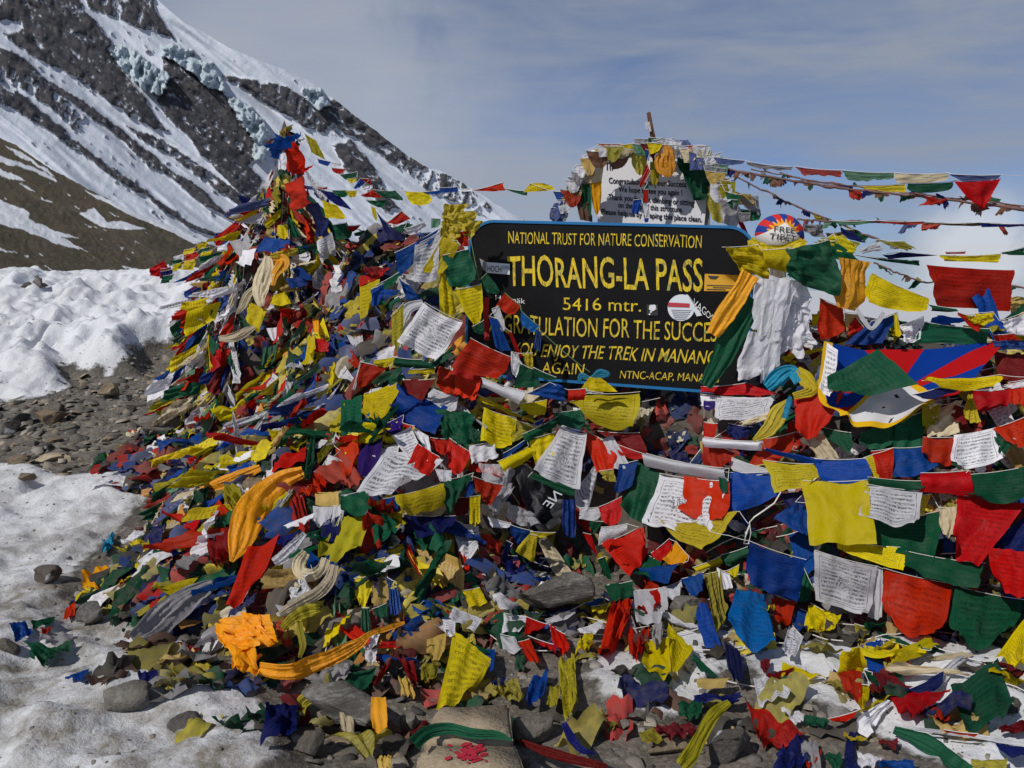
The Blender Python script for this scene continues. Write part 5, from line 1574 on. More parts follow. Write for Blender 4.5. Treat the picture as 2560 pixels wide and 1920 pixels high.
single('prayer_flag', 'navy flag in shade between the two red ones at far right', 'prayer flag', 'H', 'N 1900,1250 2052,1130 2052,1370 1840,1340', off=.09)
string('closest string with large purple blue, printed white, red and dark green flags', 'L', ['B 40,10 450,145 380,435 -10,320', 'W 960,190 1012,212 1002,582 900,562', 'Wp 515,75 970,195 910,556 500,420', 'R 1012,206 1525,320 1432,792 1000,642', 'G 1520,330 2045,437 1902,802 1462,792'], depth=(3.7, 3.55), lead=[(-250, -60), (-110, -30)], tail=[(2060, 440)], snap=False)
single('prayer_flag', 'large azure blue flag hanging below the purple blue flag', 'prayer flag', 'K', 'A 1462,545 1642,590 1722,1026 1372,836', depth=3.72)
string('small white, blue and yellow flags between the azure flag and snow', 'L', ['B 402,500 512,540 432,702 332,602', 'Wt 332,600 432,710 372,852 270,832', 'Y 482,460 702,572 652,662 440,672 c', 'G 432,200 492,330 482,452 402,452', 'R 222,400 382,460 282,702 202,502 t'], depth=3.80, snap=False)
string('yellow and dark rolled flags lying over snow below the printed white flag', 'L', ['L 802,610 932,640 882,742 822,742', 'G 932,650 1362,800 1332,832 1082,752', 'Y 1080,740 1340,806 1320,826 1090,770'], depth=3.70, snap=False)
single('prayer_flag', 'curled red flag standing up out of the snow patch', 'prayer flag', 'L', 'R 850,905 864,1212 782,1192 668,975', depth=3.42)
string('yellow printed strip with green rags in the snow patch', 'L', ['Yt 850,1060 912,1066 892,1222 840,1242', 'G 872,950 932,970 1002,1082 932,1052 c', 'M 920,1050 1000,1070 1010,1120 930,1110 c'], off=.02)
string('string at lower right corner with yellow printed flag and large dark green triangle', 'L', ['Yp 2045,575 2070,980 2032,972 1824,850', 'G 1502,1050 1832,880 2002,1292 1600,1412'], depth=(3.35, 3.30), snap=False)
ribbon('sash', 'white sash stretched over the snow at lower right', 'scarf', 'L', 'W', [(1655, 820, 20), (1520, 920, 36), (1430, 1010, 40), (1400, 1090, 20)], depth=3.32, sheen=False)
string('blue and red flags on the ground string below the white sash', 'L', ['N 1122,1112 1452,962 1422,1112 1152,1116', 'R 1072,1130 1512,1100 1282,1242 1152,1332', 'Y 832,1242 1060,1112 1082,1132 852,1262', 'R 610,1300 830,1240 790,1300 680,1342'], depth=3.25, snap=False)
ribbon('sash', 'crumpled white scarf knotted on the ground string', 'scarf', 'L', 'W', [(1060, 1180, 25), (950, 1260, 45), (870, 1350, 60), (920, 1420, 35)], depth=3.12, sheen=False, wr=1.4)
ribbon('sash', 'dark blue sash hanging straight down from the white knot', 'scarf', 'L', 'N', [(800, 1400, 30), (770, 1500, 36), (770, 1600, 40), (800, 1690, 50)], depth=3.10, sheen=False)
ribbon('sash', 'dark green rolled cloth running to the bottom right corner', 'scarf', 'L', 'G', [(1090, 1380, 30), (1300, 1460, 60), (1480, 1580, 60), (1640, 1690, 50)], depth=(3.1, 3.0), sheen=False)
ribbon('sash', 'thin pale twisted cloth string across the snow at bottom right', 'scarf', 'L', 'W', [(1100, 1358, 8), (1350, 1385, 16), (1700, 1430, 18), (2050, 1480, 14)], depth=(3.12, 3.1), sheen=False)
string('navy flag hanging at the right end of the twisted cloth string', 'L', ['N 1822,1470 2052,1490 2050,1602 1902,1592', 'R 1450,1380 1700,1410 1690,1426 1470,1402'], depth=3.08, snap=False)
GR = 'rags trodden into the ground at lower right'
for lab, it in (('dark red cloth draped over the stone at lower right', 'R 20,1180 432,1400 172,1542 102,1400 s'), ('small yellow flag beside the dark blue sash', 'Y 732,1400 892,1440 832,1472 742,1452'), ('dirty yellow flag half buried in snow', 'Y 292,890 572,990 502,1012 280,1052'),
                ('maroon flag beside the half buried yellow one', 'M 182,980 352,930 292,1062 152,1052'), ('pale blue cloth at the edge of the snow patch', 'W 270,1220 440,1270 420,1340 300,1300 c'), ('green rag left of the white knot', 'G 450,1280 610,1310 600,1360 470,1360 c'),
                ('navy cloth below the dark red cloth', 'N 260,1540 420,1440 480,1640 240,1659 c'), ('grey cloth on the ground left of the blue sash', 'K 420,1500 520,1470 560,1659 430,1620 c'), ('green rag on the ground left of the blue sash', 'G 600,1560 700,1560 720,1680 610,1650 c'), ('red rag by the bottom edge', 'R 440,1590 550,1540 560,1570 470,1659 c'),
                ('maroon rag between the dark green rolls', 'M 980,1450 1120,1460 1100,1520 1000,1520 c'), ('white cloth on the ground right of the blue sash', 'W 830,1540 1000,1600 980,1659 840,1650 c'), ('blue cloth at the bottom edge', 'B 1000,1600 1230,1620 1240,1680 1000,1670 c'), ('olive rag at the bottom right corner', 'L 1660,1600 1900,1590 1900,1680 1700,1670 c'),
                ('dark red cloth right of the green triangle', 'M 1860,1370 2050,1310 2050,1400 1900,1420 c'), ('red rag left of the green triangle', 'R 1350,1240 1500,1220 1490,1320 1370,1320 c'), ('green rag on the snow below the printed flag', 'G 1090,970 1150,960 1150,1050 1100,1020 c'), ('dark red rag by the azure flag', 'M 120,880 190,880 180,960 130,960 c')):
    single('rag', lab, 'rag', 'L', it, off=-.06, group=GR)

# --- foot of the mound, centre
string('string with a red flag on white and rolled flags right of the slate', 'K', ['W 282,740 466,670 466,722 302,772', 'B 520,640 642,600 642,632 540,682', 'Y 562,660 692,634 682,692 572,732', 'G 642,530 822,500 822,602 702,642', 'W 822,560 1032,540 1046,772 850,776', 'R 832,580 992,545 1002,692 846,722', 'W 1022,540 1122,500 1142,572 1042,642', 'B 1116,490 1262,450 1282,532 1182,602 b'], depth=3.98, snap=False)
string('string of rolled green and yellow flags with a long yellow flag at right centre', 'K', ['Y 1190,420 1362,350 1382,392 1232,442 b', 'G 1372,340 1532,290 1542,352 1402,422 b', 'L 1272,460 1352,440 1402,742 1332,822 s', 'Y 1400,440 1480,400 1470,490 1420,460', 'W 1340,420 1420,460 1440,540 1370,560'], depth=3.92, snap=False)
string('blue printed flag bunched with an orange one above the rolled flags', 'K', ['R 942,330 1042,250 1082,322 992,402', 'O 1092,270 1162,350 1122,402 1022,392', 'Bt 880,440 1142,390 1042,512 902,472 b', 'G 920,350 990,390 990,470 830,470'], off=.1)
string('torn red cloths with a pair of dirty yellow flags hanging over snow', 'K', ['R 702,650 822,620 782,862 592,992 c', 'R 792,800 922,780 882,962 802,992 c', 'Y 902,870 1042,850 1072,1152 872,1022', 'Y 1042,770 1206,932 1082,1082 1032,902', 'K 940,780 1010,780 1000,900 940,940 c'], depth=3.92, snap=False)
string('red and white flags knotted together at the foot of the slate', 'K', ['Wt 20,700 162,722 152,822 20,822', 'W 0,830 92,850 152,962 20,932', 'R 162,722 292,770 202,832 152,832', 'R 172,840 352,900 342,952 262,922', 'R 302,770 402,832 452,942 342,962', 'R 112,880 182,860 252,1002 172,1002'], depth=3.88, snap=False)
FG = 'dirty flags at the foot of the mound'
for lab, win, it in (('yellow orange rolled flag on the snow right of the yellow pair', 'K', 'D 1250,1112 1432,1110 1382,1152 1212,1172 b'), ('dark green flag right of the yellow pair', 'K', 'G 1202,960 1342,1082 1282,1092 1190,1012'), ('navy cloth below the azure flag', 'K', 'N 1392,890 1482,930 1512,1132 1422,1102 s'),
                     ('yellow knotted rag under the red and white flags', 'K', 'Y 482,880 562,850 572,922 470,942 c'), ('olive rag hanging under the knotted flags', 'K', 'L 362,1020 452,980 482,1252 402,1322 c'), ('twisted olive rag left of the hanging olive rag', 'K', 'L 312,1170 372,1150 362,1272 292,1262 c'),
                     ('blue cloth left of the olive rags', 'K', 'B 200,1110 292,1060 252,1252 152,1262 c'), ('muddy yellow rag above the tan slab', 'K', 'L 0,1130 102,1120 152,1242 20,1252 c'), ('white flag with text lying below the slate', 'K', 'Wt 482,800 622,745 642,792 552,846'),
                     ('maroon rag on the gravel left of the olive sash', 'K', 'M 982,1400 1180,1390 1192,1480 1000,1500 c'), ('yellow rag on the gravel beside the maroon one', 'K', 'L 880,1430 980,1410 1002,1490 890,1490 c'), ('dark green rag at the edge of the snow patch', 'K', 'G 1110,1260 1240,1250 1240,1350 1120,1340 c'),
                     ('navy cloth on the snow right of the yellow pair', 'K', 'N 1200,1210 1470,1200 1460,1260 1230,1260 c'), ('large dirty yellow flag hanging in a point above the tan slab', 'J', 'Yt 1702,588 1968,810 1802,1082 1572,1168'), ('tan flag with a dark rim left of the large yellow flag', 'J', 'D 1482,640 1622,590 1602,792 1470,782'),
                     ('white flag with text under the hollow', 'J', 'Wt 1472,480 1692,480 1692,642 1602,562'), ('tilted white flag right of the hollow foot', 'J', 'Wt 1702,378 1902,470 1842,562 1660,462'), ('dark green flag folded left of the red diagonal', 'J', 'G 862,880 1066,850 1002,1012 800,1022'),
                     ('narrow red flag lying diagonally above the belted boulder', 'J', 'R 1112,870 1224,730 1152,902 1030,1032 s'), ('white rag above the narrow red flag', 'J', 'W 1002,620 1102,590 1062,702 980,702 c'), ('grey white rag hanging above the belted boulder', 'J', 'W 1002,720 1082,700 1062,822 990,822 c'),
                     ('flat red flag below the orange scarf end', 'J', 'R 1112,650 1282,640 1262,692 1110,692 c'), ('dark red flag right of the belted boulder', 'J', 'M 1272,820 1382,830 1402,1062 1332,952 c'), ('orange yellow flag right of the belted boulder', 'J', 'D 1262,930 1332,960 1382,1082 1280,1052 c'),
                     ('white grey rag left of the folded green flag', 'J', 'K 702,850 862,840 862,952 720,950 c'), ('muddy yellow rag under the tan flag', 'J', 'L 1440,830 1560,820 1540,930 1430,940 c'), ('blue flag beside the large dirty yellow flag', 'J', 'B 1790,690 2010,720 1990,880 1900,800'), ('green flag above the blue one by the large yellow flag', 'J', 'G 1790,640 2000,730 1980,770 1800,680'),
                     ('yellow rag at the right end of the tan slab', 'J', 'L 2010,1020 2190,980 2180,1080 2020,1070 c'), ('navy cloth right of the large yellow flag', 'J', 'N 1990,960 2090,920 2080,1010 1990,1010 c'), ('navy cloth frozen in the snow left of the belted boulder', 'J', 'N 200,1180 440,1110 440,1390 210,1400 c'),
                     ('mustard rag below the belted boulder at the picture bottom', 'J', 'D 1100,1560 1190,1550 1190,1640 1100,1640 c')):
    single('rag', lab, 'rag', win, it, off=-.01, group=FG)
string('torn yellow flags hanging left of the white stake', 'J', ['Y 1062,0 1150,-20 1120,90 1000,120 t', 'Y 902,150 1062,50 1032,382 922,392 t', 'D 1042,120 1162,80 1172,312 1032,432', 'B 1166,140 1242,180 1292,432 1182,432 s', 'G 1042,390 1162,340 1162,442 1082,472', 'G 962,380 1022,380 1032,562 952,582 s'], depth=4.08, snap=False)
ribbon('sash', 'olive cloth strip draped over the top of the belted boulder', 'scarf', 'J', 'L', [(480, 1230, 30), (500, 1120, 55), (620, 1070, 50), (780, 1065, 45), (920, 1075, 35)], depth=2.90, sheen=False)
ribbon('sash', 'dark green scarf lying across the two tan slabs', 'scarf', 'J', 'G', [(1370, 1450, 60), (1480, 1360, 55), (1620, 1330, 50), (1850, 1370, 40), (2060, 1390, 28), (2150, 1425, 8)], z=.165, sheen=False)
ribbon('sash', 'dark red cloth strip lying along the gravel at the bottom', 'scarf', 'K', 'M', [(120, 1490, 14), (300, 1560, 32), (480, 1610, 26), (660, 1650, 18)], off=.03, sheen=False)
ribbon('sash', 'navy cloth strip frozen in the gravel right of the grey block', 'scarf', 'K', 'N', [(395, 1380, 18), (440, 1470, 28), (500, 1540, 24), (590, 1570, 10)], off=.03, sheen=False)
ribbon('sash', 'long olive sash curving down to the bottom edge at right centre', 'scarf', 'K', 'L', [(1420, 1250, 18), (1320, 1330, 40), (1250, 1450, 46), (1190, 1560, 50), (1120, 1650, 46)], off=.05, sheen=False, folds=3.5)
# --- scarves on the left bank
ribbon('silk_scarf', 'broad bright orange silk scarf flowing down the left bank', 'scarf', 'I', 'O', [(915, 585, 40), (800, 630, 62), (690, 710, 82), (590, 830, 95), (530, 970, 88), (490, 1080, 60), (455, 1160, 14)], off=.10, folds=3)
ribbon('silk_scarf', 'thin orange scarf lying across the left bank above the broad one', 'scarf', 'I', 'O', [(640, 560, 20), (520, 610, 38), (400, 660, 42), (280, 705, 34), (175, 742, 10)], off=.09, folds=3)
bundle('silk_scarf', 'orange cloth heaped in folds at the foot of the left bank', 'scarf', 'J', 'O', ['-140,470 120,430 200,560 -120,640', '20,440 230,450 280,640 100,620', '-150,600 120,560 270,680 -60,760', '-120,640 90,620 130,830 -60,900', '-20,720 160,780 120,900 -60,910', '-160,520 0,560 20,720 -140,700'], off=.12, mode='c', wr=.8, n=25)
ribbon('silk_scarf', 'long twisted orange scarf stretching right from the orange heap', 'scarf', 'J', 'O', [(160, 850, 50), (290, 880, 66), (420, 885, 72), (560, 830, 72), (720, 770, 66), (860, 700, 58), (950, 650, 40), (1010, 595, 22), (1150, 540, 22), (1300, 492, 12)], off=.14, folds=2.6)
ribbon('silk_scarf', 'cream scarf coiled in loops above the orange heap', 'scarf', 'J', 'C', [(520, -60, 40), (470, 10, 50), (470, 90, 52), (560, 120, 48), (640, 80, 44), (680, -10, 34)], off=.13, folds=4)
ribbon('silk_scarf', 'long cream scarf trailing down left from the coil', 'scarf', 'J', 'C', [(745, 40, 34), (720, 130, 42), (640, 240, 46), (500, 320, 46), (390, 380, 40), (310, 430, 18)], off=.12, folds=3)
ribbon('silk_scarf', 'knotted yellow green cloth hanging right of the orange heap', 'scarf', 'J', 'L', [(330, 540, 30), (430, 450, 44), (530, 400, 50), (630, 385, 36)], off=.10, folds=3, sheen=False)
ribbon('silk_scarf', 'narrow yellow green tail hanging down to the twisted orange scarf', 'scarf', 'J', 'L', [(470, 480, 26), (480, 580, 30), (495, 680, 28), (470, 770, 14)], off=.12, folds=3, sheen=False)
ribbon('silk_scarf', 'cream scarf hanging in folds down the upper left of the cairn', 'scarf', 'D', 'C', [(505, 830, 18), (500, 900, 48), (470, 990, 55), (460, 1070, 36), (470, 1120, 16)], off=.12, folds=3)
ribbon('silk_scarf', 'cream scarf tail hanging left of the folded cream scarf', 'scarf', 'D', 'C', [(440, 1010, 18), (390, 1060, 26), (365, 1110, 24), (330, 1160, 10)], off=.12, folds=2)
ribbon('silk_scarf', 'short cream scarf lying level low on the cairn', 'scarf', 'D', 'C', [(225, 1305, 16), (300, 1300, 26), (370, 1270, 26), (430, 1238, 12)], off=.12, folds=2)
ribbon('silk_scarf', 'glowing orange strip below the blue flag on the cairn', 'scarf', 'D', 'O', [(540, 840, 36), (590, 860, 44), (550, 930, 24), (530, 1000, 14)], off=.12, folds=3)
ribbon('silk_scarf', 'narrow orange strip hanging down the middle of the cairn', 'scarf', 'D', 'O', [(775, 1120, 10), (780, 1190, 16), (786, 1270, 14)], off=.14, folds=1)
ribbon('silk_scarf', 'yellow and green twisted cloth across the cairn below the blue flag', 'scarf', 'D', 'Y', [(520, 830, 12), (600, 815, 20), (680, 800, 20)], off=.15, folds=2)
ribbon('silk_scarf', 'green twisted cloth end right of the yellow twist on the cairn', 'scarf', 'D', 'G', [(670, 805, 20), (730, 785, 22), (785, 775, 12)], off=.15, folds=2)
ribbon('silk_scarf', 'white rolled cloth lying down the bank right of the broad orange scarf', 'scarf', 'I', 'W', [(925, 980, 16), (860, 1050, 32), (790, 1120, 36), (725, 1165, 24)], off=.13, folds=2, sheen=False)
ribbon('silk_scarf', 'grey cloth stretched down over the snow at lower left', 'scarf', 'C', 'K', [(1230, 600, 30), (1110, 660, 62), (980, 760, 80), (860, 860, 85), (765, 925, 50)], off=.05, folds=2, sheen=False)
ribbon('silk_scarf', 'wide white wrap around the left side of the printed white flag', 'scarf', 'D', 'W', [(1400, 1100, 20), (1320, 1130, 34), (1280, 1200, 34), (1290, 1260, 16)], depth=4.5, folds=2)
# --- left bank flags
LB = 'larger flags on the left bank'
for lab, it in (('white flag with lines of text at the top of the left bank', 'Wt 575,440 772,388 742,522 690,622'), ('yellow flag overlapping the white text flag on the left bank', 'Yp 760,385 952,320 902,432 850,472'), ('red flag under the yellow one on the left bank', 'R 782,480 922,430 912,522 720,582'),
                ('tall dark green flag hanging left of the printed yellow one', 'G 1160,140 1282,108 1282,312 1166,352'), ('dark green flag at the head of the broad orange scarf', 'G 920,400 992,390 962,622 910,612 s'), ('narrow yellow flag left of the tall green flag', 'Y 1082,270 1172,160 1152,332 1092,322'),
                ('yellow olive flag hanging below the narrow yellow one', 'L 1080,380 1150,340 1040,520 1000,520 s'), ('faded vermilion cloth spread on the lower left bank', 'F 560,1100 742,1010 602,1362 415,1502'), ('white rag left of the dark blue one on the left bank', 'W 800,920 982,850 962,912 830,952'),
                ('navy flag below the white rag on the left bank', 'N 742,1000 882,970 822,1050 760,1072'), ('dark blue flag hanging at the foot of the white strip', 'N 1042,940 1142,870 1132,1042 1030,1052'), ('narrow pale flag hanging beside the green flag on the left bank', 'W 1122,760 1192,740 1152,932 1090,932'),
                ('rolled orange yellow flag on the left bank', 'D 1000,720 1146,715 1132,802 1000,792 b'), ('white and red cloth under the rolled orange yellow flag', 'W 982,810 1102,820 1062,922 990,942'), ('torn yellow gauze flag hanging low on the left bank', 'L 1160,880 1332,890 1232,1152 1000,1142 t'),
                ('navy cloth under the faded vermilion one', 'N 440,1480 600,1370 590,1420 430,1530 s'), ('small dark red square flag left of the broad orange scarf', 'R 310,830 372,770 432,842 342,872'), ('red pointed flag in the lower left bank', 'R 160,940 262,850 222,972 180,962'), ('brown red rag left of the broad orange scarf', 'M 290,1000 440,950 450,1150 300,1180 c'),
                ('dark flag with white streaks left of the faded vermilion cloth', 'K 100,1150 240,1130 220,1190 90,1220 c'), ('green flag lying left of the orange scarf', 'G 360,900 480,820 500,880 400,960 s'), ('blue flag at the upper edge of the left bank', 'B 470,580 560,500 590,560 490,610'), ('small olive bundle of rags above the broad orange scarf', 'L 410,690 520,690 530,800 420,800 c')):
    single('prayer_flag', lab, 'prayer flag', 'I', it, off=.10, group=LB)
for lab, it in (('navy cloth lying at the lower left edge of the bank', 'N 700,540 1022,400 992,602 760,712 s'), ('orange brown cloth on the stone at the lower left edge', 'O 502,560 602,500 722,652 490,662 c'), ('yellow leaf-shaped flag lying on the lower left snow edge', 'L 790,760 982,624 942,702 812,776'), ('white flag with text at the upper lower-left edge', 'Wt 720,340 842,250 932,302 702,372'),
                ('dark red flag standing in the snow left of the orange heap', 'M 1030,930 1142,970 1152,1062 1102,1032'), ('green flag at the far left end of the flag line', 'G 182,812 312,790 302,832 192,852'), ('blue flag at the far left end of the flag line', 'B 60,840 152,820 182,902 80,922 c'), ('small red rag in the far left flag line', 'R 232,860 292,850 286,890 240,896 c'),
                ('dark green tangled rag at the far left', 'G 160,940 402,950 332,1052 192,1082 c'), ('grey cloth flap in the far left flag line', 'K 240,880 410,890 400,945 230,940'), ('red flag on the stone at the lower left edge', 'R 380,740 430,700 430,770 370,800'), ('pale small flag in the lower left bank', 'A 958,292 1080,275 1040,340 970,340'),
                ('turquoise rag at the left edge of the bank', 'T 585,370 655,315 650,390 590,420 c'), ('yellow rag among the lower left flags', 'Y 740,390 860,370 850,470 780,470 c'), ('red flag among the lower left flags', 'R 880,380 990,350 970,410 870,430'), ('dark blue rag in the snow above the round boulder', 'N 800,1120 900,1105 910,1180 810,1190 c'), ('narrow blue rag on the snow left of the round boulder', 'B 380,1130 510,1100 490,1150 390,1160')):
    single('prayer_flag', lab, 'prayer flag', 'C', it, off=-.06, group='flags along the lower left edge')
# --- flags one can tell apart on the cairn
CF = 'larger flags on the cairn'
for lab, it in (('bunched blue cloth forming the very tip of the cairn', 'B 545,115 662,88 622,172 508,222 c'), ('blue cloth hanging left from the cairn tip', 'B 505,172 582,150 577,232 510,226 c'), ('large red flag wrapped below the cairn tip', 'R 618,158 652,176 772,322 606,332'), ('red strip below the large red flag on the cairn tip', 'R 640,330 772,308 742,352 650,362'),
                ('white flag at the cairn tip beside the yellow loop', 'W 640,150 702,140 742,182 662,172'), ('yellow cloth looping right of the cairn tip', 'L 722,130 782,168 832,268 762,232'), ('pale cloth hanging under the cairn tip', 'W 570,240 610,240 620,330 570,330 c'), ('red cloth below the neck of the cairn tip', 'R 605,420 702,378 742,522 662,560 s'),
                ('yellow flag flying right of the cairn neck', 'Y 822,510 902,540 966,622 840,602'), ('yellow upright flag left of the cairn middle', 'Y 565,655 612,653 622,732 560,722'), ('broad royal blue flag on the cairn shoulder', 'B 500,728 632,738 602,802 438,802'), ('white text flag on the right of the cairn shoulder', 'Wt 790,740 872,698 896,802 810,852'),
                ('pair of pale flags on the left cairn shoulder', 'W 350,798 432,790 402,872 340,892'), ('upper pale flag on the left cairn shoulder', 'W 300,750 380,700 400,760 330,830'), ('yellow square flag at the middle of the cairn', 'Y 402,1100 492,1138 452,1262 382,1192'), ('yellow flag at the left rim of the cairn above the gravel', 'Y 110,1272 192,1200 186,1282 108,1342'),
                ('red flag at the lower left rim of the cairn', 'R 170,1382 232,1364 252,1432 178,1522'), ('dark green flag above the lower left red one on the cairn', 'G 180,1298 222,1340 192,1402 168,1372'), ('blue flag near the middle of the cairn', 'B 608,960 702,948 742,1002 640,1012'), ('red flag right of the cairn middle', 'R 690,1110 762,1130 722,1182 700,1150'),
                ('yellow flag below the blue one at the cairn middle', 'Y 530,1060 602,1038 642,1112 520,1114'), ('white flag with folds low on the cairn', 'W 500,1250 572,1238 562,1322 530,1312'), ('yellow bowed flag low on the right of the cairn', 'Y 742,1310 772,1300 780,1400 718,1480 s'), ('tall yellow printed flag between cairn and sign', 'Yt 1040,985 1142,970 1112,1112 1046,1192'),
                ('dark green flag low on the cairn', 'G 480,1360 560,1340 540,1460 470,1470 s'), ('deep navy cloth hanging down the right of the cairn neck', 'N 722,500 790,540 868,706 826,700 s'), ('red printed flag right of the saddle', 'R 1040,1000 1040,950 1200,900 1150,960'), ('maroon flag on the right of the saddle', 'M 1060,900 1180,890 1190,940 1090,960 c')):
    single('prayer_flag', lab, 'prayer flag', 'D', it, off=.11, group=CF)
# the low ridge of flags running from the cairn back to the left
RG = [(640, 500), (600, 560), (540, 590), (480, 615), (430, 640), (385, 690)]
for j in range(3):
    rr = np.random.RandomState(50 + j)
    its = []
    for k_ in range(8):
        s_ = (k_ + rr.uniform(0, .6)) / 8 * 4.9
        i_ = int(s_)
        f_ = s_ - i_
        x, y = RG[i_][0] * (1 - f_) + RG[i_ + 1][0] * f_, RG[i_][1] * (1 - f_) + RG[i_ + 1][1] * f_ + j * 14 + rr.uniform(-6, 6)
        w_, h_ = rr.uniform(16, 30), rr.uniform(12, 26)
        its.append(f'{"RBYGWMNL"[rr.randint(8)]} {x+w_:.0f},{y-6:.0f} {x:.0f},{y:.0f} {x-rr.uniform(-6,10):.0f},{y+h_:.0f} {x+w_:.0f},{y+h_*.7:.0f} c')
    string(['upper', 'middle', 'lower'][j] + ' flag string running from the cairn down to the snow bank behind', 'P', its, depth=(9.6 - .15 * j, 2.5), snap=False)
single('prayer_flag', 'red bundle of cloth at the left end of the flag ridge on the snow bank', 'prayer flag', 'P', 'R 372,672 412,650 418,690 376,694 c', depth=8.75)

single('rag', 'yellow belt of cloth around the boulder', 'rag', 'J', 'O 1040,1080 1150,1080 1180,1370 1035,1370 b', depth=2.83, group=FG)
single('rag', 'white belt of cloth around the boulder', 'rag', 'J', 'C 770,1120 890,1115 905,1370 790,1365 c b', depth=2.83, group=FG)
single('rag', 'olive cloth hanging under the belted boulder', 'rag', 'J', 'L 630,1375 1212,1390 1122,1492 952,1562 s b', depth=2.83, group=FG)
# flag strings wound round the top of the notice frame: an arch of bunched cloth
for j, (lab, arch) in enumerate((('bunched faded flags wound along the top edge of the notice frame', [(800, 470), (812, 370), (860, 285), (960, 245), (1080, 225), (1220, 215), (1340, 222), (1450, 262), (1540, 300), (1580, 420), (1600, 540)]),
                                 ('second layer of bunched flags over the notice frame, mostly grey and brown', [(720, 560), (770, 430), (840, 320), (930, 270), (1060, 255), (1200, 240), (1330, 245), (1440, 285), (1530, 350), (1570, 460), (1640, 600)]),
                                 ('outermost bunched flags hanging down both sides of the notice frame', [(640, 640), (720, 540), (760, 430), (810, 350), (880, 290), (1000, 240), (1430, 250), (1520, 300), (1590, 420), (1650, 520), (1720, 640)]))):
    rr = np.random.RandomState(90 + j)
    its = []
    for k_ in range(19):
        s_ = (k_ + rr.uniform(0, .8)) / 19 * 9.9
        i_ = int(s_)
        f_ = s_ - i_
        x, y = arch[i_][0] * (1 - f_) + arch[i_ + 1][0] * f_, arch[i_][1] * (1 - f_) + arch[i_ + 1][1] * f_ + rr.uniform(-12, 12)
        w_, h_ = rr.uniform(70, 140), rr.uniform(50, 95)
        x -= w_ / 2
        its.append(f'{"WKCXLGYSMFKWED"[rr.randint(14)]} {x:.0f},{y-18+rr.uniform(-12,12):.0f} {x+w_:.0f},{y-18+rr.uniform(-12,12):.0f} {x+w_*rr.uniform(.5,1):.0f},{y-18+h_:.0f} {x+w_*rr.uniform(0,.4):.0f},{y-10+h_:.0f}')
    string(lab, 'E', its, depth=5.47 - .012 * j, snap=False, group='flag strings wound round the notice frame')

bundle('silk_scarf', 'big bunched yellow knot of scarves directly under the cap', 'scarf', 'F', 'Y', ['285,625 400,640 420,720 300,720', '330,650 470,690 480,760 340,740', '520,670 650,615 660,690 540,740', '360,690 520,690 560,790 390,800'], depth=4.40, mode='c', wr=.9)
bundle('silk_scarf', 'bunched pale yellow cloth behind the green flag of the arm', 'scarf', 'F', 'L', ['700,640 840,580 990,640 960,740', '760,600 900,590 1000,680 900,720'], depth=4.56, mode='c', wr=.8)
# ------------------------------------------------------------------ strings draped over the heap
FIVE = 'BWRGY'
MIX = 'BWRGYBWRGYNYLKEDCFMCWFLSC'


HLO, HHI = np.array([h.min(0) for h in HERO]), np.array([h.max(0) for h in HERO])


def covered(x, y):
    near = np.where((HLO[:, 0] < x) & (HLO[:, 1] < y) & (HHI[:, 0] > x) & (HHI[:, 1] > y))[0]
    return any(inpoly(np.array([x]), np.array([y]), HERO[k])[0] for k in near)


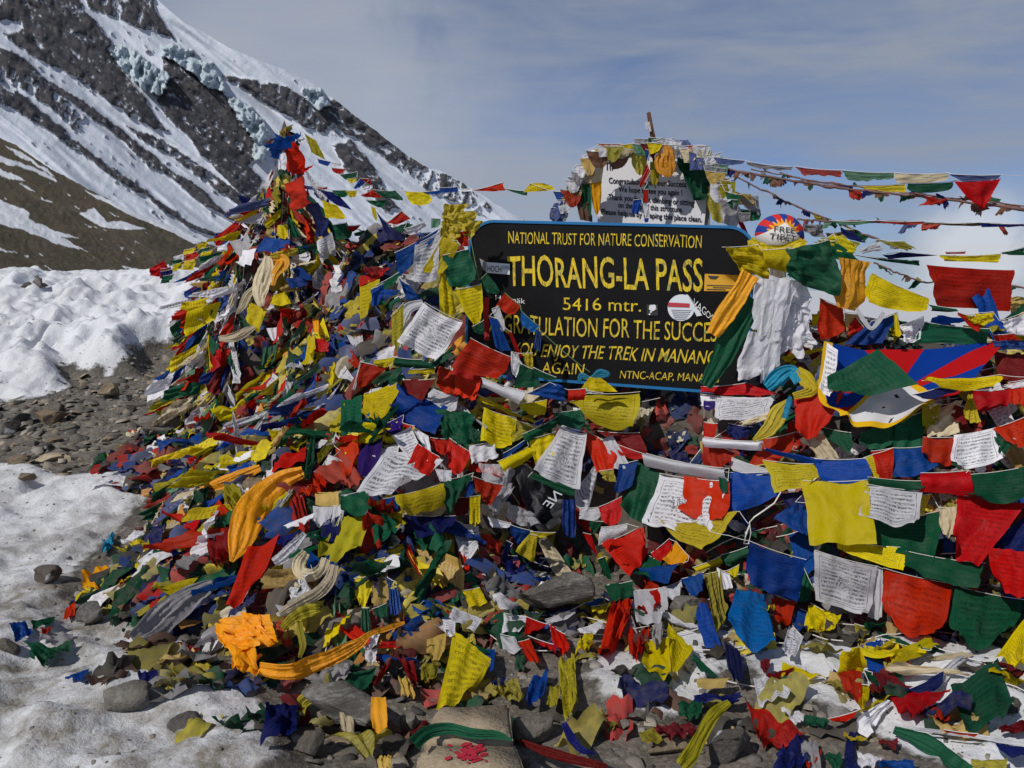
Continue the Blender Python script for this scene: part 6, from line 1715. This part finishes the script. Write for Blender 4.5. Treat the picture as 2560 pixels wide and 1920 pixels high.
def drape(label, path, nflag, size, rs, cols=None, crump=.6, off=.03, group=None, lay=.06, spread=1.0, lift=.55):
    path = np.asarray(path, float)
    s = np.concatenate([[0], np.cumsum(np.linalg.norm(np.diff(path, axis=0), axis=1))])
    S_ = lambda q: np.stack([np.interp(q, s, path[:, i]) for i in range(3)], -1)
    t_ = thing('prayer_flag_string', label, 'prayer flags', tuple(path[0]), group)
    pos = np.linspace(0.03, .97, nflag + 1) * s[-1]
    side = rs.choice([-1, 1])
    built = []
    for i in range(nflag):
        w = size * rs.uniform(.40, .85)
        p0, p1 = S_(pos[i]), S_(min(pos[i] + w * rs.uniform(.55, 1.0), s[-1]))
        if np.linalg.norm(p1 - p0) < .05:
            continue
        n_ = surf_n(p0[0], p0[1])
        tdir = (p1 - p0) / np.linalg.norm(p1 - p0)
        sd = np.cross(n_, tdir)
        sd /= np.linalg.norm(sd)
        if rs.rand() < .35:
            side = -side
        down = np.array([0, 0, -1.0])
        down = down - n_ * (down @ n_)
        dirn = sd * side * rs.uniform(.1, .75) * spread + down * rs.uniform(.7, 1.3) + n_ * rs.uniform(.0, lift) + rs.normal(0, .18, 3)
        dirn /= np.linalg.norm(dirn)
        h_ = size * rs.uniform(.8, 1.5)
        skew = rs.normal(0, .30, 3) * h_
        sq = rs.uniform(.35, 1.25)
        b0 = p0 + dirn * h_ + skew * .5
        b1 = b0 + (p1 - p0) * sq + rs.normal(0, .2, 3) * h_
        P = np.array([p0, p1, b1, b0]) + n_ * (lay + rs.uniform(0, .04))
        mp_ = np.array([P.mean(0), (P[2] + P[3]) / 2])
        hx, hy = to_pix(mp_)
        over = [covered(hx[k], hy[k]) for k in (0, 1)]
        if (over[0] and rs.rand() < .9) or (over[1] and rs.rand() < .6):   # a larger flag hangs over this spot
            continue
        code = (cols or MIX)[(i if cols else rs.randint(len(MIX))) % len(cols or MIX)]
        pr = ('p' if rs.rand() < .4 else 't') if rs.rand() < .6 else '-'
        built.append(PAL[code][0])
        mode = 'c' if rs.rand() < crump else ('s' if rs.rand() < .3 else '')
        add_cloth('flag', P, code, pr, t_, off=.012, mode=mode, wr=rs.uniform(.9, 1.5), n=11, seed=rs.randint(1 << 30))
    if not built:
        bpy.data.objects.remove(t_)
        return None
    # the label names the colours of its lowest flags; more of them where two strings would read the same
    for k in range(1, len(built) + 1):
        e = built[-k:]
        l_ = f'{label}, ending in ' + (', '.join(e[:-1]) + ' and ' if k > 1 else 'one ') + e[-1]
        if k >= min(3, len(built)) and l_ not in used_labels:
            break
    used_labels.add(l_)
    t_['label'] = l_
    q = S_(np.linspace(0, s[-1], nflag * 4))
    q = push_out(q + np.array([0, 0, .02]), lay)
    V, F = tube(q, .0025, 4)
    mk('cord', V, F, m_cord, t_)
    return t_


used, used_labels = set(), set()


def unique_ends(rs, n):
    """Colours of the flags of a draped string; its last three differ from every other string's."""
    while True:
        st_ = rs.randint(5)
        cols = [FIVE[(st_ + i) % 5] if rs.rand() < .5 else MIX[rs.randint(len(MIX))] for i in range(n)]
        e = tuple(cols[-3:])
        if e not in used and len(set(e)) == 3:
            used.add(e)
            return cols


rs = np.random.RandomState(12)
# down the bell of the cairn
NC = 38
for i in range(NC):
    th = R(-195 + 210 * (i + .5) / NC) + rs.normal(0, .05)
    start = rs.uniform(.06, .20) if i % 2 else rs.uniform(.25, .6)
    end = rs.uniform(.80, 1.0)
    q = np.linspace(0, 1, 26)
    rr = start + (end - start) * q ** .9
    tw = th + rs.uniform(-.5, .5) * q + 0.10 * np.sin(q * 6 + i)
    x, y = CX + rr * np.cos(tw), CY + rr * np.sin(tw)
    pth = np.stack([x, y, samp(SZ, x, y)], -1)
    ln = np.linalg.norm(np.diff(pth, axis=0), axis=1).sum()
    n = int(np.clip(ln / .125, 7, 20))
    cols = unique_ends(rs, n)
    place = 'from the cairn tip' if i % 2 else 'from the cairn shoulder'
    drape(f'crumpled flag string {place}', pth, n, .21, rs, cols, .62, group='flag strings hanging down the cairn')
# from the saddle and the sign down to the lower left
NB_ = 34
for i in range(NB_):
    A = np.array([-1.75 + 1.55 * ((i + .5) / NB_), 5.85 - 1.05 * ((i + .5) / NB_)]) + rs.normal(0, .12, 2)
    B = np.array([-2.25 + 1.9 * ((i + rs.uniform(0, 1)) / NB_) ** 1.1, 5.5 - 2.05 * min(1, ((i + .8) / NB_) * 1.6)]) + rs.normal(0, .12, 2)
    q = np.linspace(0, 1, 24)
    xy = A[None] * (1 - q[:, None]) + B[None] * q[:, None]
    xy[:, 0] += .10 * np.sin(q * 5 + i)
    pth = np.stack([xy[:, 0], xy[:, 1], samp(SZ, xy[:, 0], xy[:, 1])], -1)
    ln = np.linalg.norm(np.diff(pth, axis=0), axis=1).sum()
    n = int(np.clip(ln / .125, 6, 17))
    cols = unique_ends(rs, n)
    drape(f'matted flag string down the left bank', pth, n, .215, rs, cols, .55, group='flag strings matted on the low left bank', lift=.10, lay=.035)
# across the bank right of and below the sign, behind the larger flags
for i in range(17):
    z0 = i / 17
    y0 = 4.78 - .95 * z0
    x0_, x1_ = (.95, 3.9) if i % 2 else (1.3, 4.2)
    if i in (3, 7, 11):
        x0_, x1_ = -.75, .2
        y0 = 4.85 - .06 * i
    q = np.linspace(0, 1, 30)
    x = x0_ + (x1_ - x0_) * q
    y = y0 + .10 * np.sin(q * 3.1 + i) + rs.normal(0, .05)
    pth = np.stack([x, y, samp(SZ, x, y)], -1)
    n = 18 if x1_ > 1 else 7
    cols = unique_ends(rs, n)
    drape(f'flag string across the mound front', pth, n, .24, rs, cols, .5, group='flag strings across the mound front', lay=.03, lift=.12)

# along the foot of the mound and over the trodden ground in front
FOOT = [((-1.9, 3.95), (-.6, 3.62)), ((-1.7, 3.75), (-.5, 3.38)), ((-1.3, 3.9), (-.1, 3.72)), ((-1.15, 3.55), (-.45, 3.2)), ((-.9, 3.85), (.3, 3.75)), ((-.6, 3.6), (.25, 3.45)),
        ((.1, 3.7), (.95, 3.5)), ((.3, 3.5), (1.2, 3.3)), ((.9, 3.75), (2.1, 3.5)), ((1.2, 3.5), (2.1, 3.3)), ((.8, 3.15), (1.9, 2.95)), ((1.3, 3.35), (1.9, 3.1)), ((-2.1, 4.35), (-1.0, 3.9)), ((.0, 3.95), (.9, 3.85))]
for i, (A, B) in enumerate(FOOT):
    q = np.linspace(0, 1, 20)
    x = A[0] + (B[0] - A[0]) * q
    y = A[1] + (B[1] - A[1]) * q + .07 * np.sin(q * 7 + i)
    pth = np.stack([x, y, samp(SZ, x, y)], -1)
    n = 10
    cols = unique_ends(rs, n)
    drape(f'trodden flag string along the mound foot', pth, n, .15, rs, cols, .85, group='trodden flag strings along the mound foot', lay=.012, lift=.06)
# ------------------------------------------------------------------ stones
def rock(name, label, win, x, y, w, h, mat, seed, dep=.7, flat=11, group=None, off=0.0, yaw=None, angular=.75, cat='stone', sink=.12):
    """A stone whose foot stands at (x, y) in the picture, w wide and h high in picture units of that window."""
    px, py = wp(win, x, y)
    d = float(hit_depth(np.array([px]), np.array([py]))[0]) - off
    base = at(px, py, d)
    m = WIN[win][2] / FPX * d
    W_, H_ = w * m, h * m
    rs = np.random.RandomState(seed)
    bm = bmesh.new()
    bmesh.ops.create_icosphere(bm, subdivisions=4, radius=1.0)
    co = np.array([v.co for v in bm.verts])
    co = np.sign(co) * np.abs(co) ** angular
    for _ in range(flat):                                           # broken faces
        n = rs.normal(size=3) * np.array([1, 1, .8])
        n /= np.linalg.norm(n)
        lim = rs.uniform(.44, .76)
        e = np.maximum(co @ n - lim, 0)
        co = co - e[:, None] * n
    co = co * (1 + .04 * fbm(co[:, 0] * 2 + seed, co[:, 1] * 2 + co[:, 2], 3, seed))[:, None]
    co = co + .055 * np.stack([fbm(co[:, (i + 1) % 3] * 5 + i, co[:, (i + 2) % 3] * 5 + co[:, i] * 3, 3, seed + i) for i in range(3)], -1)
    co /= np.abs(co).max(0)
    co = co * np.array([W_ / 2, max(W_, H_) * dep / 2, H_ / 2])
    a = rs.uniform(-.3, .3) if yaw is None else yaw
    rot_ = np.array([[math.cos(a), -math.sin(a), 0], [math.sin(a), math.cos(a), 0], [0, 0, 1]])
    co = co @ rot_.T
    ctr_ = base + np.array([0, max(W_, H_) * dep * .35, H_ * (.5 - sink)])
    for v, c in zip(bm.verts, co):
        v.co = c
    for f in bm.faces:
        f.smooth = True
    me = bpy.data.meshes.new(name)
    bm.to_mesh(me)
    bm.free()
    o = link(name, me, mat)
    o.location = ctr_
    return tag(o, label, cat, group)


rock('boulder', 'smooth grey boulder lying in the dirty snow at lower left', 'C', 685, 1335, 345, 165, m_rock, 3, angular=.85, flat=3)
rock('boulder', 'wet grey stone wrapped with flags at the left edge of the bank', 'C', 520, 850, 190, 150, m_rock, 5, angular=.75)
rock('boulder', 'dark jagged rock alone in the snow at left', 'C', 258, 600, 170, 115, m_rock_d, 7, flat=9)
rock('boulder', 'dark wet stone under the flags at the far left end of the flag line', 'C', 40, 1010, 130, 110, m_rock_d, 101)
rock('boulder', 'grey stone under the tangled green rag at the far left', 'C', 300, 1040, 230, 110, m_rock, 102, off=-.1)
rock('boulder', 'dark stone between the round boulder and the rags at lower left', 'C', 1010, 1480, 260, 150, m_rock_d, 103)
rock('boulder', 'tan square block at the edge of the snow bank', 'B', 695, 1015, 165, 115, m_rock_b, 9, angular=.6)
rock('boulder', 'brown block in the gravel with a pale stone on top', 'B', 295, 1185, 210, 125, m_rock_b, 11, angular=.6)
rock('boulder', 'pale stone lying on the brown block', 'B', 340, 1110, 140, 100, m_rock, 12, off=.03)
rock('boulder', 'large pale slab leaning at the foot of the cairn', 'B', 1170, 1080, 200, 170, m_rock, 13, angular=.55, dep=.35, flat=4)
rock('boulder', 'broad flat earth-coloured slab at the foot of the cairn', 'B', 1000, 1260, 360, 140, m_slate, 14, angular=.6)
for i, (x, y, w, h, mt, lb) in enumerate([(300, 1420, 180, 60, m_rock_t, 'tan flat stone lowest in the gravel'), (420, 1420, 90, 60, m_rock_t, 'pale cracked stone beside the tan flat stone'), (445, 1365, 160, 70, m_rock, 'grey flat slab above the tan flat stone'), (260, 1350, 110, 60, m_rock_d, 'dark stone left of the grey flat slab'),
                                          (665, 1300, 95, 60, m_rock_t, 'small pale triangular stone in the gravel'), (100, 1430, 150, 60, m_rock_b, 'brown stone at the lower left of the gravel'), (110, 1180, 150, 90, m_rock_d, 'dark stone at the left edge of the gravel'), (40, 1240, 140, 100, m_rock_d, 'darkest stone at the left edge, half out of view'),
                                          (420, 1230, 130, 60, m_rock, 'grey stone right of the brown block'), (600, 1180, 130, 50, m_slate, 'thin slate plate in the middle of the gravel'), (850, 1090, 160, 60, m_rock, 'grey plate right of the tan square block'), (960, 1085, 120, 40, m_slate, 'thin plate near the large pale slab'),
                                          (560, 1060, 110, 45, m_rock, 'flat pale stone left of the tan square block'), (330, 1300, 140, 50, m_rock_b, 'brown plate above the dark stone in the gravel'), (180, 1320, 110, 50, m_rock, 'grey stone between brown plate and picture edge'), (360, 1500, 150, 55, m_rock, 'grey stone at the lower rim of the gravel'), (140, 1540, 140, 50, m_rock_b, 'stone sunk in the snow below the gravel'),
                                          (800, 1040, 100, 60, m_rock, 'rounded stone behind the grey plate'), (500, 1290, 110, 40, m_slate, 'slate chip right of the brown plate'), (830, 1350, 120, 40, m_rock_d, 'dark chip near the lower snow edge')]):
    rock('stone', lb, 'B', x, y, w, h, mt, 30 + i, group='flat stones on the gravel', angular=.65)
cb = rock('boulder', 'upright pale stone of the small stone pile on the snow bank', 'B', 232, 298, 88, 70, m_rock, 60, group='small stone pile on the snow bank')
rock('boulder', 'low dark stone at the left of the small stone pile', 'B', 170, 302, 90, 40, m_rock_d, 61, group='small stone pile on the snow bank')
rock('boulder', 'low grey stone at the right of the small stone pile', 'B', 272, 304, 70, 34, m_rock, 62, group='small stone pile on the snow bank')
rock('boulder', 'small stone balanced on top of the small stone pile', 'B', 230, 244, 32, 24, m_rock, 63, group='small stone pile on the snow bank', off=.1)
rock('boulder', 'large layered slate block in the hollow under the flags', 'K', 330, 700, 540, 250, m_slate, 65, dep=.45, angular=.6, yaw=.15, off=.12)
rock('boulder', 'grey cracked block right of the tan slabs', 'K', 205, 1500, 270, 220, m_rock, 66, angular=.55, flat=4, off=.05)
rock('boulder', 'grey flat-topped block left of the hollow', 'J', 760, 740, 430, 300, m_rock, 67, angular=.6, off=.03)
rock('boulder', 'grey stone under the long twisted orange scarf', 'J', 740, 920, 340, 130, m_rock, 68, angular=.7)
rock('boulder', 'large layered boulder belted with yellow and white cloth', 'J', 850, 1395, 830, 350, m_slate, 69, angular=.7, dep=.6, off=.02, sink=.03)
rock('boulder', 'dark veined rock at the bottom left of the belted boulder', 'J', 540, 1590, 300, 240, m_rock_d, 70, angular=.6)
rock('boulder', 'grey stone between the belted boulder and the tan slab', 'J', 1310, 1370, 170, 230, m_rock, 71, angular=.65)


def dressed_slab(name, label, win, pts, z, thick, mat, seed):
    """A flat worked stone: four or more corners measured on its top face."""
    q = np.array([wp(win, x, y) for x, y in pts])
    a, b = pix2ray(q[:, 0], q[:, 1])
    d_ = (z - CAM_Z) / b
    P = np.stack([a * d_, d_, np.full(len(d_), z)], -1)
    ctr_ = P.mean(0)
    bm = bmesh.new()
    top = [bm.verts.new(p - ctr_) for p in P]
    f = bm.faces.new(top)
    if f.normal.z < 0:
        f.normal_flip()
    r = bmesh.ops.extrude_face_region(bm, geom=[f])
    for v in r['geom']:
        if isinstance(v, bmesh.types.BMVert):
            v.co.z -= thick
    bmesh.ops.recalc_face_normals(bm, faces=bm.faces)
    bmesh.ops.bevel(bm, geom=bm.edges[:], offset=.010, segments=2, affect='EDGES')
    bmesh.ops.subdivide_edges(bm, edges=bm.edges[:], cuts=5, use_grid_fill=True)
    bmesh.ops.triangulate(bm, faces=bm.faces)
    for v in bm.verts:
        x, y, z_ = v.co
        A = [np.array([c]) for c in (x * 9 + seed, y * 9, z_ * 9)]
        v.co += Vector((float(fbm(A[1], A[2], 3, seed)[0]) * .007, float(fbm(A[0], A[2], 3, seed + 1)[0]) * .007, float(fbm(A[0], A[1], 4, seed + 2)[0]) * .010))
    for fc in bm.faces:
        fc.smooth = True
    me = bpy.data.meshes.new(name)
    bm.to_mesh(me)
    bm.free()
    o = link(name, me, mat)
    o.location = ctr_
    return tag(o, label, 'slab')


dressed_slab('paving_slab', 'upper tan dressed slab under the green scarf', 'J', [(1560, 1165), (1900, 1140), (2130, 1130), (2165, 1420), (1450, 1400)], .13, .12, m_rock_t, 72)
slabB = dressed_slab('paving_slab', 'lower tan dressed slab with a splash of red paint', 'J', [(1500, 1465), (2170, 1440), (2250, 1640), (2270, 1760), (1380, 1760), (1405, 1520)], .11, .12, m_rock_t, 74)
rock('boulder', 'large dark stone at the bottom right of the olive sash', 'K', 1440, 1660, 330, 330, m_rock_d, 74, angular=.6, off=-.02)
rock('boulder', 'muddy brown stone left of the olive sash', 'K', 1080, 1600, 320, 150, m_rock_b, 75, angular=.7)
rock('boulder', 'small white quartz stone in the gravel', 'K', 760, 1440, 120, 90, m_rock, 76)
rock('boulder', 'grey stone at the left of the mustard rag', 'J', 790, 1480, 200, 90, m_rock_b, 77)
rock('boulder', 'brown oval stone above the broad orange scarf', 'I', 600, 712, 180, 95, m_rock_b, 78, off=.08, angular=.9, flat=1)
rock('boulder', 'grey stone in shade right of the hollow', 'K', 1150, 740, 220, 150, m_rock, 79, off=.02)
# red paint on the lower slab: a low splash of blots and drips just proud of the stone
m_paint, t, out = new_mat('red_paint')
principled(t, out, (.38, .02, .04), .6)
bpy.context.view_layer.update()
dg = bpy.context.evaluated_depsgraph_get()
from mathutils.bvhtree import BVHTree
bv = BVHTree.FromObject(slabB, dg)
bm = bmesh.new()
rs = np.random.RandomState(9)
inv = slabB.matrix_world.inverted()
for i in range(110):
    x, y = wp('J', 1820 + rs.normal(0, 60), 1510 + rs.normal(0, 45))
    a, b = pix2ray(x, y)
    o_, d_ = inv @ Vector((0, 0, CAM_Z)), Vector((float(a), 1, float(b))).normalized()
    hitp, nrm, _, _ = bv.ray_cast(o_, d_)
    if hitp is None:
        continue
    tx = nrm.orthogonal().normalized()
    ty = nrm.cross(tx)
    r_ = rs.uniform(.002, .011)
    st = rs.uniform(.5, 2.2)
    an = rs.uniform(0, 3)
    k_ = 9
    bm.faces.new([bm.verts.new(hitp + nrm * (.003 + .0003 * i / 7) + (tx * math.cos(q) * st + ty * math.sin(q)) * r_ * rs.uniform(.7, 1.2)) for q in [an + 6.283 * j / k_ for j in range(k_)]])
me = bpy.data.meshes.new('paint_splash')
bm.to_mesh(me)
bm.free()
ps = link('paint_splash', me, m_paint, None)
ps.parent = slabB

# gravel: small broken plates nobody could count
def gravel(name, N, seed, zone, size, cols):
    rs = np.random.RandomState(seed)
    p = zone.ravel() / zone.sum()
    idx = rs.choice(p.size, N, p=p)
    x, y = XX.ravel()[idx] + rs.uniform(-.012, .012, N), YY.ravel()[idx] + rs.uniform(-.012, .012, N)
    base = np.stack([x, y, samp(BZ, x, y)], -1)
    k = 5
    th = np.linspace(0, 2 * np.pi, k, endpoint=False)[None] + rs.uniform(-.45, .45, (N, k))
    L = size[0] + (size[1] - size[0]) * rs.rand(N) ** 3
    el = rs.uniform(.5, 1, N)
    ro = rs.uniform(0, 6.28, N)
    hx = (np.cos(th) * rs.uniform(.75, 1.1, (N, k))) * L[:, None]
    hy = (np.sin(th) * rs.uniform(.75, 1.1, (N, k))) * (L * el)[:, None]
    X, Y = hx * np.cos(ro)[:, None] - hy * np.sin(ro)[:, None], hx * np.sin(ro)[:, None] + hy * np.cos(ro)[:, None]
    hgt = L * rs.uniform(.12, .42, N)
    tx, ty = rs.normal(0, .22, (2, N))
    low = np.stack([X, Y, X * tx[:, None] + Y * ty[:, None] - .3 * hgt[:, None]], -1)
    s_ = rs.uniform(.62, .95, (N, 1))
    top = np.stack([X * s_, Y * s_, X * s_ * tx[:, None] + Y * s_ * ty[:, None] + hgt[:, None] * rs.uniform(.7, 1.1, (N, k))], -1)
    V = np.concatenate([low, top], 1) + base[:, None]
    cap_ = V[:, k:].mean(1, keepdims=True)
    V = np.concatenate([V, cap_], 1)
    F = []
    for j in range(k):
        q = (j + 1) % k
        F += [(j, q, k + q), (j, k + q, k + j), (k + j, k + q, 2 * k)]
    F = np.array(F)
    F = (F[None] + (np.arange(N) * (2 * k + 1))[:, None, None]).reshape(-1, 3)
    cc = np.array(cols)[rs.choice(len(cols), N)] * rs.uniform(.6, 1.3, (N, 1))
    o = mk(name, V.reshape(-1, 3), F, m_gravel, smooth=False, colors=np.repeat(cc, 2 * k + 1, axis=0))
    o['kind'] = 'stuff'
    return o


m_gravel, t, out = new_mat('gravel_stone')
tn = attr(t, 'tint').outputs['Color']
ob = nd(t, 'ShaderNodeNewGeometry').outputs['Position']
nz = noise(t, ob, 60, 5, .7)
principled(t, out, mixc(t, nz, mixc(t, 1.0, tn, (.45, .45, .45), 'MULTIPLY'), tn), .85, bump(t, nz, .6, .01))
GC = [(.21, .19, .165), (.28, .25, .21), (.14, .13, .115), (.36, .32, .26), (.10, .093, .085), (.29, .24, .17)]
z = ((1 - SNB) * (~HEAP) * (YY > 5.2) * (YY < 9) * (XX < -1.2))
o = gravel('gravel', 7000, 5, z, (.008, .075), GC)
o['label'] = 'broken flat gravel between the snow bank and the near snow'
z = ((1 - SNB) * (YY < 4.6) * (YY > 2.4)) * (MZ < BZ + .12)
o = gravel('foreground_gravel', 6500, 6, z, (.005, .045), GC + [(.30, .28, .25)])
o['label'] = 'dark muddy gravel at the foot of the mound'
z = SNB * (YY < 9.5) * (0.25 + (fbm(XX * .9, YY * .9, 3, 66) > .1))
o = gravel('snow_grit', 3200, 7, z, (.003, .016), GC)
o['label'] = 'small stones scattered on the dirty snow'

# ------------------------------------------------------------------ other small things
pa, pb = at(*wp('G', 335, 1490), 4.16), at(*wp('G', 408, 1150), 4.36)
o = bar('stake', pa, pb, .055, .02, m_white)
tag(o, 'white painted wooden stake leaning at the left of the hollow', 'stake')
m_jacket, t, out = new_mat('black_nylon')
ob = nd(t, 'ShaderNodeUVMap').outputs[0]
principled(t, out, (.018, .018, .022), .55, bump(t, noise(t, ob, 6, 5, .6, .7), .6, .03), .4)
P = quad_points('G', [(1120, 820), (1440, 940), (1420, 1180), (1190, 1200)], off=.07)
V, uv = cloth_grid(P, n=23, wr=1.2, mode='c', seed=21)
V = push_out(V, .02)
jk = tag(mk('jacket', V, quads(23, 23), m_jacket, uv=uv), 'black nylon garment with white letters stuffed among the flags above the hollow', 'jacket')
me = text_geo('NE')
co = np.zeros(len(me.vertices) * 3, np.float32)
me.vertices.foreach_get('co', co)
co = co.reshape(-1, 3).astype(float)
lx, ly = (co[:, 0] - co[:, 0].min()) / np.ptp(co[:, 0]), co[:, 1] / .69
A0, A1, A2 = (np.array(wp('G', *q)) for q in ((1420, 985), (1345, 1075), (1365, 960)))
uvw = A0[None] + lx[:, None] * (A1 - A0)[None] + ly[:, None] * (A2 - A0)[None]
jd = float(np.min(V[..., 1]))
me.vertices.foreach_set('co', at(uvw[:, 0], uvw[:, 1], np.full(len(uvw), jd - .004)).astype(np.float32).ravel())
me.materials.clear()
me.update()
link('lettering', me, m_white, jk)
m_plastic, t, out = new_mat('clear_plastic_bag')
ob = nd(t, 'ShaderNodeUVMap').outputs[0]
g_ = nd(t, 'ShaderNodeBsdfPrincipled', i_Roughness=.25)
g_.inputs['Base Color'].default_value = (.55, .55, .58, 1)
g_.inputs['Alpha'].default_value = .55
t.links.new(bump(t, noise(t, ob, 5, 5, .65, 1), .9, .03), g_.inputs['Normal'])
t.links.new(g_.outputs[0], out.inputs[0])
for lab, it in (('crumpled clear plastic bag left of the black garment', [(900, 800), (1100, 840), (1060, 1010), (960, 1120)]), ('clear plastic bag with yellow wrapper above the hollow', [(1060, 1050), (1220, 1100), (1270, 1190), (1090, 1170)])):
    V, uv = cloth_grid(quad_points('G', it, off=.12), n=17, wr=1.3, mode='c', seed=RS.randint(999))
    tag(mk('plastic_bag', V, quads(17, 17), m_plastic, uv=uv), lab, 'plastic bag')
for lab, a, b in (('thin pale cord hanging straight down in the hollow beside the stake', (490, 1200), (455, 1659)), ('loose white cord looping over the blue flags at right', None, None)):
    if a:
        P = at(*np.array([wp('G', a[0] + (b[0] - a[0]) * q, a[1] + (b[1] - a[1]) * q) for q in np.linspace(0, 1, 12)]).T, 4.16)
    else:
        pts = np.array([wp('H', *q) for q in ((490, 970), (450, 1040), (380, 1090), (320, 1130), (290, 1165), (300, 1230), (285, 1300), (255, 1300), (270, 1230), (292, 1180))])
        P = at(pts[:, 0], pts[:, 1], np.full(len(pts), 3.62))
    V, F = tube(P, .0035, 5)
    tag(mk('loose_cord', V, F, m_cord), lab, 'cord')
